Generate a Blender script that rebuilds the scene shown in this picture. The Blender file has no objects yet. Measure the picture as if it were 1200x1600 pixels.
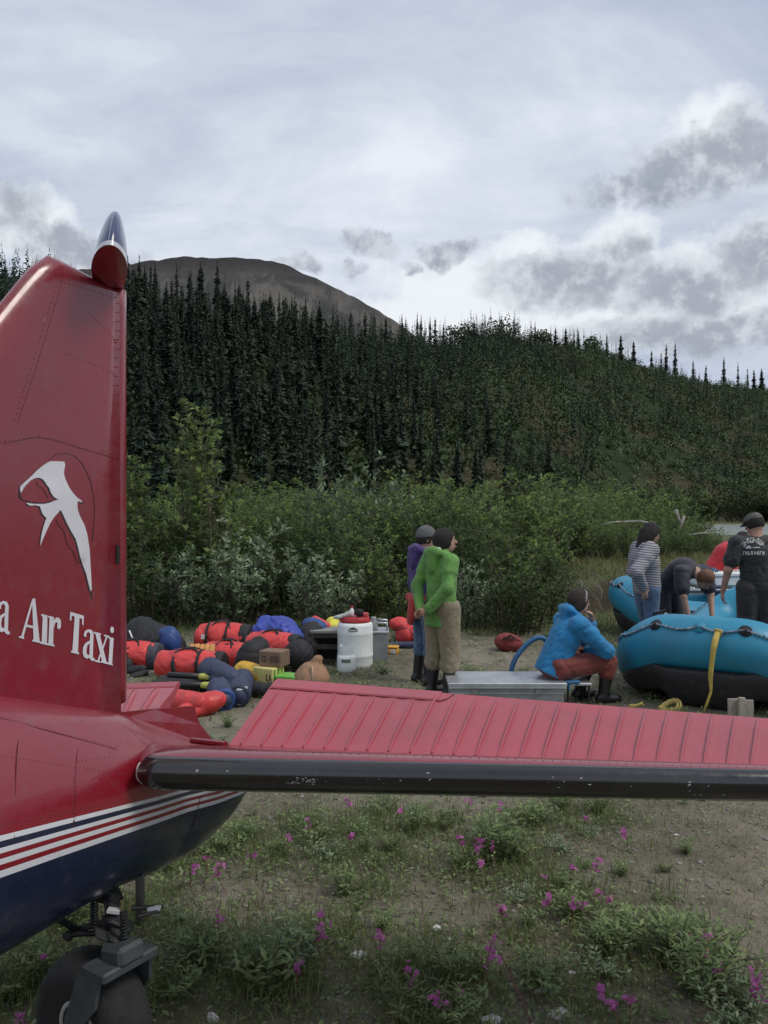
import bpy, math, random
import numpy as np
from mathutils import Vector, Matrix
from mathutils.bvhtree import BVHTree

S = bpy.context.scene
COL = S.collection
H = 1.86          # eye height
FPX = 1290.0      # focal length in photo pixels

# ------------------------------------------------------------------ camera
cam_d = bpy.data.cameras.new('camera')
cam_d.sensor_fit = 'VERTICAL'
cam_d.sensor_height = 24.0
cam_d.lens = 24.0 * FPX / 1600.0
cam_d.clip_start = 0.05
cam_d.clip_end = 9000
cam = bpy.data.objects.new('camera', cam_d)
cam.location = (0, 0, H)
cam.rotation_euler = (math.radians(90), 0, 0)
COL.objects.link(cam)
S.camera = cam

# ------------------------------------------------------------------ light and exposure
SUN_EL, SUN_AZ = math.radians(54), math.radians(112)     # azimuth clockwise from +Y
sd = bpy.data.lights.new('sun', 'SUN')
sd.energy = 1.5
sd.angle = math.radians(22)
sd.color = (1.0, 0.95, 0.86)
sun = bpy.data.objects.new('sun', sd)
sdir = Vector((math.sin(SUN_AZ) * math.cos(SUN_EL), math.cos(SUN_AZ) * math.cos(SUN_EL), math.sin(SUN_EL)))
sun.rotation_euler = sdir.to_track_quat('Z', 'Y').to_euler()
sun.location = (20, 20, 40)
COL.objects.link(sun)
S.view_settings.view_transform = 'Standard'
S.view_settings.look = 'None'
S.view_settings.exposure = 0.3
S.view_settings.gamma = 1.0
S.view_settings.use_curve_mapping = False
S.render.engine = 'CYCLES'
S.cycles.max_bounces = 6
S.cycles.transparent_max_bounces = 6


class NT:
    """small helper round a node tree"""
    def __init__(s, tree):
        s.t = tree
        s.N = tree.nodes
        s.L = tree.links

    def new(s, typ, **kw):
        n = s.N.new(typ)
        for k, v in kw.items():
            setattr(n, k, v)
        return n

    def put(s, sock, v):
        if isinstance(v, bpy.types.NodeSocket):
            s.L.new(v, sock)
        elif v is not None:
            sock.default_value = v

    def math(s, op, a, b=None, c=None, clamp=False):
        n = s.new('ShaderNodeMath', operation=op, use_clamp=clamp)
        s.put(n.inputs[0], a)
        if b is not None:
            s.put(n.inputs[1], b)
        if c is not None:
            s.put(n.inputs[2], c)
        return n.outputs[0]

    def mix(s, f, a, b):
        n = s.new('ShaderNodeMix', data_type='RGBA')
        s.put(n.inputs[0], f)
        s.put(n.inputs[6], a if isinstance(a, bpy.types.NodeSocket) else (*a[:3], 1))
        s.put(n.inputs[7], b if isinstance(b, bpy.types.NodeSocket) else (*b[:3], 1))
        return n.outputs[2]

    def noise(s, vec, scale, detail=3, rough=0.55, dist=0.0):
        n = s.new('ShaderNodeTexNoise')
        if vec is not None:
            s.L.new(vec, n.inputs['Vector'])
        n.inputs['Scale'].default_value = scale
        n.inputs['Detail'].default_value = detail
        n.inputs['Roughness'].default_value = rough
        n.inputs['Distortion'].default_value = dist
        return n.outputs[0]

    def ramp(s, f, stops, interp='LINEAR'):
        n = s.new('ShaderNodeValToRGB')
        cr = n.color_ramp
        cr.interpolation = interp
        while len(cr.elements) < len(stops):
            cr.elements.new(0.5)
        for e, (p, c) in zip(cr.elements, stops):
            e.position = p
            e.color = (*c[:3], 1) if not isinstance(c, (int, float)) else (c, c, c, 1)
        s.put(n.inputs[0], f)
        return n.outputs[0]

    def sstep(s, x, a, b):
        n = s.new('ShaderNodeMapRange', interpolation_type='SMOOTHSTEP')
        s.put(n.inputs[0], x)
        n.inputs[1].default_value = a
        n.inputs[2].default_value = b
        return n.outputs[0]


# ------------------------------------------------------------------ world: overcast sky, layered cloud and cumulus
W = bpy.data.worlds.new('World')
S.world = W
W.use_nodes = True
w = NT(W.node_tree)
w.N.clear()
wout = w.new('ShaderNodeOutputWorld')
bg = w.new('ShaderNodeBackground')
bg.inputs[1].default_value = 0.10
sky = w.new('ShaderNodeTexSky', sky_type='NISHITA')
sky.sun_disc = False
sky.sun_elevation = SUN_EL
sky.sun_rotation = SUN_AZ
tc = w.new('ShaderNodeTexCoord')
dirv = tc.outputs['Generated']
sep = w.new('ShaderNodeSeparateXYZ')
w.L.new(dirv, sep.inputs[0])
dx, dy, dz = sep.outputs
# cloud deck plane coordinates
den = w.math('ADD', w.math('MAXIMUM', dz, 0.0), 0.16)
cx = w.math('DIVIDE', dx, den)
cy = w.math('DIVIDE', dy, den)
comb = w.new('ShaderNodeCombineXYZ')
w.put(comb.inputs[0], cx); w.put(comb.inputs[1], cy)
deck = comb.outputs[0]
mp = w.new('ShaderNodeMapping')
mp.inputs['Rotation'].default_value = (0, 0, 0.5)
mp.inputs['Scale'].default_value = (0.75, 1.1, 1)
mp.inputs['Location'].default_value = (3.1, 1.7, 0)
w.L.new(deck, mp.inputs[0])
n1 = w.noise(mp.outputs[0], 0.85, 7, 0.58, 0.9)
n2 = w.noise(mp.outputs[0], 2.9, 6, 0.62, 0.6)
stra = w.math('ADD', w.math('MULTIPLY', n1, 0.7), w.math('MULTIPLY', n2, 0.3))
K = 10.0
def kc(r, g, b):
    return (r * K, g * K, b * K)
stracol = w.ramp(stra, [(0.30, (0.26, 0.32, 0.46)), (0.42, (0.38, 0.43, 0.545)), (0.53, (0.49, 0.535, 0.63)), (0.66, (0.66, 0.70, 0.76))])
sc = w.new('ShaderNodeVectorMath', operation='SCALE')
w.L.new(stracol, sc.inputs[0]); sc.inputs['Scale'].default_value = K
cover = w.math('SUBTRACT', 1.0, w.math('MULTIPLY', w.sstep(stra, 0.42, 0.30), 0.45))
col = w.mix(cover, sky.outputs[0], sc.outputs[0])
# direction angles for the heaps of cumulus
az = w.math('ARCTAN2', dx, dy)
el = w.math('ARCSINE', dz)
wn = w.new('ShaderNodeTexNoise'); w.L.new(dirv, wn.inputs['Vector'])
wn.inputs['Scale'].default_value = 17; wn.inputs['Detail'].default_value = 6; wn.inputs['Roughness'].default_value = 0.6
wsep = w.new('ShaderNodeSeparateColor'); w.L.new(wn.outputs[1], wsep.inputs[0])
azw = w.math('ADD', az, w.math('MULTIPLY', w.math('SUBTRACT', wsep.outputs[0], 0.5), 0.11))
elw = w.math('ADD', el, w.math('MULTIPLY', w.math('SUBTRACT', wsep.outputs[1], 0.5), 0.075))
def blobs(lst):
    acc = None
    for (px, py, rx, ry, st) in lst:
        a0 = math.atan((px - 600) / FPX)
        e0 = math.atan((800 - py) / FPX * math.cos(a0))
        ra = rx / FPX * math.cos(a0); re = ry / FPX
        u = w.math('MULTIPLY', w.math('SUBTRACT', azw, a0), 1 / ra)
        v = w.math('MULTIPLY', w.math('SUBTRACT', elw, e0), 1 / re)
        r2 = w.math('ADD', w.math('MULTIPLY', u, u), w.math('MULTIPLY', v, v))
        d = w.math('MULTIPLY', w.math('SUBTRACT', 1.0, r2), st)
        acc = d if acc is None else w.math('MAXIMUM', acc, d)
    return acc
white = [(760, 452, 200, 60, 1.0), (930, 440, 150, 66, 1.0), (1130, 440, 170, 80, 1), (700, 500, 280, 48, 1), (1010, 500, 320, 55, 1), (815, 392, 60, 34, 1), (955, 378, 70, 44, 1),
         (1120, 218, 88, 62, 1), (1390, 430, 180, 90, 1), (40, 360, 110, 50, 1), (-160, 380, 160, 60, 1), (-420, 420, 170, 70, 1), (1600, 460, 150, 60, 1), (1110, 195, 50, 36, 1)]
grey = [(1095, 268, 125, 50, 1.1), (1160, 235, 70, 60, .9), (1000, 296, 120, 26, 1.0), (585, 380, 48, 28, 1), (697, 387, 42, 24, 1), (640, 417, 30, 12, .8), (465, 405, 34, 19, .9), (548, 430, 24, 11, .7),
        (880, 440, 150, 46, 1), (960, 392, 56, 36, .8), (1075, 455, 130, 48, 1), (1170, 405, 70, 46, .9), (1080, 525, 260, 38, 1), (20, 335, 60, 42, .8), (110, 388, 100, 32, 1), (-190, 400, 130, 40, 1), (1400, 460, 150, 50, 1), (-450, 440, 120, 40, 1)]
wd = blobs(white)
gd = blobs(grey)
gn = w.noise(dirv, 26, 6, 0.62)
wd = w.math('ADD', wd, w.math('MULTIPLY', w.math('SUBTRACT', gn, .5), 1.5))
gd = w.math('ADD', gd, w.math('MULTIPLY', w.math('SUBTRACT', gn, .5), 1.1))
col = w.mix(w.math('MULTIPLY', w.sstep(wd, -0.25, 0.85), 0.9), col, kc(0.72, 0.75, 0.78))
# light from above on the heaps: compare the billow noise with itself a little higher up
vadd = w.new('ShaderNodeVectorMath', operation='ADD'); w.L.new(dirv, vadd.inputs[0]); vadd.inputs[1].default_value = (0, 0, .018)
gn_up = w.noise(vadd.outputs[0], 26, 6, 0.62)
emb = w.math('ADD', w.math('MULTIPLY', w.math('SUBTRACT', gn, gn_up), 3.0), w.math('MULTIPLY', gd, -.35))
gcol = w.mix(w.sstep(emb, -0.55, 0.35), kc(0.265, 0.29, 0.345), kc(0.50, 0.53, 0.58))
col = w.mix(w.math('MULTIPLY', w.sstep(gd, -0.3, 0.9), 0.88), col, gcol)
w.L.new(col, bg.inputs[0])
w.L.new(bg.outputs[0], wout.inputs[0])


# ------------------------------------------------------------------ geometry helpers
def P(px, py, Y):
    return Vector(((px - 600) / FPX * Y, Y, H + (800 - py) / FPX * Y))

def G(px, py, z=0.0):
    Y = (H - z) * FPX / (py - 800)
    return Vector(((px - 600) / FPX * Y, Y, z))

def world_off(o):
    v = Vector((0, 0, 0))
    while o is not None:
        v = v + o.location
        o = o.parent
    return v

def mk(name, V, F, mat=None, parent=None, smooth=True, attr=None, uv=None, recalc=False, normals=None):
    """ONE mesh object; V in world metres, faces F a list or an int array"""
    V = np.asarray(V, dtype=np.float32).reshape(-1, 3)
    if parent is not None:
        V = V - np.array(world_off(parent), dtype=np.float32)
    me = bpy.data.meshes.new(name)
    if isinstance(F, np.ndarray):
        n, k = F.shape
        me.vertices.add(len(V))
        me.vertices.foreach_set('co', V.ravel())
        me.loops.add(n * k)
        me.loops.foreach_set('vertex_index', F.astype(np.int32).ravel())
        me.polygons.add(n)
        me.polygons.foreach_set('loop_start', np.arange(0, n * k, k, dtype=np.int32))
        me.update(calc_edges=True)
    else:
        me.from_pydata([tuple(map(float, v)) for v in V], [], [tuple(int(i) for i in f) for f in F])
        me.update()
    if recalc:
        import bmesh
        b = bmesh.new(); b.from_mesh(me)
        bmesh.ops.recalc_face_normals(b, faces=b.faces)
        b.to_mesh(me); b.free()
    if smooth:
        me.polygons.foreach_set('use_smooth', np.ones(len(me.polygons), dtype=bool))
    if attr is not None:
        a = me.attributes.new('rnd', 'FLOAT', 'POINT')
        a.data.foreach_set('value', np.asarray(attr, dtype=np.float32))
    if uv is not None:
        l = me.uv_layers.new(name='UVMap')
        idx = np.zeros(len(me.loops), dtype=np.int32)
        me.loops.foreach_get('vertex_index', idx)
        l.data.foreach_set('uv', np.asarray(uv, dtype=np.float32)[idx].ravel())
    if normals is not None:
        me.polygons.foreach_set('use_smooth', np.ones(len(me.polygons), dtype=bool))
        me.normals_split_custom_set_from_vertices(np.asarray(normals, dtype=np.float32).tolist() if len(normals) < 10 else np.asarray(normals, dtype=np.float32))
    if mat is not None:
        me.materials.append(mat)
    o = bpy.data.objects.new(name, me)
    COL.objects.link(o)
    if parent is not None:
        o.parent = parent
    return o

def thing(name, label, cat, loc, group=None):
    o = bpy.data.objects.new(name, None)
    o.empty_display_size = 0.1
    o.location = Vector(loc)
    COL.objects.link(o)
    tag(o, label, cat, group)
    return o

def tag(o, label=None, cat=None, group=None, kind=None):
    if label: o['label'] = label
    if cat: o['category'] = cat
    if group: o['group'] = group
    if kind: o['kind'] = kind
    return o

def dup(root, loc, rotz=0.0, scale=1.0, label=None, group=None):
    r = root.copy(); COL.objects.link(r)
    r.location = loc; r.rotation_euler = (0, 0, rotz); r.scale = (scale, scale, scale) if not isinstance(scale, tuple) else scale
    if label: r['label'] = label
    if group: r['group'] = group
    for ch in list(root.children):
        c = ch.copy(); COL.objects.link(c); c.parent = r
        for g in list(ch.children):
            d = g.copy(); COL.objects.link(d); d.parent = c
    return r

class MB:
    """collects simple solids into ONE mesh"""
    def __init__(s):
        s.V = []; s.F = []
    def add(s, V, F):
        o = len(s.V)
        s.V += [tuple(v) for v in V]
        s.F += [tuple(i + o for i in f) for f in F]
        return s
    def box(s, c, half, R=None, bev=0.0):
        c = Vector(c); hx, hy, hz = half
        b = min(bev, hx * .9, hy * .9, hz * .9)
        pts = []
        if b <= 0:
            pts = [Vector((x, y, z)) for x in (-hx, hx) for y in (-hy, hy) for z in (-hz, hz)]
            F = [(0, 1, 3, 2), (4, 6, 7, 5), (0, 4, 5, 1), (2, 3, 7, 6), (0, 2, 6, 4), (1, 5, 7, 3)]
        else:
            idx = {}
            for sx in (-1, 1):
                for sy in (-1, 1):
                    for sz in (-1, 1):
                        for a in range(3):
                            v = [sx * (hx - b), sy * (hy - b), sz * (hz - b)]
                            v[a] += (sx, sy, sz)[a] * b
                            idx[(sx, sy, sz, a)] = len(pts); pts.append(Vector(v))
            F = []
            for a in range(3):
                o1, o2 = [i for i in range(3) if i != a]
                for sg in (-1, 1):
                    q = []
                    for (u, v) in ((-1, -1), (1, -1), (1, 1), (-1, 1)):
                        k = [0, 0, 0]; k[a] = sg; k[o1] = u; k[o2] = v
                        q.append(idx[(*k, a)])
                    if (sg < 0) != (a == 1): q.reverse()
                    F.append(tuple(q))
                for u in (-1, 1):
                    for v in (-1, 1):
                        k1 = [0, 0, 0]; k1[a] = -1; k1[o1] = u; k1[o2] = v
                        k2 = list(k1); k2[a] = 1
                        q = [idx[(*k1, o1)], idx[(*k2, o1)], idx[(*k2, o2)], idx[(*k1, o2)]]
                        F.append(tuple(q))
            for sx in (-1, 1):
                for sy in (-1, 1):
                    for sz in (-1, 1):
                        F.append(tuple(idx[(sx, sy, sz, a)] for a in range(3)))
        if R is not None: pts = [R @ p for p in pts]
        return s.add([p + c for p in pts], F)
    def tube(s, pts, r, n=8, cap=True, flat=None):
        """tube along points; r a number or list"""
        pts = [Vector(p) for p in pts]
        m = len(pts)
        rs = r if isinstance(r, (list, tuple)) else [r] * m
        V = []; F = []
        prev = None
        for i, p in enumerate(pts):
            d = (pts[min(i + 1, m - 1)] - pts[max(i - 1, 0)]).normalized()
            if prev is None:
                a = Vector((0, 0, 1)) if abs(d.z) < .9 else Vector((1, 0, 0))
                x = d.cross(a).normalized()
            else:
                x = (prev - d * prev.dot(d)).normalized()
            prev = x
            y = d.cross(x)
            for k in range(n):
                t = 2 * math.pi * k / n
                V.append(p + x * (math.cos(t) * rs[i]) + y * (math.sin(t) * rs[i] * (flat or 1)))
        for i in range(m - 1):
            for k in range(n):
                F.append((i * n + k, i * n + (k + 1) % n, (i + 1) * n + (k + 1) % n, (i + 1) * n + k))
        if cap:
            F.append(tuple(range(n - 1, -1, -1))); F.append(tuple((m - 1) * n + k for k in range(n)))
        return s.add(V, F)
    def lathe(s, c, prof, n=24, R=None):
        """profile (radius, height) turned about local z"""
        c = Vector(c); V = []; F = []
        for (r, z) in prof:
            for k in range(n):
                t = 2 * math.pi * k / n
                v = Vector((r * math.cos(t), r * math.sin(t), z))
                V.append((R @ v if R is not None else v) + c)
        m = len(prof)
        for i in range(m - 1):
            for k in range(n):
                F.append((i * n + k, i * n + (k + 1) % n, (i + 1) * n + (k + 1) % n, (i + 1) * n + k))
        F.append(tuple(range(n - 1, -1, -1))); F.append(tuple((m - 1) * n + k for k in range(n)))
        return s.add(V, F)
    def prism(s, poly, d):
        """polygon (3-D points) pushed along vector d"""
        n = len(poly); d = Vector(d)
        V = [Vector(p) for p in poly] + [Vector(p) + d for p in poly]
        F = [tuple(range(n - 1, -1, -1)), tuple(range(n, 2 * n))]
        for i in range(n):
            F.append((i, (i + 1) % n, n + (i + 1) % n, n + i))
        return s.add(V, F)
    def build(s, name, mat, parent=None, smooth=False, recalc=True):
        return mk(name, s.V, s.F, mat, parent, smooth, recalc=recalc)

def grid_faces(m, n, closed=False):
    i, j = np.meshgrid(np.arange(m - 1), np.arange(n if closed else n - 1), indexing='ij')
    j2 = (j + 1) % n
    return np.stack([i * n + j, i * n + j2, (i + 1) * n + j2, (i + 1) * n + j], -1).reshape(-1, 4)

def spline(pts, n):
    """Catmull-Rom through points"""
    p = np.asarray(pts, float)
    q = np.vstack([2 * p[0] - p[1], p, 2 * p[-1] - p[-2]])
    out = []
    for i in range(len(p) - 1):
        for t in np.linspace(0, 1, n, endpoint=False):
            a, b, c, d = q[i:i + 4]
            out.append(.5 * (2 * b + (c - a) * t + (2 * a - 5 * b + 4 * c - d) * t * t + (3 * b - a - 3 * c + d) * t ** 3))
    out.append(p[-1])
    return np.array(out)

# ---- signed distance bodies, meshed by surface nets (one continuous skin)
def eul(rx=0, ry=0, rz=0):
    return Matrix.Rotation(rz, 3, 'Z') @ Matrix.Rotation(ry, 3, 'Y') @ Matrix.Rotation(rx, 3, 'X')

def cap(a, b, r0, r1=None, flat=None, f=1.0):
    return ('c', np.array(a, float), np.array(b, float), r0, r0 if r1 is None else r1, None if flat is None else np.array(flat, float), f)
def ell(c, r, R=None):
    return ('e', np.array(c, float), np.array(r, float), np.eye(3) if R is None else np.array(R, float))
def rbox(c, h, rd, R=None):
    return ('b', np.array(c, float), np.array(h, float), rd, np.eye(3) if R is None else np.array(R, float))

def _bounds(p):
    if p[0] == 'c':
        r = max(p[3], p[4]) * max(1, p[6])
        return np.minimum(p[1], p[2]) - r, np.maximum(p[1], p[2]) + r
    if p[0] == 'e':
        r = p[2].max(); return p[1] - r, p[1] + r
    r = np.linalg.norm(p[2]) + 0.0
    return p[1] - r, p[1] + r

def _dist(p, X):
    if p[0] == 'c':
        a, b, r0, r1, fl, f = p[1:]
        ba = b - a
        pa = X - a
        h = np.clip((pa @ ba) / max(ba @ ba, 1e-9), 0, 1)
        q = pa - h[..., None] * ba
        if fl is not None:
            w_ = q @ fl
            q = q + ((w_ / f) - w_)[..., None] * fl
        return np.sqrt((q * q).sum(-1)) - (r0 + (r1 - r0) * h)
    if p[0] == 'e':
        q = (X - p[1]) @ p[3]
        r = p[2]
        k0 = np.sqrt(((q / r) ** 2).sum(-1)); k1 = np.sqrt(((q / (r * r)) ** 2).sum(-1))
        return k0 * (k0 - 1) / np.maximum(k1, 1e-6)
    q = np.abs((X - p[1]) @ p[4]) - (p[2] - p[3])
    return np.sqrt((np.maximum(q, 0) ** 2).sum(-1)) + np.minimum(q.max(-1), 0) - p[3]

def sdf_mesh(groups, h, wr=0.0, ws=9.0, seed=1, subtract=()):
    """groups: list of (prims, k, cuts); cuts (point, normal) keep the side against the normal"""
    lo = np.min([_bounds(p)[0] for g in groups for p in g[0]], 0) - 4 * h - wr
    hi = np.max([_bounds(p)[1] for g in groups for p in g[0]], 0) + 4 * h + wr
    n = np.ceil((hi - lo) / h).astype(int) + 1
    ax = [lo[i] + h * np.arange(n[i]) for i in range(3)]
    X = np.stack(np.meshgrid(*ax, indexing='ij'), -1).astype(np.float32)
    D = np.full(n, 1.0, np.float32)
    for prims, k, cuts in groups:
        Dg = np.full(n, 1.0, np.float32)
        for p in prims:
            b0, b1 = _bounds(p)
            m = 2.5 * k + 3 * h
            i0 = np.clip(np.floor((b0 - m - lo) / h).astype(int), 0, n); i1 = np.clip(np.ceil((b1 + m - lo) / h).astype(int) + 1, 0, n)
            sl = tuple(slice(a, b) for a, b in zip(i0, i1))
            d = _dist(p, X[sl]).astype(np.float32)
            a = Dg[sl]
            hh = np.clip(.5 + .5 * (a - d) / k, 0, 1)
            Dg[sl] = a * (1 - hh) + d * hh - k * hh * (1 - hh)
        for pt, nr in cuts:
            nr = np.array(nr, float); nr = nr / np.linalg.norm(nr)
            Dg = np.maximum(Dg, ((X - np.array(pt, np.float32)) @ nr.astype(np.float32)))
        D = np.minimum(D, Dg)
    for p in subtract:
        D = np.maximum(D, -_dist(p, X).astype(np.float32))
    if wr > 0:
        rg = np.random.RandomState(seed)
        acc = np.zeros(n, np.float32)
        near = np.abs(D) < wr * 3 + 3 * h
        Xn = X[near]
        a_ = np.zeros(len(Xn), np.float32)
        for i in range(6):
            v = rg.normal(size=3); v /= np.linalg.norm(v)
            u = rg.normal(size=3); u /= np.linalg.norm(u)
            s_ = ws * (0.5 + 0.32 * i)
            ph = Xn @ v.astype(np.float32) * s_ + 1.9 * np.sin(Xn @ u.astype(np.float32) * s_ * .45 + rg.rand() * 6) + rg.rand() * 6
            # soft cushions between narrow creases, fading in and out along their length
            w_ = .5 + .5 * np.sin(Xn @ u.astype(np.float32) * s_ * .3 + rg.rand() * 6)
            a_ += (np.exp(-np.abs(np.sin(ph * .5)) * 4.5) * 1.5 - .35) * w_ / (1 + .22 * i)
        acc[near] = a_
        D = D + acc * (wr / 2.2)
    neg = D < 0
    c = neg[:-1, :-1, :-1].astype(np.int8)
    tot = np.zeros(c.shape, np.int8)
    for i in (0, 1):
        for j in (0, 1):
            for k in (0, 1):
                tot += neg[i:n[0] - 1 + i, j:n[1] - 1 + j, k:n[2] - 1 + k]
    act = (tot > 0) & (tot < 8)
    I = np.argwhere(act)
    idx = np.full(act.shape, -1, np.int64); idx[act] = np.arange(len(I))
    acc = np.zeros((len(I), 3)); cnt = np.zeros(len(I))
    cs = [(i, j, k) for i in (0, 1) for j in (0, 1) for k in (0, 1)]
    for a in cs:
        for ax_ in range(3):
            if a[ax_]: continue
            b = list(a); b[ax_] = 1
            A = I + np.array(a); B = I + np.array(b)
            da = D[A[:, 0], A[:, 1], A[:, 2]]; db = D[B[:, 0], B[:, 1], B[:, 2]]
            cr = (da < 0) != (db < 0)
            t = np.where(cr, da / np.where(cr, da - db, 1), 0)
            pos = A + t[:, None] * (B - A)
            acc[cr] += pos[cr]; cnt[cr] += 1
    V = lo + h * acc / cnt[:, None]
    Fs = []
    for ax_ in range(3):
        o = [i for i in range(3) if i != ax_]
        s0 = [slice(None)] * 3; s1 = [slice(None)] * 3
        s0[ax_] = slice(0, -1); s1[ax_] = slice(1, None)
        a = neg[tuple(s0)]; b = neg[tuple(s1)]
        E = np.argwhere(a != b)
        E = E[(E[:, o[0]] > 0) & (E[:, o[1]] > 0) & (E[:, o[0]] < n[o[0]] - 1) & (E[:, o[1]] < n[o[1]] - 1)]
        ina = a[E[:, 0], E[:, 1], E[:, 2]]
        q = []
        for (u, v) in ((-1, -1), (0, -1), (0, 0), (-1, 0)):
            e = E.copy(); e[:, o[0]] += u; e[:, o[1]] += v
            q.append(idx[e[:, 0], e[:, 1], e[:, 2]])
        q = np.stack(q, -1)
        flip = ina if ax_ != 1 else ~ina
        q[~flip] = q[~flip][:, ::-1]
        Fs.append(q)
    F = np.vstack(Fs)
    return V, F[(F >= 0).all(1)]

def body(name, groups, h, mat, parent=None, **kw):
    V, F = sdf_mesh(groups, h, **kw)
    return mk(name, V, F, mat, parent)
# ------------------------------------------------------------------ materials
MATS = {}
def M(name, col, rough=0.6, var=0.15, vscale=6.0, bump=0.0, bscale=40.0, metal=0.0, coat=0.0, sheen=0.0, dirt=0.0, dirtcol=(.12, .1, .08), spec=0.5, transl=0.0, col2=None):
    if name in MATS: return MATS[name]
    m = bpy.data.materials.new(name); m.use_nodes = True
    t = NT(m.node_tree)
    b = t.N['Principled BSDF']
    tcn = t.new('ShaderNodeTexCoord')
    oc = tcn.outputs['Object']
    c2 = col2 or tuple(c * (1 - var) for c in col)
    c1 = tuple(min(1, c * (1 + var * .6)) for c in col) if col2 is None else col
    nz = t.noise(oc, vscale, 5, .6)
    c = t.mix(t.sstep(nz, .3, .7), c1, c2)
    if dirt > 0:
        dn = t.noise(oc, vscale * 2.7, 7, .68)
        c = t.mix(t.math('MULTIPLY', t.sstep(dn, .55, .75), dirt), c, dirtcol)
        r = t.math('ADD', rough, t.math('MULTIPLY', t.sstep(dn, .4, .75), .25))
        t.put(b.inputs['Roughness'], r)
    else:
        rn = t.math('ADD', rough - .06, t.math('MULTIPLY', t.noise(oc, vscale * 3, 4), .12))
        t.put(b.inputs['Roughness'], rn)
    t.put(b.inputs['Base Color'], c)
    b.inputs['Metallic'].default_value = metal
    b.inputs['Coat Weight'].default_value = coat
    b.inputs['Specular IOR Level'].default_value = spec
    if sheen: b.inputs['Sheen Weight'].default_value = sheen
    if bump > 0:
        bn = t.new('ShaderNodeBump'); bn.inputs['Strength'].default_value = bump; bn.inputs['Distance'].default_value = .02
        t.put(bn.inputs['Height'], t.noise(oc, bscale, 5, .62))
        t.L.new(bn.outputs[0], b.inputs['Normal'])
    MATS[name] = m
    return m

def leafmat(name, dark, light, back=None, transl=.25, rough=.55):
    if name in MATS: return MATS[name]
    m = bpy.data.materials.new(name); m.use_nodes = True
    t = NT(m.node_tree)
    b = t.N['Principled BSDF']; out = t.N['Material Output']
    at = t.new('ShaderNodeAttribute', attribute_name='rnd')
    oi = t.new('ShaderNodeObjectInfo')
    f = t.math('ADD', t.math('MULTIPLY', at.outputs['Fac'], .75), t.math('MULTIPLY', oi.outputs['Random'], .25))
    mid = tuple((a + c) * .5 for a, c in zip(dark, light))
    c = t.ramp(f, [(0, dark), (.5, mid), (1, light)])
    if back:
        g = t.new('ShaderNodeNewGeometry')
        c = t.mix(t.math('MULTIPLY', g.outputs['Backfacing'], .8), c, back)
    t.put(b.inputs['Base Color'], c)
    b.inputs['Roughness'].default_value = rough
    b.inputs['Specular IOR Level'].default_value = .35
    tr = t.new('ShaderNodeBsdfTranslucent')
    t.put(tr.inputs[0], c)
    mx = t.new('ShaderNodeMixShader'); mx.inputs[0].default_value = transl
    t.L.new(b.outputs[0], mx.inputs[1]); t.L.new(tr.outputs[0], mx.inputs[2])
    t.L.new(mx.outputs[0], out.inputs[0])
    MATS[name] = m
    return m

L_SPRUCE = leafmat('spruce_needles', (.013, .026, .016), (.050, .078, .042), transl=.12, rough=.7)
L_WILLOW = leafmat('willow_leaf', (.085, .150, .032), (.255, .345, .085), (.17, .23, .12), .4)
L_SILVER = leafmat('silver_willow_leaf', (.13, .205, .10), (.40, .49, .30), (.25, .30, .22), .3)
L_DARK = leafmat('alder_leaf', (.034, .070, .024), (.110, .170, .056), None, .38)
L_POPLAR = leafmat('poplar_leaf', (.070, .120, .024), (.235, .315, .085), (.19, .23, .12), .35)
L_BRUSH = leafmat('hill_brush_leaf', (.020, .040, .013), (.070, .105, .030), None, .2)
L_WEED = leafmat('weed_leaf', (.095, .155, .050), (.33, .42, .18), (.28, .33, .20), .35)
L_GRASS = leafmat('grass_blade', (.075, .110, .030), (.220, .250, .095), None, .35)
L_STRAW = leafmat('dry_stem', (.10, .085, .05), (.26, .22, .14), None, .15)
BARK = M('bark', (.085, .075, .060), .85, .4, 20, .5, 60)
TWIG = M('twig', (.075, .060, .042), .85, .35, 15)
# ------------------------------------------------------------------ ground, bank, river, hill, mountain
rng = np.random.RandomState(7)
random.seed(7)

def sstep(x, a, b):
    t = np.clip((np.asarray(x, float) - a) / (b - a), 0, 1)
    return t * t * (3 - 2 * t)

def wob(x, y, s, seed=0):
    r = np.random.RandomState(seed)
    out = 0
    for i in range(5):
        a = r.rand() * 6.28; f = s * (0.7 + .55 * i)
        out = out + np.sin((x * math.cos(a) + y * math.sin(a)) * f + r.rand() * 6.28 + 1.3 * np.sin((x * math.sin(a) - y * math.cos(a)) * f * .6 + r.rand() * 6)) / (1 + .6 * i)
    return out / 2.2

def ground_z(X, Y):
    X = np.asarray(X, float); Y = np.asarray(Y, float)
    z = .018 * wob(X, Y, 2.6, 1) + .03 * wob(X, Y, .7, 2) * sstep(Y, 5, 11)
    # grassy terrace with a cut bank, at the right behind the rafts
    edge = 14.6 + .35 * wob(X, Y * 0, 1.6, 3) + .12 * wob(X, Y, 6, 8) + .12 * (X - 4)
    t = sstep(Y, edge, edge + .7) * sstep(X, 2.7, 4.3) * (1 - sstep(Y, 40, 58))
    z = z + t * (.74 + .06 * wob(X, Y, 1.3, 4))
    # river bed beyond
    q = X / np.maximum(Y, 1)
    r = sstep(Y, 58, 66) * (1 - sstep(Y, 132, 142)) * sstep(q, .345, .40)
    return z - 1.1 * r

def skin(a, b, dense, n, pw=2.6):
    """coordinates from a to b, dense round zero"""
    t = np.linspace(-1, 1, n)
    s = np.sign(t) * np.abs(t) ** pw
    x = np.where(s < 0, -s * a, s * b)
    return np.unique(np.round(x, 4))

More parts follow.
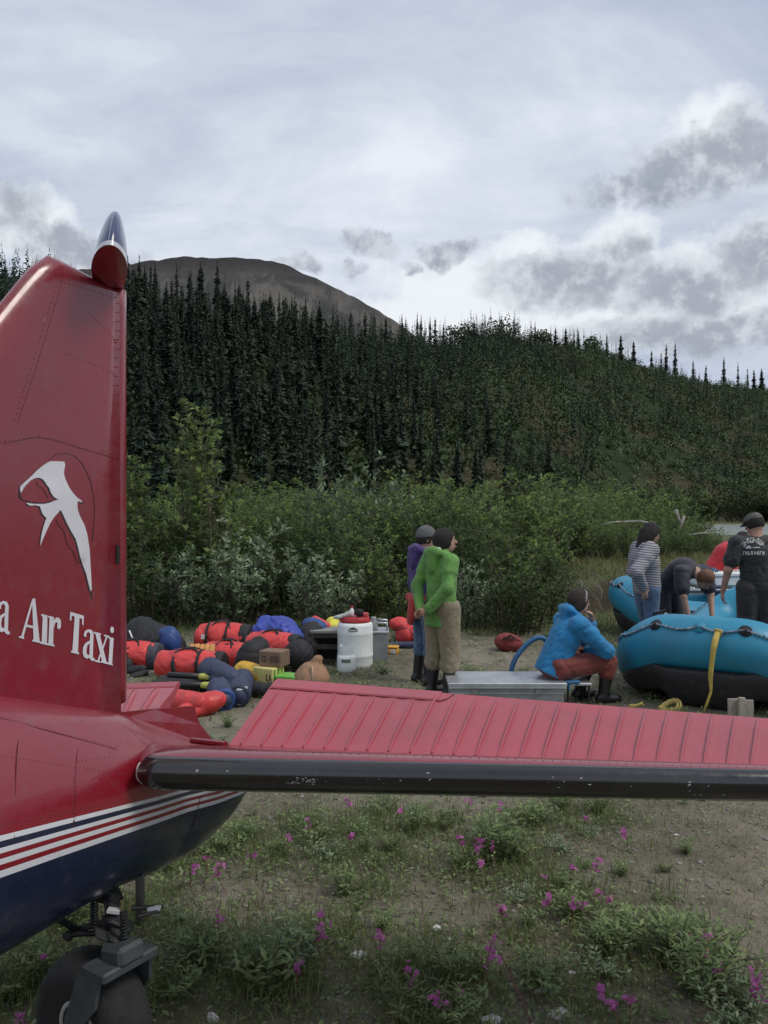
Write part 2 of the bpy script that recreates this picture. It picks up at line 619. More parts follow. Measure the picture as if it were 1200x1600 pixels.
gx = np.unique(np.concatenate([np.linspace(-260, -12, 60), np.linspace(-12, 14, 200), np.linspace(14, 330, 70)]))
gy = np.unique(np.concatenate([np.linspace(-120, 1, 30), np.linspace(1, 22, 190), np.linspace(22, 160, 110), np.linspace(160, 420, 20)]))
XX, YY = np.meshgrid(gx, gy, indexing='ij')
ZZ = ground_z(XX, YY)
gm = bpy.data.materials.new('river_bar_soil'); gm.use_nodes = True
t = NT(gm.node_tree); b = t.N['Principled BSDF']
oc = t.new('ShaderNodeTexCoord').outputs['Object']
big = t.noise(oc, .55, 5, .6, .4); med = t.noise(oc, 3.2, 6, .65, .3); fine = t.noise(oc, 38, 5, .7); grit = t.noise(oc, 130, 3, .7)
vor = t.new('ShaderNodeTexVoronoi'); t.L.new(oc, vor.inputs['Vector']); vor.inputs['Scale'].default_value = 45; vor.inputs['Randomness'].default_value = 1
c = t.mix(t.sstep(big, .36, .62), (.150, .132, .096), (.255, .228, .175))
c = t.mix(t.math('MULTIPLY', t.sstep(med, .44, .62), .5), c, (.090, .088, .050))
c = t.mix(t.math('MULTIPLY', t.sstep(fine, .5, .72), .55), c, (.235, .215, .175))
c = t.mix(t.math('MULTIPLY', t.sstep(grit, .56, .7), .5), c, (.040, .034, .026))
vs = t.new('ShaderNodeSeparateColor'); t.L.new(vor.outputs['Color'], vs.inputs[0])
c = t.mix(t.math('MULTIPLY', t.math('MULTIPLY', t.sstep(vor.outputs['Distance'], .42, .2), t.sstep(vs.outputs[0], .68, .74)), .75), c, t.mix(vs.outputs[1], (.13, .12, .10), (.30, .285, .25)))
sp = t.new('ShaderNodeSeparateXYZ'); t.L.new(oc, sp.inputs[0])
far = t.sstep(t.math('ADD', sp.outputs[1], t.math('MULTIPLY', med, 6)), 15.5, 19)
c = t.mix(t.math('MULTIPLY', far, .85), c, t.mix(t.sstep(fine, .4, .65), (.050, .072, .022), (.12, .13, .05)))
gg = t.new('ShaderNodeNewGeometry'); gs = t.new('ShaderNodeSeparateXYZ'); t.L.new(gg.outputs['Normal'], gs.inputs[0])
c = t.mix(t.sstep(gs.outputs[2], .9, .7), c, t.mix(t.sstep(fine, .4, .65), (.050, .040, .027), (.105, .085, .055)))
t.put(b.inputs['Base Color'], c)
b.inputs['Roughness'].default_value = .95; b.inputs['Specular IOR Level'].default_value = .2
bn = t.new('ShaderNodeBump'); bn.inputs['Strength'].default_value = .8; bn.inputs['Distance'].default_value = .025
hh = t.math('ADD', t.math('MULTIPLY', fine, .8), t.math('ADD', t.math('MULTIPLY', grit, .4), t.math('MULTIPLY', med, 1.0)))
t.put(bn.inputs['Height'], hh); t.L.new(bn.outputs[0], b.inputs['Normal'])
ground = mk('ground', np.stack([XX, YY, ZZ], -1).reshape(-1, 3), grid_faces(len(gx), len(gy)), gm)
tag(ground, 'brown silty gravel river bar with sparse weeds', kind='structure')

wm = bpy.data.materials.new('silty_river_water'); wm.use_nodes = True
t = NT(wm.node_tree); b = t.N['Principled BSDF']
b.inputs['Base Color'].default_value = (.33, .36, .34, 1); b.inputs['Roughness'].default_value = .22
bn = t.new('ShaderNodeBump'); bn.inputs['Strength'].default_value = .25; bn.inputs['Distance'].default_value = .05
t.put(bn.inputs['Height'], t.noise(t.new('ShaderNodeTexCoord').outputs['Object'], 1.5, 4)); t.L.new(bn.outputs[0], b.inputs['Normal'])
river = mk('river', [(18, 60, -.22), (200, 60, -.22), (260, 141, -.22), (44, 141, -.22)], [(0, 1, 2, 3)], wm)
tag(river, 'pale grey silty river beyond the shrubs', kind='structure')

SKY_PX = np.array([-2600, -700, -300, 0, 200, 300, 400, 500, 600, 700, 780, 860, 930, 1000, 1060, 1120, 1200, 1400, 1900, 3200.])
SKY_PY = np.array([600, 520, 478, 478, 492, 512, 536, 545, 553, 545, 524, 541, 552, 572, 588, 600, 612, 632, 660, 700.])
RID_Y = np.array([150, 150, 150, 152, 158, 165, 172, 186, 205, 235, 258, 285, 305, 335, 355, 380, 420, 470, 520, 560.])
BAS_Y = np.array([58, 58, 58, 60, 62, 64, 68, 74, 82, 92, 102, 115, 125, 138, 148, 158, 172, 190, 210, 230.])
def hill_par(q):
    px = 600 + FPX * q
    yr = np.interp(px, SKY_PX, RID_Y); yb = np.interp(px, SKY_PX, BAS_Y)
    zr = H + (800 - np.interp(px, SKY_PX, SKY_PY)) / FPX * yr
    return yr, yb, zr
def hill_z(q, Y):
    yr, yb, zr = hill_par(q)
    s = (Y - yb) / (yr - yb)
    s0 = np.clip(s, -.2, 1)
    f = np.where(s0 > 0, s0 * (1.22 - .22 * s0), s0 * .6)
    over = np.clip(s - 1, 0, 3)
    z = -1.6 + (zr + 1.6) * (f + .25 * over - .42 * over * over * .5 - .18 * over)
    return z + (1.4 * wob(q * Y, Y, .06, 11) + .5 * wob(q * Y, Y, .21, 12)) * np.clip(s * 3, 0, 1)
qs = np.unique(np.concatenate([np.linspace(-2.4, -.55, 40), np.linspace(-.55, .6, 240), np.linspace(.6, 2.4, 40)]))
ss = np.linspace(-.12, 1.9, 90)
QQ, SS2 = np.meshgrid(qs, ss, indexing='ij')
yr, yb, zr = hill_par(QQ)
HY = yb + SS2 * (yr - yb)
HZ = hill_z(QQ, HY)
hm = bpy.data.materials.new('hill_moss_ground'); hm.use_nodes = True
t = NT(hm.node_tree); b = t.N['Principled BSDF']
oc = t.new('ShaderNodeTexCoord').outputs['Object']
a1 = t.noise(oc, .045, 5, .6, .3); a2 = t.noise(oc, .35, 6, .7)
c = t.mix(t.sstep(a2, .35, .65), (.012, .020, .009), (.034, .048, .018))
a3 = t.noise(oc, 1.6, 5, .7)
c = t.mix(t.math('MULTIPLY', t.sstep(a1, .47, .6), .8), c, t.mix(t.sstep(a3, .4, .6), (.034, .032, .016), (.085, .066, .040)))
t.put(b.inputs['Base Color'], c); b.inputs['Roughness'].default_value = .95; b.inputs['Specular IOR Level'].default_value = .15
bn = t.new('ShaderNodeBump'); bn.inputs['Strength'].default_value = .7; bn.inputs['Distance'].default_value = 1.2
t.put(bn.inputs['Height'], a2); t.L.new(bn.outputs[0], b.inputs['Normal'])
hill = mk('hill', np.stack([QQ * HY, HY, HZ], -1).reshape(-1, 3), grid_faces(len(qs), len(ss)), hm)
tag(hill, 'forested hill slope rising behind the shrubs', kind='structure')

# mountain
MPX = np.array([-3000, -1500, -700, -200, 60, 200, 290, 330, 365, 410, 445, 500, 560, 612, 680, 760, 900, 1100, 1400, 2600.])
MPY = np.array([620, 560, 500, 452, 428, 411, 399, 402, 401, 404, 412, 437, 466, 497, 545, 590, 640, 690, 730, 760.])
mq = np.linspace(-1.9, 1.3, 420); mr = np.linspace(0, 1.5, 120)
MQ, MR = np.meshgrid(mq, mr, indexing='ij')
YRm = 2300 + 120 * np.sin(MQ * 3)
peak = H + (800 - np.interp(600 + FPX * MQ, MPX, MPY)) / FPX * YRm
MY = 1100 + MR * (YRm - 1100)
f = np.where(MR < 1, np.clip(MR, 0, 1) ** 1.25, 1 - .5 * (MR - 1))
gul = wob(MQ * 900, MY * .25, .030, 21) * 34 + wob(MQ * 1900, MY * .3, .06, 22) * 20 + wob(MQ * 2300, MY * .5, .10, 23) * 10
MZ = -40 + (peak + 40) * f + gul * np.sin(np.clip(MR, 0, 1) * math.pi) * .9 + wob(MQ * 2300, MY, .16, 24) * 3
mm = bpy.data.materials.new('mountain_rock'); mm.use_nodes = True
t = NT(mm.node_tree); b = t.N['Principled BSDF']
oc = t.new('ShaderNodeTexCoord').outputs['Object']
a1 = t.noise(oc, .0042, 7, .62, .6); a2 = t.noise(oc, .03, 6, .7)
c = t.mix(t.sstep(a1, .38, .62), (.050, .050, .051), (.120, .110, .098))
c = t.mix(t.math('MULTIPLY', t.sstep(a2, .5, .7), .5), c, (.062, .068, .045))
mps = t.new('ShaderNodeMapping'); mps.inputs['Scale'].default_value = (1, .12, .25); t.L.new(oc, mps.inputs[0])
a3 = t.noise(mps.outputs[0], .022, 7, .72, .4)
c = t.mix(t.math('MULTIPLY', t.sstep(a3, .5, .66), .6), c, (.165, .152, .138))
c = t.mix(t.math('MULTIPLY', t.sstep(a3, .46, .36), .6), c, (.035, .037, .034))
sp = t.new('ShaderNodeSeparateXYZ'); t.L.new(oc, sp.inputs[0])
c = t.mix(t.sstep(t.math('ADD', sp.outputs[2], t.math('MULTIPLY', a1, 160)), 640, 780), c, (.040, .038, .038))
t.put(b.inputs['Base Color'], c); b.inputs['Roughness'].default_value = .95; b.inputs['Specular IOR Level'].default_value = .1
bn = t.new('ShaderNodeBump'); bn.inputs['Strength'].default_value = .8; bn.inputs['Distance'].default_value = 14
t.put(bn.inputs['Height'], a2); t.L.new(bn.outputs[0], b.inputs['Normal'])
mountain = mk('mountain', np.stack([MQ * MY, MY, MZ], -1).reshape(-1, 3), grid_faces(len(mq), len(mr)), mm)
tag(mountain, 'bare brown rounded mountain behind the forest', kind='structure')

# ------------------------------------------------------------------ spruces
def kite(base, tip, up, wd):
    """arrays: base, tip points, up vectors, width -> verts (n,4,3)"""
    d = tip - base
    side = np.cross(d, up); side /= np.maximum(np.linalg.norm(side, axis=1, keepdims=True), 1e-6)
    mid = base + d * .55
    return np.stack([base, mid + side * wd[:, None], tip, mid - side * wd[:, None]], 1)

def crown_normals(V, axis, lift, r, jit, ctr=None):
    """turn each blade to face outwards and give it a normal that leans out from the crown"""
    c = V.mean(1)
    out = c - (axis if ctr is None else ctr)
    if ctr is None: out[:, 2] = 0
    out /= np.maximum(np.linalg.norm(out, axis=1, keepdims=True), 1e-5)
    if ctr is None: out[:, 2] = lift
    out = out + r.normal(0, jit, out.shape)
    out /= np.linalg.norm(out, axis=1, keepdims=True)
    g = np.cross(V[:, 1] - V[:, 0], V[:, 3] - V[:, 0])
    flip = (g * out).sum(1) < 0
    V = V.copy(); V[flip] = V[flip][:, ::-1]
    return V, np.repeat(out, 4, axis=0)

def spruce_crown(r, Ht, R, nb, per):
    zs = np.repeat(np.linspace(.06, .985, nb), per)
    zs = np.clip(zs + r.normal(0, .012, len(zs)), .04, .99)
    lump = 1 + .22 * np.sin(zs * 23 + r.rand() * 6) + .2 * np.sin(zs * 51 + r.rand() * 6)
    rad = R * ((1 - zs) ** .72 * .93 + .07) * lump * r.uniform(.5, 1.15, len(zs))
    rad *= np.where(zs < .2, .55 + zs * 2.2, 1)
    an = r.uniform(0, 2 * math.pi, len(zs))
    base = np.stack([np.zeros_like(zs), np.zeros_like(zs), zs * Ht], 1)
    rad = np.maximum(rad * np.where(zs > .9, .75, 1), R * .05)
    droop = r.uniform(.15, .75, len(zs)) * np.where(zs > .93, -.4, 1)
    tip = base + np.stack([np.cos(an) * rad, np.sin(an) * rad, -droop * rad], 1)
    up = r.normal(0, 1, (len(zs), 3)); up[:, 2] += .4
    V = kite(base, tip, up, (rad * r.uniform(.08, .17, len(zs)) + .005 * Ht) * np.where(zs > .93, .45, 1))
    V[:, 1, 2] -= .06 * rad; V[:, 3, 2] -= .06 * rad
    top = np.array([[[-.006, 0, .93], [.003, -.005, .96], [.0, 0, 1.012], [.003, .005, .96]]]) * Ht
    V = np.concatenate([V, top])
    V, Nn = crown_normals(V, np.zeros((1, 3)), .55, r, .22)
    rv = np.repeat(np.clip(.42 + r.normal(0, .07, len(V)), 0, 1), 4)
    return V.reshape(-1, 3), rv, Nn

def trunk_mb(Ht, r0):
    mb = MB(); mb.tube([(0, 0, -.6), (0, 0, Ht * .5), (0, 0, Ht * .93)], [r0, r0 * .6, .02], 6)
    return mb

protos = []
for i in range(7):
    r = np.random.RandomState(100 + i)
    Ht = 10.0
    R = [1.15, .95, 1.35, .8, 1.05, 1.5, .9][i]
    V, rv, Nn = spruce_crown(r, Ht, R, [80, 72, 86, 66, 76, 84, 66][i], 9)
    root = thing('spruce_tree', 'dark narrow spruce in the dense forest on the hillside', 'tree', (0, 0, 0), 'spruces of the hillside forest')
    trunk_mb(Ht, .14).build('trunk', BARK, root)
    mk('crown', V, np.arange(len(V)).reshape(-1, 4), L_SPRUCE, root, False, attr=rv, normals=Nn)
    protos.append(root)

# every tree position on the hill
trees = []
r = np.random.RandomState(5)
N = 26000
q = r.uniform(-.75, .85, N); s = r.uniform(.0, 1.03, N) ** .85
yr, yb, zr = hill_par(q)
Yt = yb + s * (yr - yb)
px = 600 + FPX * q
# keep with a chance that evens out the density on the ground and opens clearings at the right
area = Yt * (yr - yb)
dens = np.interp(px, [0, 500, 700, 850, 1000, 1200, 1500], [.15, .15, .14, .10, .07, .042, .02])
clear = wob(q * 40, s * 9, .9, 31)
openr = sstep(px, 640, 900)
dens = dens * np.where(clear > .35, 1 - .75 * openr, 1) * np.where((s > .7), 1 - .6 * sstep(px, 740, 920), 1)
brown = (np.abs(px - 1010) < 75) & (s < .32) & (s > .1)
dens = np.where(brown, dens * .12, dens)
prob = dens * area * 1.6 * 1.05 / N
keep = r.rand(N) < prob
q, Yt, px, s = q[keep], Yt[keep], px[keep], s[keep]
X = q * Yt
Z = hill_z(q, Yt)
ht = r.uniform(5.0, 12.8, len(q)) * np.interp(px, [0, 400, 600, 750, 1200], [.95, .95, .8, .72, .62]) * np.where(r.rand(len(q)) < .12, 1.22, 1)
rp = np.where(Z < -1.0, False, True)
q, Yt, px, s, X, Z, ht = [a[rp] for a in (q, Yt, px, s, X, Z, ht)]
# the most prominent spruces along the skyline, read off the photograph: pixel column and tip
sky_t = [(8, 400), (30, 418), (-12, 385), (207, 412), (222, 425), (246, 432), (268, 430), (283, 442), (297, 436), (312, 462), (352, 446), (372, 458), (398, 462), (410, 468), (428, 472), (436, 452), (446, 462), (462, 470), (476, 478), (500, 480),
         (520, 472), (528, 484), (548, 482), (570, 486), (585, 488), (603, 490), (628, 489), (634, 494), (652, 486), (658, 490), (672, 492), (680, 493), (693, 502), (741, 498), (836, 500), (868, 508), (884, 510), (897, 513), (904, 515), (948, 518), (970, 520), (990, 530),
         (1018, 545), (1033, 548), (1041, 534), (1055, 532), (1083, 560), (1103, 568), (1131, 556), (1153, 564), (1168, 573), (1178, 575), (1190, 574)]
for (tx, ty) in sky_t:
    qq = (tx - 600) / FPX
    a, b_, c_ = hill_par(qq)
    yy = float(a) * random.uniform(.95, 1.0)
    zz = float(hill_z(np.array(qq), np.array(yy)))
    hh_ = H + (800 - ty) / FPX * yy - zz
    hh_ = min(max(hh_, 5.0), 16)
    q = np.append(q, qq); Yt = np.append(Yt, yy); px = np.append(px, tx); s = np.append(s, 2.0); X = np.append(X, qq * yy); Z = np.append(Z, zz); ht = np.append(ht, hh_)
size = ht / Yt * FPX
tip_py = 800 - (Z + ht - H) / Yt * FPX
inview = (px > 190) & (px < 1205)
score = np.where(inview, size, 0) + np.where(s > 1.5, 500, 0) - np.where(tip_py > 700, 400, 0)
order = np.argsort(-score)
single = set(order[:300].tolist())
used = [False] * 7
for i in order[:300]:
    k = random.randrange(7)
    sc_ = ht[i] / 10.0
    wd_ = sc_ * random.uniform(.85, 1.2)
    pos = (X[i], Yt[i], Z[i] - .2)
    lab = 'dark narrow spruce in the dense forest on the hillside'; grp = 'spruces of the hillside forest'
    if s[i] > 1.5:
        if px[i] > 700: lab = 'lone dark spruce standing on the hill skyline under the clouds'; grp = 'spruces on the open skyline'
        else: lab = 'dark spruce whose tip stands up from the forest skyline'; grp = 'spruces on the forest skyline'
    elif px[i] > 860:
        lab = 'dark spruce among the brushy green openings of the hill'; grp = 'spruces of the brushy slope'
    if not used[k]:
        used[k] = True
        o = protos[k]; o.location = pos; o.rotation_euler = (0, 0, random.uniform(0, 6)); o.scale = (wd_, wd_, sc_); o['label'] = lab; o['group'] = grp
    else:
        dup(protos[k], pos, random.uniform(0, 6), (wd_, wd_, sc_), lab, grp)
# the rest of the wood is one mass
rest = [i for i in range(len(q)) if i not in single]
fp = []
for i in range(6):
    rr = np.random.RandomState(300 + i)
    fp.append(spruce_crown(rr, 1.0, [.12, .10, .14, .11, .13, .095][i], 27, 5))
VV = []; RV = []; NN = []
for i in rest:
    v, rv, nn = fp[i % 6]
    a = random.uniform(0, 6.28); ca, sa = math.cos(a), math.sin(a)
    hh_ = ht[i]
    x = v[:, 0] * ca - v[:, 1] * sa; y = v[:, 0] * sa + v[:, 1] * ca
    VV.append(np.stack([x * hh_ + X[i], y * hh_ + Yt[i], v[:, 2] * hh_ + Z[i] - .2], 1))
    NN.append(np.stack([nn[:, 0] * ca - nn[:, 1] * sa, nn[:, 0] * sa + nn[:, 1] * ca, nn[:, 2]], 1))
    RV.append(np.clip(rv * .55 + random.uniform(-.12, .5), 0, 1))
VV = np.concatenate(VV); RV = np.concatenate(RV); NN = np.concatenate(NN)
fo = mk('forest', VV, np.arange(len(VV)).reshape(-1, 4), L_SPRUCE, None, False, attr=RV, normals=NN)
tag(fo, 'dense dark spruce forest covering the hillside', kind='stuff')


# deciduous brush on the hill, between the spruces
r = np.random.RandomState(9)
VV = []; RV = []; NB = []
nb = 0
for _ in range(12500):
    qq = r.uniform(-.5, .62); ss_ = r.uniform(.0, 1.0) ** .8
    pxx = 600 + FPX * qq
    pr = float(np.interp(pxx, [0, 500, 700, 800, 1200], [.10, .12, .35, .55, .7]))
    if r.rand() > pr: continue
    if abs(pxx - 1010) < 70 and .1 < ss_ < .3 and r.rand() < .35: continue
    a, b_, c_ = hill_par(qq)
    yy = b_ + ss_ * (a - b_); zz = float(hill_z(np.array(qq), np.array(yy)))
    if zz < -.5: continue
    hb = r.uniform(.8, 3.4) * (1.25 if r.rand() < .2 else 1); wb = hb * r.uniform(.45, .75)
    n = 46
    dv = r.normal(size=(n, 3)); dv /= np.linalg.norm(dv, axis=1, keepdims=True); dv[:, 2] = np.abs(dv[:, 2])
    c0 = np.array([qq * yy, yy, zz]) + dv * np.array([wb, wb, hb]) * r.uniform(.55, 1, (n, 1))
    u = r.normal(size=(n, 3)); u /= np.linalg.norm(u, axis=1, keepdims=True)
    ln = r.uniform(.3, .62, n)[:, None] * (.6 + .12 * hb)
    V = kite(c0, c0 + u * ln + np.array([0, 0, .15]), r.normal(size=(n, 3)), (ln[:, 0] * .42))
    V, Nn = crown_normals(V, None, 0, r, .2, ctr=np.array([[qq * yy, yy, zz - hb * .3]])); NB.append(Nn)
    VV.append(V.reshape(-1, 3)); RV.append(np.repeat(np.clip(.3 + r.normal(0, .05, n) + r.uniform(-.2, .35), 0, 1), 4)); nb += 1
# a round-headed clump on the crest
for (tx, ty, wr_, hr_) in [(785, 505, 6.5, 4.6), (925, 530, 3.6, 3.0), (722, 514, 5, 2.6), (846, 520, 4, 2.6)]:
    qq = (tx - 600) / FPX; a, b_, c_ = hill_par(qq); yy = float(a) * .985
    zz = H + (800 - ty) / FPX * yy - hr_ * .55
    n = 420
    dv = r.normal(size=(n, 3)); dv /= np.linalg.norm(dv, axis=1, keepdims=True)
    c0 = np.array([qq * yy, yy, zz]) + dv * np.array([wr_, wr_ * .7, hr_]) * r.uniform(.4, 1, (n, 1)) * (1 + .2 * np.sin(dv[:, :1] * 7))
    u = r.normal(size=(n, 3)); u /= np.linalg.norm(u, axis=1, keepdims=True)
    V = kite(c0, c0 + u * .8, r.normal(size=(n, 3)), np.full(n, .34))
    V, Nn = crown_normals(V, None, 0, r, .3, ctr=np.array([[qq * yy, yy, zz - 1]])); NB.append(Nn)
    VV.append(V.reshape(-1, 3)); RV.append(np.repeat(.3 + r.rand(n) * .4, 4))
VV = np.concatenate(VV); RV = np.concatenate(RV); NB = np.concatenate(NB)
hb_ = mk('hillside_brush', VV, np.arange(len(VV)).reshape(-1, 4), L_BRUSH, None, False, attr=RV, normals=NB)
tag(hb_, 'low green deciduous brush covering the hillside openings', kind='stuff')


# ------------------------------------------------------------------ shrubs
def leaf_fan(base, d, nrm, L, Wd, fold=.25):
    """diamond leaves, each two triangles folded on the midrib"""
    d = d / np.maximum(np.linalg.norm(d, axis=1, keepdims=True), 1e-6)
    side = np.cross(d, nrm); side /= np.maximum(np.linalg.norm(side, axis=1, keepdims=True), 1e-6)
    up = np.cross(side, d)
    tip = base + d * L[:, None] - up * (L * .12)[:, None]
    mid = base + d * (L * .45)[:, None] + up * (Wd * fold)[:, None]
    return np.stack([base, mid + side * Wd[:, None], tip, mid - side * Wd[:, None]], 1)

def make_shrub(seed, Ht, Wd, nst, ntw, nlf, L, lw, spread=.55, low=.12, up=.9, spike=.5):
    r = np.random.RandomState(seed)
    mb = MB(); B = []; D = []
    for i in range(nst):
        a = r.uniform(0, 6.283); rad = Wd * .5 * math.sqrt(r.rand())
        hh_ = Ht * r.uniform(.55, 1.0) * (1 - .35 * (rad / (Wd * .5)) ** 2)
        b0 = np.array([math.cos(a), math.sin(a), 0]) * rad * .35
        tp = np.array([math.cos(a) * rad, math.sin(a) * rad, hh_]) + np.append(r.normal(0, .06 * Ht, 2), 0)
        m1 = b0 * .6 + tp * .4 + np.append(r.normal(0, .05 * Ht, 2), .06 * Ht)
        pts = spline([b0 - np.array([0, 0, .1]), m1, tp], 4)
        mb.tube(pts, list(np.linspace(.011 + .003 * Ht, .003, len(pts))), 4, cap=False)
        for j in range(ntw):
            t_ = low + (1 - low) * (j + r.rand()) / ntw
            fi = t_ * (len(pts) - 1); i0 = min(int(fi), len(pts) - 2); p = pts[i0] * (1 - fi + i0) + pts[i0 + 1] * (fi - i0)
            an = r.uniform(0, 6.283)
            tl = Ht * r.uniform(.08, .2) * (1.25 - spike * t_)
            dr = np.array([math.cos(an), math.sin(an), up * r.uniform(.5, 1.5)]); dr /= np.linalg.norm(dr)
            if r.rand() < .25: mb.tube([p, p + dr * tl], [.004, .002], 3, cap=False)
            n = max(3, int(nlf * r.uniform(.6, 1.3)))
            f_ = np.sqrt(r.rand(n))
            bp = p + dr * tl * f_[:, None] + r.normal(0, .012, (n, 3))
            la = r.uniform(0, 6.283, n)
            ld = dr * .7 + np.stack([np.cos(la), np.sin(la), r.uniform(-.5, .6, n)], 1) * .8
            B.append(bp); D.append(ld)
    B = np.concatenate(B); D = np.concatenate(D); n = len(B)
    nrm = r.normal(0, .6, (n, 3)); nrm[:, 2] += .9
    s_ = r.uniform(.65, 1.25, n)
    V = leaf_fan(B, D, nrm, L * s_, lw * s_)
    V, Nn = crown_normals(V, None, 0, r, .42, ctr=np.array([[0, 0, Ht * .25]]))
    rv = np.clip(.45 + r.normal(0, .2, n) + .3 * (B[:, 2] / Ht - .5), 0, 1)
    return mb, V.reshape(-1, 3), np.repeat(rv, 4), Nn

SH = {}
def shrub_proto(key, mat, label, name='shrub', cat='shrub', **kw):
    mb, V, rv, Nn = make_shrub(**kw)
    root = thing(name, label, cat, (0, 0, 0))
    mb.build('stems', TWIG, root, True, recalc=False)
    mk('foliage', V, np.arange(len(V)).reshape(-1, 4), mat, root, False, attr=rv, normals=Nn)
    SH[key] = [root, False, kw['Ht']]

shrub_proto('will1', L_WILLOW, '', 'willow_shrub', seed=1, Ht=2.6, Wd=2.0, nst=22, ntw=12, nlf=13, L=.095, lw=.019)
shrub_proto('will2', L_WILLOW, '', 'willow_shrub', seed=2, Ht=3.0, Wd=2.2, nst=22, ntw=13, nlf=12, L=.10, lw=.021)
shrub_proto('silv1', L_SILVER, '', 'willow_shrub', seed=3, Ht=1.8, Wd=1.6, nst=24, ntw=10, nlf=12, L=.095, lw=.019, up=1.2)
shrub_proto('silv2', L_SILVER, '', 'willow_shrub', seed=4, Ht=1.5, Wd=1.6, nst=24, ntw=10, nlf=12, L=.085, lw=.018, up=1.2)
shrub_proto('dark1', L_DARK, '', 'alder_shrub', seed=5, Ht=2.2, Wd=2.0, nst=24, ntw=12, nlf=14, L=.065, lw=.019, low=.05, up=.5)
shrub_proto('dark2', L_DARK, '', 'alder_shrub', seed=6, Ht=2.8, Wd=2.4, nst=22, ntw=13, nlf=13, L=.085, lw=.026)
shrub_proto('will3', L_WILLOW, '', 'willow_shrub', seed=8, Ht=3.0, Wd=2.6, nst=18, ntw=10, nlf=10, L=.15, lw=.035)
shrub_proto('will4', L_BRUSH, '', 'willow_shrub', seed=9, Ht=3.0, Wd=2.6, nst=18, ntw=10, nlf=10, L=.15, lw=.036)
shrub_proto('poplar', L_POPLAR, '', 'poplar_sapling', 'tree', seed=10, Ht=3.0, Wd=.8, nst=7, ntw=28, nlf=11, L=.085, lw=.027, up=.8, spike=.8)
shrub_proto('yell', L_POPLAR, '', 'poplar_sapling', 'shrub', seed=12, Ht=1.6, Wd=.8, nst=7, ntw=12, nlf=10, L=.075, lw=.024, up=1.1)

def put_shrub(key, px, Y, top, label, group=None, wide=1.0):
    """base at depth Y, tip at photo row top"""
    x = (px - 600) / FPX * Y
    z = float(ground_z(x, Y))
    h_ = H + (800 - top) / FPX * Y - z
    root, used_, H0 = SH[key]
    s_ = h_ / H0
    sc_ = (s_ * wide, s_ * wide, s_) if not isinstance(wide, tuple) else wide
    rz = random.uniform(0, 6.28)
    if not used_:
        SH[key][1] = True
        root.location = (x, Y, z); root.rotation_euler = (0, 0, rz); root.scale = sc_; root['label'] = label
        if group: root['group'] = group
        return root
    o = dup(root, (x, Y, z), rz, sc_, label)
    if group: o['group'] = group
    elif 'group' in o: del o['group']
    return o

# front row at the edge of the gravel, left to centre
put_shrub('poplar', 322, 14.6, 578, 'tall pale young poplar standing up above the willow thicket', wide=1.05)
put_shrub('poplar', 214, 14.8, 668, 'pale young poplar close behind the red tail fin', wide=1.15)
put_shrub('silv1', 372, 13.6, 795, 'silvery leaved willow shrub behind the top red duffel bag', wide=1.1)
put_shrub('silv2', 300, 13.5, 845, 'grey green willow shrub behind the black gear at the fin', wide=1.2)
put_shrub('silv2', 505, 13.0, 850, 'pale silvery willow shrub behind the blue tarpaulin', wide=1.0)
put_shrub('will1', 560, 13.6, 800, 'green willow shrub behind the white barrel', wide=1.1)
put_shrub('dark1', 445, 14.2, 800, 'dark shrub between the two silvery willows', wide=1.2)
put_shrub('dark1', 235, 13.6, 800, 'dark green shrub beside the red fin behind the black bags', wide=1.2)
put_shrub('dark1', 640, 13.8, 830, 'dark shrub behind the person in the grey beanie', wide=1.1)
put_shrub('dark1', 812, 12.7, 836, 'dense dark rounded shrub behind the seated person in blue', wide=1.25)
put_shrub('dark2', 775, 13.8, 800, 'dark shrub behind the green jacket', wide=.9)
put_shrub('silv2', 742, 12.9, 868, 'small pale willow shrub beside the green jacket', wide=.8)
put_shrub('yell', 786, 13.1, 768, 'yellow green sapling rising through the dark rounded shrub', wide=.9)
put_shrub('will1', 850, 14.2, 800, 'green willow shrub left of the cut bank', wide=1.0)
put_shrub('yell', 615, 13.0, 862, 'small yellowish shrub behind the purple jacket', wide=1.0)
# thicket behind
for k, (px_, Y_, top) in enumerate([(150, 15, 770), (90, 15.5, 780), (30, 15, 775), (-40, 15.5, 780), (-120, 15, 770), (120, 18, 730), (40, 18, 735), (-60, 18.5, 730), (-170, 18, 740), (-260, 16, 770), (-330, 18, 745)]):
    put_shrub(['will1', 'dark2', 'will2'][k % 3], px_, Y_, top, 'leafy shrub of the thicket carrying on behind the red tail fin', 'shrubs behind the tail fin', wide=1.15)
g1 = 'willow shrubs of the thicket behind the gear'
lab1 = 'green willow shrub in the thicket between the gear and the forest'
for (px_, Y_, top, key) in [(250, 16, 735, 'will2'), (285, 17.5, 748, 'will1'), (385, 16.5, 752, 'will1'), (420, 17, 742, 'will2'), (465, 17.5, 728, 'will2'), (505, 16.5, 742, 'will1'), (575, 16.5, 742, 'will1'), (610, 18, 735, 'will2'), (645, 17, 730, 'will1'),
                          (685, 18, 700, 'will2'), (720, 17, 742, 'will1'), (765, 18.5, 730, 'will2'), (805, 18, 688, 'will2'), (840, 17.5, 745, 'will1'), (345, 18.5, 755, 'will2'), (450, 20, 722, 'will2'), (660, 20.5, 716, 'will2'), (235, 19, 705, 'will2'), (540, 20, 728, 'will2'), (730, 21, 715, 'will2')]:
    put_shrub(key, px_, Y_, top, lab1, g1, wide=random.uniform(.95, 1.2))
for (px_, Y_, top, key) in [(555, 18.5, 690, 'silv1'), (600, 19, 722, 'silv1')]:
    put_shrub(key, px_, Y_, top, {555: 'tall bluish willow topping the thicket in front of the dark spruces', 600: 'bluish willow just right of the tall bluish one atop the thicket'}[px_], wide=.8)
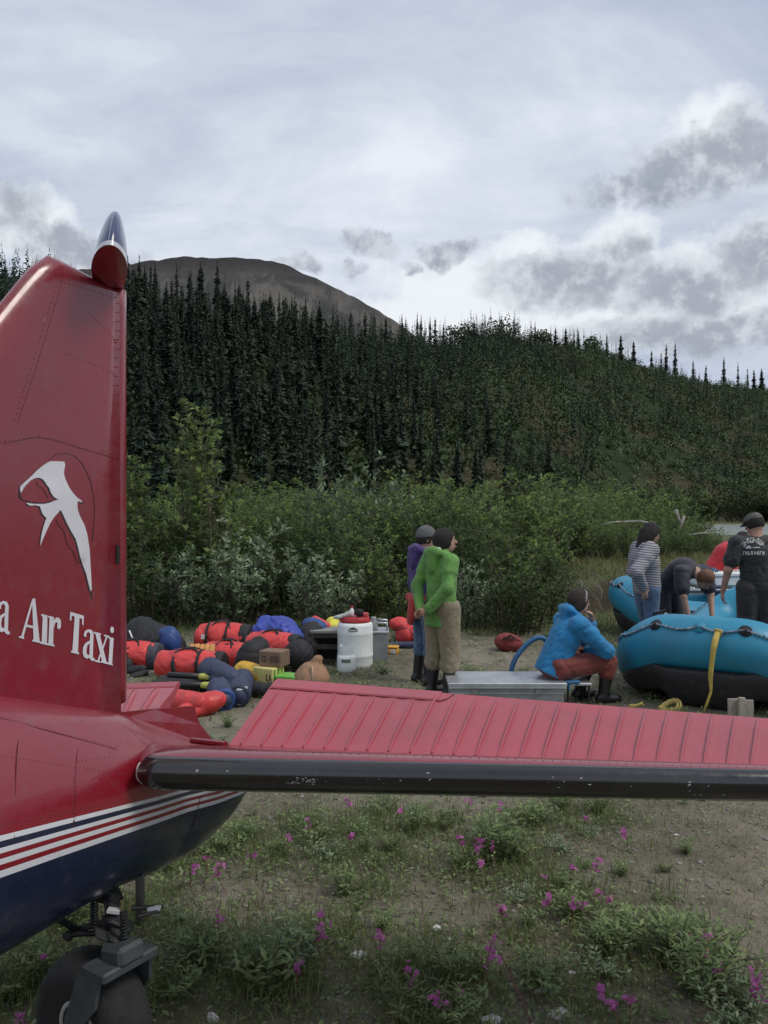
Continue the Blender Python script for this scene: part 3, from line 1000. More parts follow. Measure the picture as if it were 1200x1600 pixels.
g1d = 'dark shrubs of the thicket behind the gear'
for (px_, Y_, top, key) in [(320, 15.2, 800, 'dark2'), (400, 15.5, 805, 'dark2'), (480, 15.0, 790, 'dark2'), (530, 15.2, 800, 'dark2'), (590, 15.2, 800, 'dark2'), (690, 15.2, 790, 'dark2'), (740, 15.8, 790, 'dark2'), (660, 15.8, 770, 'dark2'), (260, 15.2, 800, 'dark2'), (860, 18.5, 760, 'dark2'), (900, 21, 772, 'dark2')]:
    put_shrub(key, px_, Y_, top, 'dark green leafy shrub deep in the thicket behind the gear', g1d, wide=random.uniform(.9, 1.15))
g2 = 'willow shrubs beyond the cut bank'
for (px_, Y_, top, key) in [(870, 24, 748, 'will3'), (900, 26, 752, 'will3'), (935, 24, 768, 'will3'), (965, 27, 750, 'will3'), (1000, 25, 758, 'will3'), (1035, 27, 760, 'will3'), (1070, 26, 788, 'will3'), (945, 31, 742, 'will3'), (1010, 32, 745, 'will3'), (985, 22.5, 790, 'will3'), (1050, 31, 755, 'will3'), (1100, 25, 800, 'will3'), (885, 19.5, 800, 'will1'), (915, 20, 812, 'will1'), (950, 20.5, 806, 'will1'), (990, 20.5, 826, 'will1'), (1030, 20, 832, 'will1'), (1065, 24, 800, 'will3'), (900, 29, 745, 'will3'), (880, 31, 742, 'will3'), (905, 19, 778, 'will1'), (945, 19.4, 788, 'will2'), (985, 18.8, 800, 'will1'), (1030, 19.2, 806, 'will2'), (1072, 18.8, 816, 'will1'), (1110, 19.5, 826, 'will1')]:
    put_shrub(key, px_, Y_, top, 'light green willow shrub beyond the grassy cut bank', g2, wide=random.uniform(1.0, 1.3))
g2d = 'dark shrubs beyond the cut bank'
for (px_, Y_, top, key) in [(920, 22.5, 790, 'dark2'), (1060, 22, 815, 'dark2'), (1090, 21.5, 825, 'dark2'), (1120, 22, 832, 'dark2'), (1020, 23, 800, 'dark2'), (1150, 21, 846, 'dark1'), (1185, 21.5, 845, 'dark1'), (1080, 29, 780, 'dark2')]:
    put_shrub(key, px_, Y_, top, 'dark leafy shrub beyond the grassy cut bank', g2d, wide=random.uniform(1.0, 1.25))
g3 = 'shrubs along the far side of the valley'
for k in range(62):
    px_ = random.uniform(820, 1330) if k < 44 else random.uniform(150, 850); Y_ = random.uniform(40, 56) if px_ < 1040 else random.uniform(146, 158)
    top = random.uniform(738, 768) + (8 if px_ > 1040 else 0)
    put_shrub('will4' if random.random() < .6 else 'will3', px_, Y_, top, 'distant green shrub in the belt at the foot of the hill', g3, wide=random.uniform(1.1, 1.6))
# ------------------------------------------------------------------ the aircraft tail
TH = math.radians(24)
AX = Vector((math.sin(TH), math.cos(TH), 0)); PT = Vector((math.cos(TH), -math.sin(TH), 0)); UP = Vector((0, 0, 1))
P0 = Vector((-.936, 2.84, 0))
def L3(t, s, z): return P0 + AX * t + PT * s + UP * z

def paint(name, col, rough=.22, coat=.6, dirt=.3, chips=True, bumpy=.13):
    m = bpy.data.materials.new(name); m.use_nodes = True
    t = NT(m.node_tree); b = t.N['Principled BSDF']
    oc = t.new('ShaderNodeTexCoord').outputs['Object']
    big = t.noise(oc, 2.2, 5, .6, .5); sm = t.noise(oc, 16, 7, .7); sp_ = t.noise(oc, 95, 3, .6)
    c = t.mix(t.sstep(big, .35, .7), col, tuple(min(1, x * .8 + .012) for x in col))
    c = t.mix(t.math('MULTIPLY', t.sstep(sm, .52, .74), dirt), c, (.16, .11, .10))
    if chips:
        c = t.mix(t.sstep(sp_, .745, .765), c, (.45, .40, .38))
    t.put(b.inputs['Base Color'], c)
    t.put(b.inputs['Roughness'], t.math('ADD', rough, t.math('MULTIPLY', t.sstep(sm, .35, .7), .18)))
    b.inputs['Coat Weight'].default_value = coat; b.inputs['Coat Roughness'].default_value = .13
    bn = t.new('ShaderNodeBump'); bn.inputs['Strength'].default_value = bumpy; bn.inputs['Distance'].default_value = .05
    t.put(bn.inputs['Height'], t.noise(oc, 3.4, 2, .5)); t.L.new(bn.outputs[0], b.inputs['Normal'])
    return m, t, b, oc
RED = (.215, .009, .020)
PR, *_ = paint('aircraft_red_paint', RED)
PRD, *_ = paint('aircraft_red_skylit_paint', (.39, .055, .076), .34, .3, .25, bumpy=.14)  # aircraft red made lighter and pinker, sky reflection put into the colour
PNAVY, *_ = paint('aircraft_navy_paint', (.009, .014, .044))
PBLK, *_ = paint('black_boot_rubber', (.006, .006, .007), .13, .7, .02)
PWHT, *_ = paint('white_decal_vinyl', (.66, .67, .70), .4, .1, .30, False)
PDEC, *_ = paint('black_decal_vinyl', (.012, .010, .012), .4, .1, 0, False)
DKSTEEL = M('dark_greased_steel', (.028, .030, .032), .5, .3, 14, .25, 60, metal=.4, dirt=.3)
GREYFORK = M('painted_grey_fork', (.045, .053, .057), .5, .2, 12, .1, 60, dirt=.35)
RUB = M('tyre_rubber', (.013, .0125, .012), .75, .3, 12, .3, 90, dirt=.3, dirtcol=(.09, .08, .065))
ALU = M('bare_aluminium', (.55, .56, .57), .38, .15, 8, .05, 40, metal=.8)
WTAB = M('white_tab', (.7, .7, .7), .4)

plane = thing('bush_plane', 'red and navy aircraft tail with white bird emblem and air taxi lettering', 'airplane', L3(-.1, 0, 0))

# fuselage: rounded tail boom, stripes painted by a flat print laid out along its side
def tab(t, pts):
    a = np.array(pts, float); return float(np.interp(t, a[:, 0], a[:, 1]))
TOP = [(-5, 2.02), (-2.5, 1.74), (-1.2, 1.50), (-.5, 1.337), (0, 1.175), (.2, 1.085), (.35, 1.015), (.5, .945), (.62, .89), (.92, .85)]
BOT = [(-5, .95), (-2.5, .72), (-1.2, .63), (-.6, .62), (-.1, .605), (.1, .572), (.315, .556), (.45, .572), (.58, .602), (.72, .655), (.82, .72), (.92, .81)]
HW = [(-5, .62), (-2.5, .50), (-1.2, .36), (-.5, .262), (0, .198), (.2, .165), (.4, .155), (.6, .125), (.75, .085), (.86, .045), (.92, .01)]
ts = np.unique(np.concatenate([np.linspace(-5, -1.2, 14), np.linspace(-1.2, .92, 78)]))
nu = 72
V = []; UV = []
for t_ in ts:
    zt, zb, hw = tab(t_, TOP), tab(t_, BOT), tab(t_, HW)
    zc, hz = (zt + zb) / 2, (zt - zb) / 2
    for k in range(nu):
        a = 2 * math.pi * k / nu
        e = 2 / 2.45
        cs_, sn_ = math.cos(a), math.sin(a)
        x = math.copysign(abs(cs_) ** e, cs_) * hw
        # narrower towards the spine
        zz = math.copysign(abs(sn_) ** e, sn_) * hz
        x *= (1 - .30 * max(0, zz / hz) ** 1.5)
        V.append(L3(t_, x, zc + zz)); UV.append((t_, zc + zz))
nt_ = len(ts)
F = [tuple(f) for f in grid_faces(nt_, nu, True)] + [tuple(range(nu - 1, -1, -1)), tuple((nt_ - 1) * nu + k for k in range(nu))]
mfu, t, b, oc = paint('aircraft_fuselage_paint', RED)
uvn = t.new('ShaderNodeUVMap'); s2 = t.new('ShaderNodeSeparateXYZ'); t.L.new(uvn.outputs[0], s2.inputs[0])
tt, zz_ = s2.outputs[0], s2.outputs[1]
zb_ = t.math('ADD', .82, t.math('MULTIPLY', tt, -.172))
ww_ = t.math('ADD', .088, t.math('MULTIPLY', tt, -.024))
v = t.math('DIVIDE', t.math('SUBTRACT', zz_, zb_), ww_)
vv = t.math('ADD', t.math('MULTIPLY', v, .5), .25)     # stripes lie between .25 and .75
n_ = (.009, .014, .044); w_ = (.62, .63, .66)
st = [(0, n_), (.25, w_), (.335, RED), (.405, w_), (.475, RED), (.54, w_), (.605, n_), (.68, w_), (.75, RED)]
oldc = b.inputs['Base Color'].links[0].from_socket
strip = t.ramp(vv, st, 'CONSTANT')
sm = t.noise(oc, 14, 7, .7)
c = t.mix(t.math('MULTIPLY', t.sstep(sm, .55, .75), .22), strip, (.13, .10, .09))
t.put(b.inputs['Base Color'], c)
fus = mk('fuselage', V, F, mfu, plane, True, uv=UV)
fus_bvh = BVHTree.FromPolygons([tuple(x) for x in V], F)

# fin: airfoil section, outline from the post forwards
FIN = [(1.02, -1.62), (1.20, -1.47), (1.6, -1.16), (2.0, -.84), (2.3, -.60), (2.469, -.463), (2.58, -.375), (2.635, -.325), (2.662, -.285)]   # z, leading edge t
def fin_le(z): a = np.array(FIN); return float(np.interp(z, a[:, 0], a[:, 1]))
levels = list(np.linspace(1.02, 2.60, 34))
ch = [0, .004, .015, .035, .07, .13, .22, .35, .5, .65, .8, .9, 1.0]
def fin_h(x, z):
    th = .050 - .010 * (z - 1.1) / 1.5
    return th * (math.sqrt(max(0, 1 - (1 - min(x / .24, 1)) ** 2)) * (1 - .18 * max(0, (x - .3) / .7)))
V = []; rows = 0
ncol = 2 * len(ch) - 1
def fin_row(z, te=0.0, top=None, shrink=1.0):
    le = fin_le(z) if top is None else top
    row = []
    for x in reversed(ch): row.append((le + (te - le) * x, fin_h(x, z) * shrink))
    for x in ch[1:]: row.append((le + (te - le) * x, -fin_h(x, z) * shrink))
    return row
def topz(t_): return 2.624 + (.038 * min(1, -t_ / .285)) 
for z in levels:
    for (t_, s_) in fin_row(z): V.append(L3(t_, s_, z))
for (dzf, shr) in ((.3, .98), (.65, .85), (.9, .55), (1.0, .12)):
    for (t_, s_) in fin_row(2.60, 0, -.36 + .075 * dzf, shr):
        V.append(L3(t_, s_, 2.60 + (topz(t_) - 2.60) * dzf))
nr = len(levels) + 4
F = [tuple(f) for f in grid_faces(nr, ncol)]
F += [(i * ncol, (i + 1) * ncol, (i + 1) * ncol + ncol - 1, i * ncol + ncol - 1) for i in range(nr - 1)]
F += [tuple((nr - 1) * ncol + k for k in range(ncol))]
fin = mk('tail_fin', V, F, PR, plane, True, recalc=True)
fin_bvh = BVHTree.FromPolygons([tuple(x) for x in V], F)
CAM = Vector((0, 0, H))
def hit(bvh, px, py):
    d = Vector(((px - 600) / FPX, 1, (800 - py) / FPX)).normalized()
    loc, nrm, i, dist = bvh.ray_cast(CAM, d)
    if loc is not None and nrm.dot(d) > 0: nrm = -nrm
    return loc, nrm

# a fillet where the fin meets the boom
V = []
for t_ in np.linspace(-1.5, 0.0, 30):
    zt = tab(t_, TOP)
    for a in np.linspace(0, math.pi, 9):
        rr_ = .072 * (1 - .62 * (t_ + 1.5) / 1.5)
        V.append(L3(t_, math.cos(a) * rr_ , zt - .022 - .05 * max(0, (t_ + .22) / .22) ** 2 + math.sin(a) * .040))
mk('fin_fillet', V, grid_faces(30, 9), PR, plane, True)

# rudder behind the post, swung away to starboard; its balance horn stands over the fin
RH = math.radians(-19)
RA = Vector((math.sin(RH), math.cos(RH), 0)); RP = Vector((math.cos(RH), -math.sin(RH), 0))
HG = L3(.012, 0, 0)
def R3(d, s, z): return HG + RA * d + RP * s + UP * z
V = []; prof = [(0, .0), (.006, .020), (.03, .036), (.08, .042), (.2, .036), (.4, .018), (.56, .004)]
zs = list(np.linspace(1.20, 2.63, 24))
n2 = 2 * len(prof) - 1
for z in zs:
    k_ = .92 + .08 * (z - 1.2) / 1.4
    row = [(d * k_ - .028, s_) for d, s_ in reversed(prof)] + [(d * k_ - .028, -s_) for d, s_ in prof[1:]]
    for d, s_ in row: V.append(R3(d, s_, z))
F = [tuple(f) for f in grid_faces(len(zs), n2)] + [tuple(range(n2)), tuple((len(zs) - 1) * n2 + k for k in range(n2))]
F += [(i * n2, (i + 1) * n2, (i + 1) * n2 + n2 - 1, i * n2 + n2 - 1) for i in range(len(zs) - 1)]
rudder = mk('rudder', V, F, PR, plane, True, recalc=True)
# horn: bulged cap whose flat underside looks down at us
mh, t, b, oc = paint('aircraft_horn_paint', (.018, .034, .105))
uvn = t.new('ShaderNodeUVMap'); s2 = t.new('ShaderNodeSeparateXYZ'); t.L.new(uvn.outputs[0], s2.inputs[0])
hc = t.ramp(s2.outputs[1], [(0, (.5, .5, .54)), (.10, (.020, .036, .11)), (1, (.020, .036, .11))], 'CONSTANT')
hc2 = t.mix(t.math('MULTIPLY', t.sstep(s2.outputs[0], .60, .66), t.sstep(s2.outputs[0], .80, .74)), hc, (.5, .5, .54))  # soft pale band is a highlight painted into the blue
t.put(b.inputs['Base Color'], hc2)
HC = P(171, 424, 2.68)
V = []; UV = []; nk = 40; nl = 14
fr = R3(0, 0, 0) - HG
for j in range(nl):
    f = j / (nl - 1)
    g = math.sqrt(max(0, 1 - (f * .985) ** 2.0))
    zl = f * .20
    for k in range(nk):
        a = 2 * math.pi * k / nk
        u = math.cos(a); vv_ = math.sin(a)
        # long axis along the rudder: blunt nose forwards, drawn out aft over the rudder top
        d = (-u * .17 if u > 0 else -u * .50) * (g * .96 + .04) + .045 * f
        s_ = vv_ * .056 * (g * .94 + .06) * (1 if u > 0 else (1 + u) ** .45 * .75 + .25)
        base = HC + RA * d + RP * (s_ * (1 - .25 * f) + .018 * f)
        tilt = -.20 * d if u > 0 else -.06 * d
        V.append(base + UP * (zl + (tilt * (1 - f)))); UV.append((k / nk, f))
F = [tuple(f) for f in grid_faces(nl, nk, True)] + [tuple((nl - 1) * nk + k for k in range(nk))]
horn = mk('horn_balance', V, F, mh, plane, True, uv=UV)
rim = [Vector(V[k]) - UP * .002 for k in range(nk)]
mk('horn_underside', [HC + RA * .02 - UP * .018] + rim, [(0, (k + 1) % nk + 1, k + 1) for k in range(nk)], PR, horn, True)
# dark hinge slots in the post
for (px_, py_) in ((190.5, 537), (186.5, 866)):
    loc, nrm = hit(fin_bvh, px_ - 3.5, py_)
    if loc is None: continue
    mb = MB(); mb.box(loc + nrm * .001, (.0035, .008, .032), Matrix((AX, PT, UP)).transposed() @ Matrix.Rotation(math.pi / 2, 3, 'Z'))
    mb.build('hinge_slot', M('hinge_slot_black', (.01, .008, .008), .8), fin)

# lower plate standing on the boom behind the post
pl = [P(186, 1124, 2.83), P(186, 1114, 2.83), P(240, 1108, 3.02), P(303, 1103.5, 3.22), P(305, 1116, 3.225), P(311, 1132, 3.245), P(328, 1152, 3.29), P(330, 1166, 3.29), P(186, 1166, 2.83)]
mb = MB(); mb.prism([p + PT * .006 for p in pl], -PT * .018); mb.build('rudder_foot', PR, plane)

# tailplane, port side
LEa, LEb = P(214, 1207, 2.585), P(1200, 1223, 2.46)
HIa, HIb = P(352, 1168, 2.90), P(1200, 1210, 2.70)
def st_pt(s, x, y, off=0.0):
    if s < 0: x = x + (1 - x) * min(.6, -s * 6); y *= .9
    """s along the span, x along the fixed chord, y height in section"""
    le = LEa.lerp(LEb, s); hi = HIa.lerp(HIb, s)
    hi = Vector((hi.x, hi.y, hi.z - .040 + .012 * s))
    c = (hi - le); span = (LEb - LEa).normalized()
    n = c.cross(span); n.normalize()
    if n.z < 0: n = -n
    return le + c * x + n * (y + off)
def st_h(x, s):
    th = .066 - .012 * max(0, min(1, s))
    e = math.sqrt(max(0, 1 - (1 - min(x / .36, 1)) ** 2))
    return th * e * (1 - .30 * max(0, (x - .36) / .64))
xs = [1, .85, .7, .55, .45, .36, .28, .21, .15, .10, .06, .03, .01, 0]
def st_loop(s, xs_u, xs_l, off=0.0):
    return [st_pt(s, x - (off if x == 0 else 0) * 3, st_h(x, s), off) for x in xs_u] + [st_pt(s, x, -st_h(x, s), -off) for x in xs_l]
SPAN = np.concatenate([np.concatenate([np.linspace(-.10, -.01, 5), np.linspace(0, 1, 20)]), np.linspace(1.06, 1.34, 6)])
V = []
for s in SPAN: V += st_loop(s, xs, list(reversed(xs))[1:])
m_ = 2 * len(xs) - 1
F = [tuple(f) for f in grid_faces(len(SPAN), m_)] + [tuple(range(m_)), tuple((len(SPAN) - 1) * m_ + k for k in range(m_))]
F += [(i * m_, (i + 1) * m_, (i + 1) * m_ + m_ - 1, i * m_ + m_ - 1) for i in range(len(SPAN) - 1)]
stab = mk('tailplane', V, F, PR, plane, True, recalc=True)
stab_bvh = BVHTree.FromPolygons([tuple(x) for x in V], F)
# black leading-edge boot, a hair proud of the skin
xb = [.085, .06, .04, .02, .008, .002, 0]; xl = [.002, .008, .02, .05, .1, .16, .24]
BS = np.concatenate([np.linspace(.002, 1, 40), np.linspace(1.05, 1.3, 6)])
V = []
for s in BS:
    V += [st_pt(s, x, st_h(x, s), .0035) if x > 0 else st_pt(s, -.012, 0) for x in xb] + [st_pt(s, x, -st_h(x, s), -.0035) for x in xl]
mb_ = len(xb) + len(xl)
V2 = []
for s in BS:
    V2 += [st_pt(s, x, st_h(x, s), -.002) if x > 0 else st_pt(s, .004, 0) for x in xb] + [st_pt(s, x, -st_h(x, s), .002) for x in xl]
F = [tuple(f) for f in grid_faces(len(BS), mb_)]
o_ = len(V)
F += [tuple(i + o_ for i in reversed(f)) for f in F]
for i in range(len(BS) - 1):
    F += [(i * mb_, (i + 1) * mb_, (i + 1) * mb_ + o_, i * mb_ + o_), (i * mb_ + mb_ - 1, i * mb_ + mb_ - 1 + o_, (i + 1) * mb_ + mb_ - 1 + o_, (i + 1) * mb_ + mb_ - 1)]
for k in range(mb_ - 1):
    F += [(k, k + o_, k + 1 + o_, k + 1)]
boot = mk('leading_edge_boot', V + V2, F, PBLK, stab, True, recalc=True)
# pale sealant bead at the inner end of the boot and scuffs on it
mb = MB(); mb.tube([st_pt(-.004, max(x, 0), st_h(max(x, 0), 0) * sg, .004 * sg) + Vector((-.001, 0, 0)) for x, sg in ((.03, 1), (.012, 1), (.003, 1), (0, 1), (.003, -1), (.012, -1), (.03, -1), (.07, -1))], .0028, 6)
mb.build('sealant_bead', M('pale_sealant', (.42, .41, .40), .6), stab)
rs = random.Random(4); mb = MB()
for (cx_, cy_, n__, sx_, sy_) in [(478, 1219, 26, 22, 5), (455, 1222, 10, 12, 3), (640, 1212, 5, 60, 12), (900, 1222, 7, 120, 12), (1110, 1243, 8, 70, 4), (1090, 1226, 5, 50, 8), (320, 1205, 4, 40, 14)]:
    for _ in range(n__):
        loc, nrm = hit(stab_bvh, rs.gauss(cx_, sx_ * .5), rs.gauss(cy_, sy_ * .5))
        if loc is None: continue
        sz = rs.uniform(.0012, .0042); tx = Vector((rs.gauss(1, .3), rs.gauss(0, .3), rs.gauss(0, .4))); tx = (tx - nrm * tx.dot(nrm)).normalized(); ty = nrm.cross(tx)
        c = loc + nrm * .0042
        mb.add([c + tx * sz * 1.8 + ty * sz * .2, c + ty * sz * .6, c - tx * sz * 1.5, c - ty * sz * .7 + tx * sz * .3], [(0, 1, 2, 3)])
sc_o = mb.build('paint_scuff', M('scuffed_metal', (.38, .38, .38), .6), stab, recalc=False); tag(sc_o, kind='stuff')

# elevator, standing a little up, with raised ribs
Ta, Tb = P(430, 1062, 3.42), P(1212, 1123.5, 3.05)
Ha, Hb = P(356, 1166, 2.915), P(1200, 1206, 2.715)
EU = (Tb - Ta).cross(Ha - Ta).normalized()
if EU.z < 0: EU = -EU
def ev(u, v, h=0.0): return Ha.lerp(Hb, u).lerp(Ta.lerp(Tb, u), v) + EU * h
def ev_th(v): return .078 * (1 - v) + .005 * v
us = np.linspace(0, 1.32, 67); vs_ = [0, .02, .25, .5, .75, 1.0]
V = []
for u in us:
    V += [ev(u, v, (-.006 if v == 0 else 0) + .0016 * math.sin(u * 24.3 * 2 * math.pi) * (1 if 0 < v < 1 else 0)) for v in vs_] + [ev(u, v, -ev_th(v)) for v in reversed(vs_)]
m_ = 2 * len(vs_)
F = [tuple(f) for f in grid_faces(len(us), m_, True)] + [tuple(range(m_)), tuple((len(us) - 1) * m_ + k for k in range(m_))]
elev = mk('elevator', V, F, PRD, plane, False, recalc=True)
def rib(u, v0, v1, par, hgt=.0135, wd=.0042, fn=ev, nm='rib'):
    vs2 = np.linspace(v0, v1, 5)
    V = []
    L_ = (Hb - Ha).length
    for v in vs2:
        for du, h in ((-wd, .0006), (-wd * .6, hgt), (wd * .6, hgt), (wd, .0006)):
            V.append(fn(u + du / L_, v, h if v not in (vs2[0], vs2[-1]) else h * .3))
    return mk(nm, V, [tuple(f) for f in grid_faces(5, 4)], PRD, par, True)
U_TAB = (705 - 430) / (1212 - 430.) * 1.02
for i in range(31):
    u = .022 + i / 24.3
    if u > 1.3: break
    inside = u < U_TAB - .012
    rib(u, .03, .835 if inside else .975, elev)
# trim tab let into the trailing edge: its gap is a real step
tabV = []
for u in np.linspace(.004, U_TAB, 30):
    v0 = .855
    tabV += [ev(u, v0, .0008), ev(u, v0 + .012, .0055), ev(u, 1.012, .0030), ev(u, 1.012, -.004)]
F = [tuple(f) for f in grid_faces(30, 4)] + [tuple((29 * 4 + k) for k in range(4)), (3, 2, 1, 0)]
mk('trim_tab', tabV, F, PRD, elev, False, recalc=True)
mb = MB()
pts = [ev(u, .848, .001) for u in np.linspace(.002, U_TAB + .004, 24)]
mb.tube(pts + [ev(U_TAB + .018, .905, .001), ev(U_TAB + .026, .99, .001)], .0022, 5)
mb.build('tab_gap', M('gap_dark_red', (.05, .006, .010), .8), elev)
# rounded root edge of the elevator and torque tube
mb = MB(); mb.tube([P(300, 1157, 3.02), P(352, 1163, 2.93)], .012, 8); mb.build('torque_tube', PR, plane)

# starboard elevator seen past the fin
SAa, SAb = P(240, 1117, 3.20), P(120, 1119, 3.32)      # hinge line, inner and outer
STa, STb = P(281, 1066, 3.58), P(120, 1072, 3.78)
NU = (STb - STa).cross(SAa - STa).normalized()
if NU.z < 0: NU = -NU
def sv(u, v, h=0.0): return SAa.lerp(SAb, u).lerp(STa.lerp(STb, u), v) + NU * h
V = []
for u in np.linspace(0, 3.4, 34):
    V += [sv(u, v, 0) for v in (0, .3, .6, 1)] + [sv(u, v, -.07 * (1 - v) - .012) for v in (1, .6, .3, 0)]
F = [tuple(f) for f in grid_faces(34, 8, True)] + [tuple(range(8)), tuple(33 * 8 + k for k in range(8))]
selev = mk('elevator', V, F, PRD, plane, False, recalc=True)
for i in range(9):
    rib(.17 + i * .215, .03, .80, selev, fn=lambda u, v, h=0: sv(u * 1.0, v, h), wd=.0065 * 5.5 if False else .008 * (Hb - Ha).length / .33)
V = []
for u in np.linspace(.0, 3.3, 20): V += [sv(u, .83, .001), sv(u, .85, .0055), sv(u, 1.01, .003), sv(u, 1.01, -.004)]
mk('trim_tab', V, [tuple(f) for f in grid_faces(20, 4)], PRD, selev, False, recalc=True)
V = []
LSa, LSb = P(205, 1140, 2.88), P(40, 1150, 3.0)
for u in np.linspace(.12, 3.4, 20):
    le = LSa.lerp(LSb, u); hi = SAa.lerp(SAb, u)
    V += [hi + UP * -.004, le.lerp(hi, .5) + UP * .012, le.lerp(hi, .15) + UP * .004, le - UP * .04, le.lerp(hi, .15) - UP * .1, hi - UP * .08]
mk('tailplane', V, [tuple(f) for f in grid_faces(20, 6, True)] + [tuple(range(6)), tuple(19 * 6 + k for k in range(6))], PR, plane, True, recalc=True)

# ---- rivets: lines of small domes, joined
RV_ = []; RF_ = []
def rivet(loc, nrm, r=.0032):
    r = r * 1.05
    tx = nrm.orthogonal().normalized(); ty = nrm.cross(tx); o = len(RV_)
    for k in range(6):
        a = k * math.pi / 3; RV_.append(loc + (tx * math.cos(a) + ty * math.sin(a)) * r)
    RV_.append(loc + nrm * r * .7)
    RF_.extend([(o + k, o + (k + 1) % 6, o + 6) for k in range(6)])
def rivline(bvh, a, b, n, r=.0030):
    for i in range(n):
        f = i / max(1, n - 1)
        loc, nrm = hit(bvh, a[0] + (b[0] - a[0]) * f, a[1] + (b[1] - a[1]) * f)
        if loc is not None: rivet(loc, nrm, r)
rivline(fin_bvh, (91, 438), (23, 655), 26); rivline(fin_bvh, (141, 490), (183, 535), 12); rivline(fin_bvh, (105, 552), (178, 584), 14)
rivline(fin_bvh, (186, 460), (181, 1100), 46, .0022); rivline(fin_bvh, (60, 682), (178, 716), 20); rivline(fin_bvh, (0, 690), (60, 682), 9)
rivline(fin_bvh, (5, 1078), (183, 1108), 40, .0026); rivline(fin_bvh, (95, 440), (180, 465), 14); rivline(fin_bvh, (0, 870), (178, 925), 22, .0024)
for f in range(22):
    a = f / 22 * 2 * math.pi
    loc, nrm = hit(fin_bvh, 163 + 10 * math.cos(a), 724 + 19 * math.sin(a))
    if loc: rivet(loc, nrm, .0022)
for a, b, n in [((0, 1120), (180, 1168), 30), ((0, 1180), (205, 1212), 34), ((195, 1135), (238, 1172), 16), ((205, 1140), (255, 1165), 16), ((115, 1215), (115, 1290), 12), ((122, 1190), (170, 1182), 9), ((0, 1290), (210, 1246), 34), ((110, 1250), (180, 1200), 10)]:
    rivline(fus_bvh, a, b, n)
rivline(stab_bvh, (345, 1172), (1195, 1200), 60, .003)
ro = mk('rivets', RV_, RF_, M('rivet_head', (.13, .010, .017), .45, .3, 30), plane, True); tag(ro, kind='stuff')
# seam round the tail cone
mb = MB(); pts = []
for (px_, py_) in [(313, 1243), (303, 1285), (288, 1320), (262, 1352), (232, 1380)]:
    loc, nrm = hit(fus_bvh, px_, py_)
    if loc: pts.append(loc + nrm * .001)
if len(pts) > 2:
    mb.tube(spline(pts, 5), .0022, 5); mb.build('skin_seam', PDEC, plane)

for pts_ in ([(0, 1122), (60, 1138), (120, 1154), (182, 1171)], [(126, 1125), (120, 1180), (117, 1240), (116, 1288)], [(36, 1095), (28, 1160), (24, 1230), (22, 1310)]):
    mb = MB(); pp = [h_[0] + h_[1] * .0002 for h_ in (hit(fus_bvh, *p) for p in pts_) if h_[0] is not None]
    if len(pp) > 2: mb.tube(spline(pp, 6), .0011, 4); mb.build('panel_seam', M('seam_dark_red', (.06, .006, .010), .6), plane)
for pts_ in ([(92, 438), (70, 510), (47, 585), (22, 658)], [(0, 693), (60, 684), (120, 700), (180, 718)]):
    mb = MB(); pp = [h_[0] + h_[1] * .0002 for h_ in (hit(fin_bvh, x + 6, y) for x, y in pts_) if h_[0] is not None]
    if len(pp) > 2: mb.tube(spline(pp, 6), .0009, 4); mb.build('panel_seam', M('seam_dark_red', ()), fin)

# ---- emblem and lettering, flat print laid on the fin
def c7(x, y): return (x / 3.6375, 680 + y / 3.6375)
lift = [0.0004]
def decal(name, polys, mat, parent, conv=c7, kind=None):
    V = []; F = []
    for poly in polys:
        lift[0] += .00002
        o = len(V)
        for p in poly:
            loc, nrm = hit(fin_bvh, *conv(*p))
            if loc is None:   # beyond the edge of the photograph: carry on along the fin
                loc, nrm = L3(-.6, .05, 1.5), PT
            V.append(loc + PT * lift[0])
        F.append(tuple(range(o, len(V))))
    return mk(name, V, F, mat, parent, False)
bird = [(365, 150), (335, 148), (285, 148), (262, 160), (240, 175), (210, 200), (180, 230), (145, 262), (115, 290), (113, 310), (120, 328), (133, 302), (150, 280), (172, 258), (195, 245), (220, 241), (240, 248), (256, 266), (268, 285), (280, 300), (288, 325), (305, 350), (330, 366), (305, 374), (280, 384), (240, 389), (200, 390), (150, 384), (158, 394), (170, 400), (200, 398), (225, 403), (232, 420), (238, 440), (250, 458), (264, 470), (256, 490), (248, 515), (240, 545), (234, 575), (230, 605), (229, 630), (238, 605), (250, 575), (266, 540), (285, 500), (310, 462), (345, 425), (360, 455), (380, 500), (405, 548), (430, 590), (444, 640), (455, 690), (472, 742), (490, 790), (503, 845), (516, 895), (521, 870), (518, 800), (512, 700), (508, 640), (495, 560), (480, 510), (462, 475), (450, 450), (440, 415), (440, 378), (455, 376), (470, 388), (464, 372), (440, 356), (418, 332), (395, 300), (380, 270), (370, 245), (362, 215), (370, 170)]
cxb = sum(p[0] for p in bird) / len(bird); cyb = sum(p[1] for p in bird) / len(bird)
shade = [(x - 9, y + 5) for x, y in bird]
emb = decal('bird_emblem', [shade], PDEC, fin)
emb.name = 'bird_emblem_outline'
decal('bird_emblem', [bird], PWHT, fin)
shade2 = [(x - 3, y - 6) for x, y in bird]
decal('bird_emblem_outline', [[(115, 283), (106, 300), (104, 360), (112, 360), (118, 345), (112, 310)], [(515, 880), (512, 905), (524, 940), (523, 900)], [(470, 372), (476, 395), (462, 390)]], PDEC, fin)
def thinline(pts, wd=2.4):
    quads = []
    for a, b in zip(pts[:-1], pts[1:]):
        dx_, dy_ = b[0] - a[0], b[1] - a[1]; l = math.hypot(dx_, dy_) or 1
        nx, ny = -dy_ / l * wd * .5, dx_ / l * wd * .5
        quads.append([(a[0] + nx, a[1] + ny), (b[0] + nx, b[1] + ny), (b[0] - nx, b[1] - ny), (a[0] - nx, a[1] - ny)])
    return quads
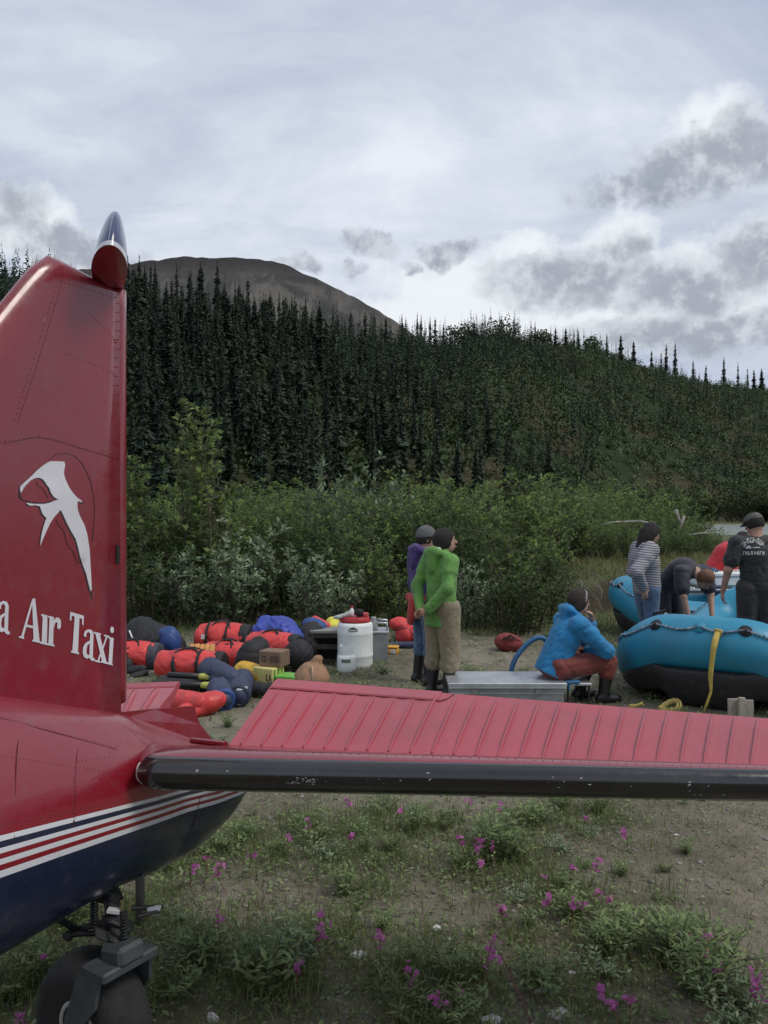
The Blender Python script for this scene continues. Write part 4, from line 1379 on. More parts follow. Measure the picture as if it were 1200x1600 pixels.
decal('emblem_ring', thinline([tuple(p) for p in spline([(285, 135), (315, 112), (350, 103), (395, 108), (430, 125), (465, 160), (492, 212), (512, 260), (528, 330), (535, 390), (536, 450), (530, 530), (522, 600)], 4)], 3.4), PDEC, fin)
decal('emblem_line', thinline([(205, 262), (212, 290), (240, 300), (258, 330), (272, 360)], 3) + thinline([(318, 480), (330, 510), (362, 545), (372, 590), (390, 640), (412, 655), (425, 690), (440, 725), (458, 722)], 3) + thinline([(112, 345), (125, 368), (180, 384), (250, 386), (300, 372)], 5), PDEC, fin)
def seg(*q): return list(q)
Aa = [(474, 1130), (480, 1112), (500, 1102), (520, 1108), (529, 1128), (528, 1160), (510, 1158), (510, 1128), (500, 1117), (489, 1126), (487, 1147), (474, 1142)]
Ab = [(509, 1140), (528, 1144), (525, 1262), (535, 1270), (532, 1284), (516, 1280), (504, 1266)]
Ac = [(509, 1166), (510, 1180), (494, 1194), (489, 1215), (489, 1238), (497, 1250), (506, 1246), (505, 1264), (490, 1271), (474, 1260), (467, 1237), (469, 1208), (478, 1186), (494, 1174)]
def mv(poly, k, x0, y0, x1, y1): return [((x - x0) * k + x1, (y - y0) * k + y1) for x, y in poly]
GL = {
 'a': [mv(p, 1.06, 528, 1104, 46, 943) for p in (Aa, Ab, Ac)],
 'A': [[(180, 932), (190, 930), (130, 1150), (116, 1147)], [(180, 931), (197, 926), (223, 1174), (188, 1166)], [(146, 1075), (186, 1084), (188, 1098), (142, 1088)], [(105, 1141), (135, 1148), (134, 1158), (105, 1151)], [(180, 1162), (229, 1172), (229, 1182), (180, 1171)]],
 'i': [[(240, 1022), (267, 1028), (264, 1184), (234, 1177)], [(232, 1016), (267, 1024), (267, 1036), (232, 1028)], [(226, 1174), (274, 1184), (274, 1195), (226, 1184)]],
 'r': [[(279, 1030), (303, 1036), (299, 1192), (272, 1186)], [(271, 1026), (303, 1033), (303, 1044), (271, 1036)], [(264, 1182), (307, 1191), (307, 1201), (264, 1192)], [(301, 1082), (303, 1050), (316, 1036), (333, 1038), (344, 1056), (343, 1092), (332, 1104), (322, 1094), (324, 1066), (315, 1062), (308, 1074), (304, 1096)]],
 'T': [[(397, 1003), (474, 1026), (472, 1046), (395, 1023)], [(395, 1015), (406, 1018), (402, 1054), (393, 1052)], [(464, 1036), (474, 1032), (471, 1084), (463, 1070)], [(422, 1022), (449, 1030), (440, 1236), (408, 1228)], [(401, 1223), (446, 1234), (446, 1246), (401, 1235)]],
 'a2': [Aa, Ab, Ac],
 'x': [[(538, 1124), (563, 1130), (603, 1290), (577, 1284)], [(601, 1142), (609, 1144), (559, 1286), (549, 1284)], [(530, 1116), (571, 1127), (571, 1137), (530, 1126)], [(588, 1133), (619, 1141), (619, 1150), (588, 1142)], [(535, 1276), (567, 1284), (567, 1294), (535, 1286)], [(571, 1280), (611, 1291), (611, 1302), (571, 1291)]],
 'i2': [[(622, 1150), (643, 1155), (634, 1302), (613, 1296)], [(614, 1146), (643, 1153), (643, 1163), (614, 1156)], [(606, 1290), (638, 1299), (637, 1309), (606, 1300)], [(634 + 11 * math.cos(k * .628), 1106 + 19 * math.sin(k * .628)) for k in range(10)]],
}
for k, polys in GL.items():
    decal('lettering', polys, PWHT, fin)

# ---- tail wheel
WC = P(146, 1588, 2.66)
WC.z = .222
wx = Vector((-.56, -.83, 0)).normalized()      # axle, towards the side we see
Rw = Matrix((wx.cross(UP).normalized() * -1, UP, wx)).transposed()
wheel = MB()
prof = []
for k in range(15):
    a = -math.pi / 2 + math.pi * k / 14
    zz = math.sin(a) * .088; rr_ = .150 + .074 * math.cos(a) ** .75 if math.cos(a) > 0 else .150
    prof.append((rr_, zz))
wheel.lathe(WC, [(.085, -.06)] + prof + [(.085, .06)], 48, Rw)
tyre = wheel.build('tail_wheel', RUB, plane, True)
mb = MB(); mb.lathe(WC, [(.02, -.05), (.088, -.062), (.094, -.055), (.094, .055), (.088, .064), (.078, .066), (.074, .052), (.045, .048), (.04, .066), (.022, .07), (.001, .07)], 32, Rw)
mb.build('rim', M('pale_rim', (.42, .41, .38), .5, .2, 20, dirt=.4), tyre, True)
fork = MB()
ez = wx.cross(UP).normalized()
if ez.x < 0: ez = -ez            # towards the right of the picture
yoke = WC + ez * .135 + UP * .235
for sg in (1, -1):
    o = wx * (.098 * sg)
    A_ = [WC + o + ez * -.018 + UP * .0, WC + o + ez * .02 + UP * -.02, WC + o + ez * .15 + UP * .135, WC + o * .9 + ez * .165 + UP * .235, WC + o * .9 + ez * .06 + UP * .215]
    fork.prism(A_, wx * (.014 * sg))
fork.box(yoke, (.105, .055, .016), Matrix((wx, ez, UP)).transposed(), .006)
fork.box(yoke + ez * .01 + UP * .03, (.05, .05, .03), Matrix((wx, ez, UP)).transposed() @ Matrix.Rotation(.15, 3, 'X'), .012)
fk = fork.build('wheel_fork', GREYFORK, plane)
mb = MB(); mb.lathe(WC + wx * .112, [(.016, -.02), (.016, .012), (.009, .02), (.001, .021)], 10, Rw); mb.build('axle_nut', ALU, fk)
topm = L3(-.02, .0, .66)
sax = (topm - yoke).normalized()
Rs = Matrix((ez, sax.cross(ez).normalized(), sax)).transposed()
strut = MB()
ln_ = (topm - yoke).length
strut.lathe(yoke, [(.040, .03), (.040, .055), (.052, .058), (.052, .078), (.030, .082), (.030, .115), (.046, .118), (.046, .132), (.036, .135), (.033, .19), (.027, .20), (.027, ln_)], 20, Rs)
so = strut.build('tail_wheel_strut', DKSTEEL, plane, False)
mb = MB(); mb.box(yoke + sax * .215 - ez * .035, (.055, .042, .024), Rs @ Matrix.Rotation(-.5, 3, 'Y'), .006); mb.build('bracket', DKSTEEL, so)
mb = MB(); mb.box(yoke + sax * .10 + ez * .0 + wx * .045, (.030, .022, .020), Rs @ Matrix.Rotation(.5, 3, 'Z'), .005); mb.build('bracket', DKSTEEL, so)
for sg in (1, -1):
    mb = MB(); pts = []
    for i in range(60):
        a_ = i / 60 * 9 * 2 * math.pi
        pts.append(yoke + sax * (.10) + ez * (.05 * sg) + wx * .03 + Vector((math.cos(a_) * .011, math.sin(a_) * .011, 0)) - AX * 0 + UP * (i / 60 * .09) + PT * (.02 * sg))
    mb.tube(pts, .0032, 5); mb.build('steering_spring', DKSTEEL, so, True)
mb = MB(); mb.tube([P(98, 1462, 2.68), P(125, 1459, 2.69), P(165, 1458, 2.70)], .009, 6); mb.tube([P(104, 1462, 2.68), P(112, 1462, 2.68)], .017, 8); mb.tube([P(168, 1440, 2.7), P(120, 1452, 2.72), P(72, 1425, 2.62)], .012, 6)
mb.box(P(182, 1452, 2.7), (.045, .03, .04), Matrix.Rotation(.6, 3, 'Y'), .01); mb.build('steering_arm', DKSTEEL, so)
mb = MB(); mb.box(P(178, 1423, 2.66), (.020, .012, .005), Matrix.Rotation(.12, 3, 'Y')); mb.build('white_tab', WTAB, so)
mb = MB(); mb.box(P(241, 1419, 2.74), (.020, .012, .0045), Matrix.Rotation(-.03, 3, 'Y')); mb.build('white_tab', WTAB, so)
mb = MB(); mb.tube([P(205, 1419, 2.72), P(255, 1417, 2.76)], .007, 6); mb.tube([P(215, 1432, 2.70), P(248, 1424, 2.73)], .006, 6); mb.build('steering_cable', DKSTEEL, so)
mb = MB(); mb.box(P(219, 1402, 2.78), (.012, .016, .075), None, .004); mb.build('link_rod', M('grey_link_rod', (.10, .10, .095), .5, metal=.5), so)
mb = MB()
for q_ in (190, 202): mb.tube([P(q_, 1422, 2.66), P(q_ + 2, 1408, 2.66)], .005, 6)
mb.build('brass_bolt', M('dull_brass', (.30, .26, .13), .45, metal=.7), so)
# ------------------------------------------------------------------ people
SKIN = M('skin', (.42, .25, .18), .55, .12, 14, .05, 120)
HAIRD = M('dark_hair', (.014, .010, .009), .8, .4, 60, .5, 160)
HAIRB = M('brown_hair', (.026, .016, .012), .8, .4, 60, .5, 160)
HAIRG = M('ginger_hair', (.17, .075, .035), .6, .35, 60, .4, 150)
BOOT = M('black_rubber_boot', (.012, .012, .013), .42, .3, 12, .05, 60, dirt=.25)
EYE = M('eye_dark', (.02, .015, .012), .3)
LIP = M('lips', (.30, .12, .10), .5)
def cloth(name, col, var=.22, rough=.72, bump=.6, **kw): return M(name, col, rough, var, 9, bump, 24, sheen=.15, **kw)

def V3(*a): return np.array(a, float)
def nrm_(v): v = np.asarray(v, float); return v / np.linalg.norm(v)

def hand_prims(wrist, d, pn, curl=.5, side=1):
    """palm, four unequal bent fingers, a thumb off the side of the palm"""
    d = nrm_(d); pn = nrm_(pn - d * np.dot(pn, d)); sd = np.cross(d, pn) * side
    R = np.stack([sd, d, pn], 1)
    pr = [ell(wrist + d * .05, (.040, .058, .017), R)]
    for i, (ln, off) in enumerate(((.070, -.030), (.080, -.010), (.075, .010), (.058, .029))):
        b = wrist + d * .088 + sd * off
        d1 = d * math.cos(curl * .6) + pn * math.sin(curl * .6)
        d2 = d * math.cos(curl * 1.7) + pn * math.sin(curl * 1.7)
        m = b + d1 * ln * .55
        pr += [cap(b - d * .02, m, .0098, .0092), cap(m, m + d2 * ln * .5, .0092, .0078)]
    tb = wrist + d * .025 - sd * .032
    tm = tb + nrm_(d * .7 - sd * .6 + pn * .35) * .042
    pr += [cap(tb, tm, .0125, .0105), cap(tm, tm + nrm_(d * .9 - sd * .1 + pn * .4) * .032, .0105, .0085)]
    return pr

STAND = dict(pel=V3(0, 0, .93), chest=V3(0, .0, 1.24), neck=V3(0, -.01, 1.42), head=V3(0, .03, 1.585), hf=V3(0, 1, -.05), tf=V3(0, 1, 0),
             shR=V3(.175, 0, 1.375), shL=V3(-.175, 0, 1.375), elR=V3(.24, -.02, 1.10), elL=V3(-.24, -.02, 1.10), wrR=V3(.25, .08, .87), wrL=V3(-.25, .08, .87),
             hpR=V3(.09, 0, .90), hpL=V3(-.09, 0, .90), knR=V3(.10, .03, .50), knL=V3(-.10, .03, .50), anR=V3(.11, -.02, .09), anL=V3(-.11, -.02, .09), tf_R=V3(.05, 1, 0), tf_L=V3(-.12, 1, 0),
             hdR=V3(0, .2, -1), hdL=V3(0, .2, -1), hpnR=V3(-1, 0, 0), hpnL=V3(1, 0, 0), curl=.5)

def person(label, loc, heading, J, spec, scale=1.0):
    j = dict(STAND); j.update(J)
    a = math.radians(heading)
    Rw_ = np.array([[math.cos(a), math.sin(a), 0], [-math.sin(a), math.cos(a), 0], [0, 0, 1]])   # local -> world
    loc = np.array(loc, float)
    def place(name, groups, h, mat, parent, **kw):
        V, F = sdf_mesh(groups, h, **kw)
        V = (V * scale) @ Rw_.T + loc
        o = mk(name, V, F, mat, parent)
        return o
    def pl(p): return (np.asarray(p) * scale) @ Rw_.T + loc
    up = V3(0, 0, 1)
    hf = nrm_(j['hf']); hr = nrm_(np.cross(hf, j.get('hup', up))); hu = np.cross(hr, hf)
    HR = np.stack([hr, hf, hu], 1)
    head = j['head']
    tf = nrm_(j['tf'])
    tor = [cap(j['pel'], j['chest'], .128, .140, tf, .74), cap(j['chest'], j['chest'] * .35 + j['neck'] * .65, .150, .105, tf, .68), cap(j['shR'], j['shL'], .058)]
    headp = [ell(head, (.074, .096, .112), HR), ell(head + hf * .035 - hu * .065, (.052, .058, .055), HR), cap(head + hf * .088 + hu * .012, head + hf * .112 - hu * .022, .009, .014),
             ell(head + hr * .074 - hu * .01 - hf * .01, (.010, .024, .032), HR), ell(head - hr * .074 - hu * .01 - hf * .01, (.010, .024, .032), HR), ell(head + hf * .086 - hu * .058, (.024, .014, .012), HR)]
    neckp = [cap(j['neck'] - (head - j['neck']) * .2, head - hu * .05 - hf * .015, .056, .052)]
    arms = []; legs = []
    for s_ in 'RL':
        arms += [cap(j['sh' + s_], j['el' + s_], .053, .043), cap(j['el' + s_], j['wr' + s_], .042, .028)]
        legs += [cap(j['hp' + s_], j['kn' + s_], .088, .056), cap(j['kn' + s_], j['an' + s_], .055, .038)]
        f = nrm_(j['tf_' + s_]); legs += [cap(j['an' + s_] + V3(0, 0, -.045) - f * .04, j['an' + s_] + f * .14 + V3(0, 0, -.055), .036, .03)]
    hands = []
    for s_, sg in (('R', -1), ('L', 1)):
        hands += hand_prims(j['wr' + s_], j['hd' + s_], j['hpn' + s_], j['curl'], sg)
    root = place('person', [(tor + headp[:2] + neckp + arms + legs, .022, []), (headp[2:] + headp[:1], .010, []), (hands + [cap(j['wrR'], j['elR'], .028, .042), cap(j['wrL'], j['elL'], .028, .042)], .006, [])], spec.get('h', .0115), spec.get('skin', SKIN), None)
    # origin at the feet
    me = root.data; off = np.array(loc)
    co = np.zeros(len(me.vertices) * 3, np.float32); me.vertices.foreach_get('co', co)
    me.vertices.foreach_set('co', (co.reshape(-1, 3) - off.astype(np.float32)).ravel()); me.update()
    root.location = loc
    tag(root, label, 'person')
    for sg in (-1, 1):
        mb = MB(); mb.lathe(pl(head + hf * .086 + hr * .032 * sg + hu * .018), [(.001, -.008), (.008, -.005), (.011, 0), (.008, .005), (.001, .008)], 8); mb.build('eye', EYE, root, True)
    mb = MB(); mb.tube([pl(head + hf * .098 - hu * .062 + hr * .02), pl(head + hf * .105 - hu * .060), pl(head + hf * .098 - hu * .062 - hr * .02)], .0055, 6); mb.build('mouth', LIP, root, True)
    # --- clothes
    top = spec['top']
    c = top.get('ease', .022)
    hem = top['hem']
    tp = [cap(j['pel'] + nrm_(j['pel'] - j['chest']) * top.get('drop', .0), j['chest'], .136 + c * 1.1, .150 + c, tf, .80), cap(j['chest'], j['chest'] * .45 + j['neck'] * .55, .158 + c, .10 + c * .6, tf, .72), cap(j['shR'], j['shL'], .066 + c * .5)]
    fr_ = top.get('sleeve', 1.0)
    for s_ in 'RL':
        if fr_ >= 1:
            w_end = j['el' + s_] + (j['wr' + s_] - j['el' + s_]) * .93
            tp += [cap(j['sh' + s_], j['el' + s_], .056 + c * .8, .046 + c * .7), cap(j['el' + s_], w_end, .048 + c * .7, .037 + c * .5)]
        else:
            w_end = j['sh' + s_] + (j['el' + s_] - j['sh' + s_]) * fr_
            tp += [cap(j['sh' + s_], w_end, .066 + c * .7, .062 + c)]
    axis = nrm_(j['chest'] - j['pel'])
    hp_ = j['pel'] + axis * hem
    cuts = [(hp_, -axis)]
    if top.get('aline'):
        tp[0] = cap(j['pel'] + nrm_(j['pel'] - j['chest']) * top.get('drop', .0), j['chest'], .136 + c * 1.1 + top['aline'], .146 + c, tf, .80)
    if top.get('collar'):
        tp.append(cap(j['neck'] - axis * .03, j['neck'] + (head - j['neck']) * .34, .074, .066))
    groups = [(tp, .03, [] if fr_ >= 1 else [])]
    # sleeves may hang below the hem: only the trunk is cut there
    trunk = tp[:3]; sl = tp[3:]
    groups = [(trunk + [cap(j['sh' + s_], j['sh' + s_] * .6 + j['el' + s_] * .4, .064 + c * .8) for s_ in 'RL'], .035, cuts), (sl, .025, [])]
    if top.get('hood'):
        b = j['neck'] - tf * .10 + V3(0, 0, .0)
        rt = nrm_(np.cross(tf, up))
        groups.append(([cap(b + rt * .07 + V3(0, 0, .035), b - rt * .07 + V3(0, 0, .035), .038), cap(b + V3(0, 0, .02), b - V3(0, 0, .13) - tf * .03, .082, .05, tf, .62), cap(b + rt * .085 + V3(0, 0, .035), j['neck'] + rt * .07 + tf * .055 + V3(0, 0, .01), .034, .028), cap(b - rt * .085 + V3(0, 0, .035), j['neck'] - rt * .07 + tf * .055 + V3(0, 0, .01), .034, .028)], .03, []))
    ob_top = place(top.get('name', 'jacket'), groups, spec.get('hc', .0115), top['mat'], root, wr=top.get('wr', .02), ws=top.get('ws', 34), seed=hash(label) % 1000 if False else len(label))
    leg = spec['legs']
    lp = [ell(j['hpR'] * .5 + j['hpL'] * .5 + V3(0, 0, .03), (.172, .125, .13), np.stack([nrm_(np.cross(tf, up)), tf - up * np.dot(tf, up), up], 1) if abs(tf[2]) < .3 else None)]
    lp += [cap(j['pel'], j['hpR'] * .5 + j['hpL'] * .5, .135, .13, tf if abs(tf[2]) < .5 else None, .8)]
    for s_ in 'RL':
        e = leg.get('ease', .016); lo_ = leg.get('len', .95)
        k2 = j['kn' + s_] + (j['an' + s_] - j['kn' + s_]) * lo_
        lp += [cap(j['hp' + s_], j['kn' + s_], .098 + e, .064 + e), cap(j['kn' + s_], k2, .062 + e, .048 + e * leg.get('flare', 1.3))]
    place(leg.get('name', 'trousers'), [(lp, .02, [(j['pel'] + axis * max(hem + .22, .04), axis)] if abs(tf[2]) < .3 else [])], spec.get('hc', .0115), leg['mat'], root, wr=leg.get('wr', .018), ws=36, seed=5)
    bt = spec.get('boots', .34)
    for s_ in 'RL':
        f = nrm_(j['tf_' + s_]); an = j['an' + s_]; kn = j['kn' + s_]
        tpb = an + (kn - an) * bt / max(np.linalg.norm(kn - an), .01)
        place('boot', [([cap(an + V3(0, 0, -.02), tpb, .052, .066), cap(an + V3(0, 0, -.045) - f * .035, an + V3(0, 0, -.048) + f * .145, .046, .042)], .025, [(an + V3(0, 0, -.09), V3(0, 0, -1))])], .013, spec.get('bootmat', BOOT), root)
    # --- hair, hat
    hs = spec.get('hair')
    if hs:
        st_ = hs['style']
        g = [ell(head - hf * .012 + hu * .012, (.086, .106, .118), HR)]
        cutp = [(head + hf * hs.get('front', .052), hf + hu * -.55)]
        gs_ = [(g, .02, cutp + ([(head - hu * .055, -hu)] if st_ == 'short' else []))]
        if st_ == 'bob':
            gs_.append(([ell(head - hf * .045 - hu * .05, (.088, .078, .13), HR), cap(head - hf * .02 + hr * .068, head + hr * .072 - hu * hs.get('len', .16) + hf * .01, .034, .026), cap(head - hf * .02 - hr * .068, head - hr * .072 - hu * hs.get('len', .16) + hf * .01, .034, .026), cap(head - hf * .06, head - hf * .06 - hu * hs.get('len', .16), .07, .055)], .02, [(head - hu * (hs.get('len', .16) + .02), -hu)]))
        if st_ == 'fluffy':
            gs_.append(([ell(head - hf * .03 + hu * .0, (.098, .105, .118), HR), ell(head - hf * .05 - hu * .07, (.085, .065, .075), HR)], .02, [(head + hf * .045, hf)]))
        place('hair', gs_, .009, hs['mat'], root, wr=.008, ws=34, seed=3)
    ht_ = spec.get('hat')
    if ht_:
        if ht_['style'] == 'beanie':
            place('beanie', [([ell(head - hf * .006 + hu * .03, (.092, .112, .118), HR)], .01, [(head + hu * .018, -hu + hf * .12)]), ([cap(head + hu * .03 - hf * .0 + hr * .0, head + hu * .03, .01)], .01, [])], .009, ht_['mat'], root, wr=.004, ws=30)
        else:
            place('cap', [([ell(head - hf * .008 + hu * .03, (.086, .108, .098), HR)], .01, [(head + hu * .035, -hu)])], .009, ht_['mat'], root, wr=.003, ws=30)
            V = []; n_ = 12
            for i in range(n_):
                t_ = -1 + 2 * i / (n_ - 1)
                for dd, zz in ((.08 - .02 * t_ * t_, .045), (.175 - .085 * t_ * t_, .028 - .02 * t_ * t_)):
                    V.append(pl(head + hf * dd + hr * .08 * t_ + hu * zz))
                for dd, zz in ((.175 - .085 * t_ * t_, .023 - .02 * t_ * t_), (.08 - .02 * t_ * t_, .040)):
                    V.append(pl(head + hf * dd + hr * .08 * t_ + hu * zz))
            mk('visor', V, [tuple(f) for f in grid_faces(n_, 4, True)] + [(0, 1, 2, 3), tuple((n_ - 1) * 4 + k for k in range(4))], ht_['mat'], root, True, recalc=True)
    return root, ob_top, place, j

GREEN = cloth('green_rain_jacket', (.105, .265, .048)); KHAKI = cloth('khaki_trousers', (.225, .185, .115)); PURPLE = cloth('purple_jacket', (.055, .030, .155))
DENIM = cloth('blue_denim', (.070, .125, .215), .35); REDJ = cloth('red_jacket', (.42, .030, .022)); SKYB = cloth('blue_puffy_jacket', (.008, .185, .400)); RUST = cloth('rust_red_trousers', (.165, .030, .022))
NAVYT = cloth('navy_shirt', (.022, .020, .036)); BLKT = cloth('black_t_shirt', (.014, .017, .016)); DKTR = cloth('dark_brown_trousers', (.026, .020, .018)); REDH = cloth('bright_red_top', (.48, .014, .022))
GREYK = M('grey_knit', (.12, .12, .125), .9, .3, 40, .4, 200)
GREENLIN = cloth('pale_green_lining', (.34, .47, .36))
# grey-white striped knit: bands straight across the garment
m = bpy.data.materials.new('striped_knit'); m.use_nodes = True
t = NT(m.node_tree); b = t.N['Principled BSDF']; oc = t.new('ShaderNodeTexCoord').outputs['Object']
sp = t.new('ShaderNodeSeparateXYZ'); t.L.new(oc, sp.inputs[0])
ph = t.math('ADD', t.math('MULTIPLY', sp.outputs[2], 225), t.math('ADD', t.math('MULTIPLY', t.noise(oc, 9, 3), 5), t.math('MULTIPLY', sp.outputs[0], 22)))
t.put(b.inputs['Base Color'], t.mix(t.sstep(t.math('SINE', ph), -.35, .45), (.34, .33, .34), (.105, .11, .135))); b.inputs['Roughness'].default_value = .85
STRIPE = m

# 1 green jacket, hands clasped behind the back
green, gtop, _pl, _j = person('person in a green jacket and khaki trousers with hands clasped behind their back', (.575, 8.3, 0), 52,
    dict(shR=V3(.165, -.02, 1.365), shL=V3(-.165, -.02, 1.365), elR=V3(.235, -.13, 1.11), elL=V3(-.222, -.13, 1.11), wrR=V3(.055, -.235, .89), wrL=V3(-.06, -.225, .875), hdR=V3(-1, -.25, -.25), hdL=V3(1, -.25, -.1), hpnR=V3(0, -.6, -.8), hpnL=V3(0, -.9, .4), curl=1.0,
         head=V3(.015, .045, 1.575), hf=V3(.62, 1, -.02), knR=V3(.115, .02, .49), knL=V3(-.10, .02, .49), anR=V3(.125, -.02, .09), anL=V3(-.115, -.03, .09)),
    dict(top=dict(mat=GREEN, hem=-.21, ease=.017, hood=True, collar=True, drop=.26, wr=.021, aline=.028), legs=dict(mat=KHAKI, ease=.034, len=.36, flare=1.5, wr=.02), boots=.30, hair=dict(style='fluffy', mat=HAIRD), h=.0095))
_pl('hood_lining', [([cap(_j['neck'] + V3(.07, -.085, .062), _j['neck'] + V3(-.07, -.085, .062), .03)], .02, [])], .008, GREENLIN, gtop)

# 2 purple jacket, grey beanie, behind
per2, *_r = person('person in purple jacket and grey beanie standing behind the green jacket', (.435, 8.95, 0), 62,
    dict(hf=V3(.3, 1, -.02), head=V3(0, .03, 1.57), elR=V3(.25, .02, 1.08), wrR=V3(.2, .2, .95), elL=V3(-.25, .02, 1.08), wrL=V3(-.2, .2, .95)),
    dict(top=dict(mat=PURPLE, hem=-.02, ease=.03, hood=True), legs=dict(mat=DENIM, len=.38, ease=.02), boots=.30, hat=dict(style='beanie', mat=GREYK), hair=dict(style='short', mat=HAIRB)))
_r[1]('waist_jacket', [([cap(V3(.12, -.10, .93), V3(-.13, -.10, .93), .055), cap(V3(.02, -.14, .90), V3(-.04, -.15, .70), .085, .06, V3(0, 1, 0), .5), cap(V3(-.14, -.06, .92), V3(-.15, -.08, .72), .045, .03)], .03, [])], .013, REDJ, per2, wr=.012, ws=18)

# 3 seated on the aluminium box
seat, stop_, _pl, _j = person('person in a blue puffy jacket sitting on the long aluminium box, chin in hand', (1.645, 8.06, 0), 76,
    dict(pel=V3(0, 0, .37), chest=V3(0, .15, .66), neck=V3(0, .235, .83), head=V3(0, .29, .985), hf=V3(-.15, 1, -.22), tf=V3(0, .86, -.42), shR=V3(.185, .20, .765), shL=V3(-.185, .20, .765),
         elR=V3(.225, .46, .52), wrR=V3(.02, .37, .50), elL=V3(-.17, .50, .53), wrL=V3(-.07, .455, .75), hdR=V3(-1, .25, -.1), hpnR=V3(0, -.3, -1), hdL=V3(.25, -.1, 1), hpnL=V3(.2, -1, 0), curl=.9,
         hpR=V3(.10, .03, .36), hpL=V3(-.10, .03, .36), knR=V3(.13, .53, .40), knL=V3(-.12, .50, .42), anR=V3(.12, .48, .085), anL=V3(-.10, .33, .085), tf_R=V3(.1, 1, 0), tf_L=V3(-.1, 1, 0)),
    dict(top=dict(mat=SKYB, hem=-.10, ease=.035, hood=True, drop=.14, wr=.02, ws=44), legs=dict(mat=RUST, ease=.024, len=.34, flare=1.3, wr=.02), boots=.22, hair=dict(style='fluffy', mat=HAIRB)))
_hd = _j['head']
mbp = MB()
_pl('headband', [([ell(_hd + V3(0, -.02, .02), (.1, .118, .12))], .01, [(_hd + V3(0, .03, 0), V3(0, .9, -.3)), (_hd + V3(0, .005, 0), V3(0, -.9, .3))])], .008, M('grey_band', (.25, .24, .22), .7), seat)

# 4 striped top
person('person in a grey striped long sleeved top and blue jeans looking down', (3.04, 9.75, .0), 72,
    dict(pel=V3(0, .07, .94), chest=V3(0, .04, 1.24), neck=V3(0, .035, 1.40), head=V3(.0, .125, 1.545), hf=V3(.05, 1, -.42), shR=V3(.165, .0, 1.36), shL=V3(-.165, .08, 1.36), elR=V3(.26, -.25, 1.13), wrR=V3(.17, -.09, .94), hdR=V3(-.2, .35, -1), hpnR=V3(-1, .2, 0),
         elL=V3(-.23, .05, 1.1), wrL=V3(-.18, .24, .98), hpR=V3(.085, .07, .90), hpL=V3(-.085, .07, .90), knR=V3(.09, .07, .48), knL=V3(-.10, .14, .50), anR=V3(.10, -.10, .09), anL=V3(-.11, .12, .09)),
    dict(top=dict(mat=STRIPE, name='striped_top', hem=-.06, ease=.036, wr=.018, ws=38), legs=dict(mat=DENIM, name='jeans', ease=.004, len=1.0, flare=.8), boots=.12, hair=dict(style='bob', mat=HAIRD, len=.20)), scale=1.04)

# 5 bending in navy
person('person in a navy shirt bending right over between the two rafts with arms reaching down', (3.61, 10.35, .0), 152,
    dict(pel=V3(0, -.12, .93), chest=V3(0, .17, 1.15), neck=V3(0, .38, 1.13), head=V3(0, .515, 1.055), hf=V3(0, .45, -1), hup=V3(0, 1, .4), tf=V3(0, .35, -.94), shR=V3(.19, .32, 1.13), shL=V3(-.19, .32, 1.13),
         elR=V3(.235, .39, .86), elL=V3(-.20, .42, .86), wrR=V3(.21, .45, .61), wrL=V3(-.13, .50, .61), hpR=V3(.09, -.1, .90), hpL=V3(-.09, -.1, .90), knR=V3(.12, .0, .49), knL=V3(-.12, .0, .49), anR=V3(.15, -.06, .09), anL=V3(-.15, -.06, .09)),
    dict(top=dict(mat=NAVYT, name='shirt', hem=-.10, ease=.028, sleeve=.72), legs=dict(mat=cloth('dark_navy_trousers', (.014, .014, .022)), ease=.02), hair=dict(style='short', mat=HAIRG, front=.04)))

# 6 red top far behind
person('person in a bright red top bending behind the far raft', (5.12, 12.9, .0), 88,
    dict(pel=V3(0, 0, .92), chest=V3(0, .20, 1.22), neck=V3(0, .36, 1.34), head=V3(0, .49, 1.43), hf=V3(0, 1, -.5), tf=V3(0, .6, -.8), shR=V3(.18, .30, 1.30), shL=V3(-.18, .30, 1.30), elR=V3(.23, .45, .92), elL=V3(-.23, .45, .92), wrR=V3(.2, .55, .72), wrL=V3(-.2, .55, .72)),
    dict(top=dict(mat=REDH, name='red_top', hem=-.05, ease=.03), legs=dict(mat=DENIM, ease=.015), hair=dict(style='short', mat=HAIRB), h=.012, hc=.016))

# 7 black t-shirt, back turned, stands in the near raft
bt_, btop, _pl, _j = person('person in a black printed t-shirt and grey cap standing in the near raft, back turned', (4.04, 8.95, .13), 4,
    dict(head=V3(-.01, .05, 1.60), neck=V3(0, .0, 1.45), chest=V3(0, 0, 1.26), pel=V3(0, 0, .95), hf=V3(-.62, 1, -.42), shR=V3(.205, 0, 1.395), shL=V3(-.205, 0, 1.395), elL=V3(-.305, -.01, 1.10), wrL=V3(-.325, .10, .855), elR=V3(.30, .0, 1.1), wrR=V3(.30, .18, .90), hdL=V3(.03, .22, -1), hpnL=V3(1, 0, 0), curl=.7),
    dict(top=dict(mat=BLKT, name='t_shirt', hem=-.02, ease=.026, sleeve=.62, drop=.05), legs=dict(mat=DKTR, ease=.028), hair=dict(style='short', mat=HAIRD), hat=dict(style='cap', mat=M('grey_cap_cloth', (.10, .10, .085), .85, .4, 30)), skin=M('ruddy_skin', (.40, .215, .15), .55, .12, 14, .05, 120)))
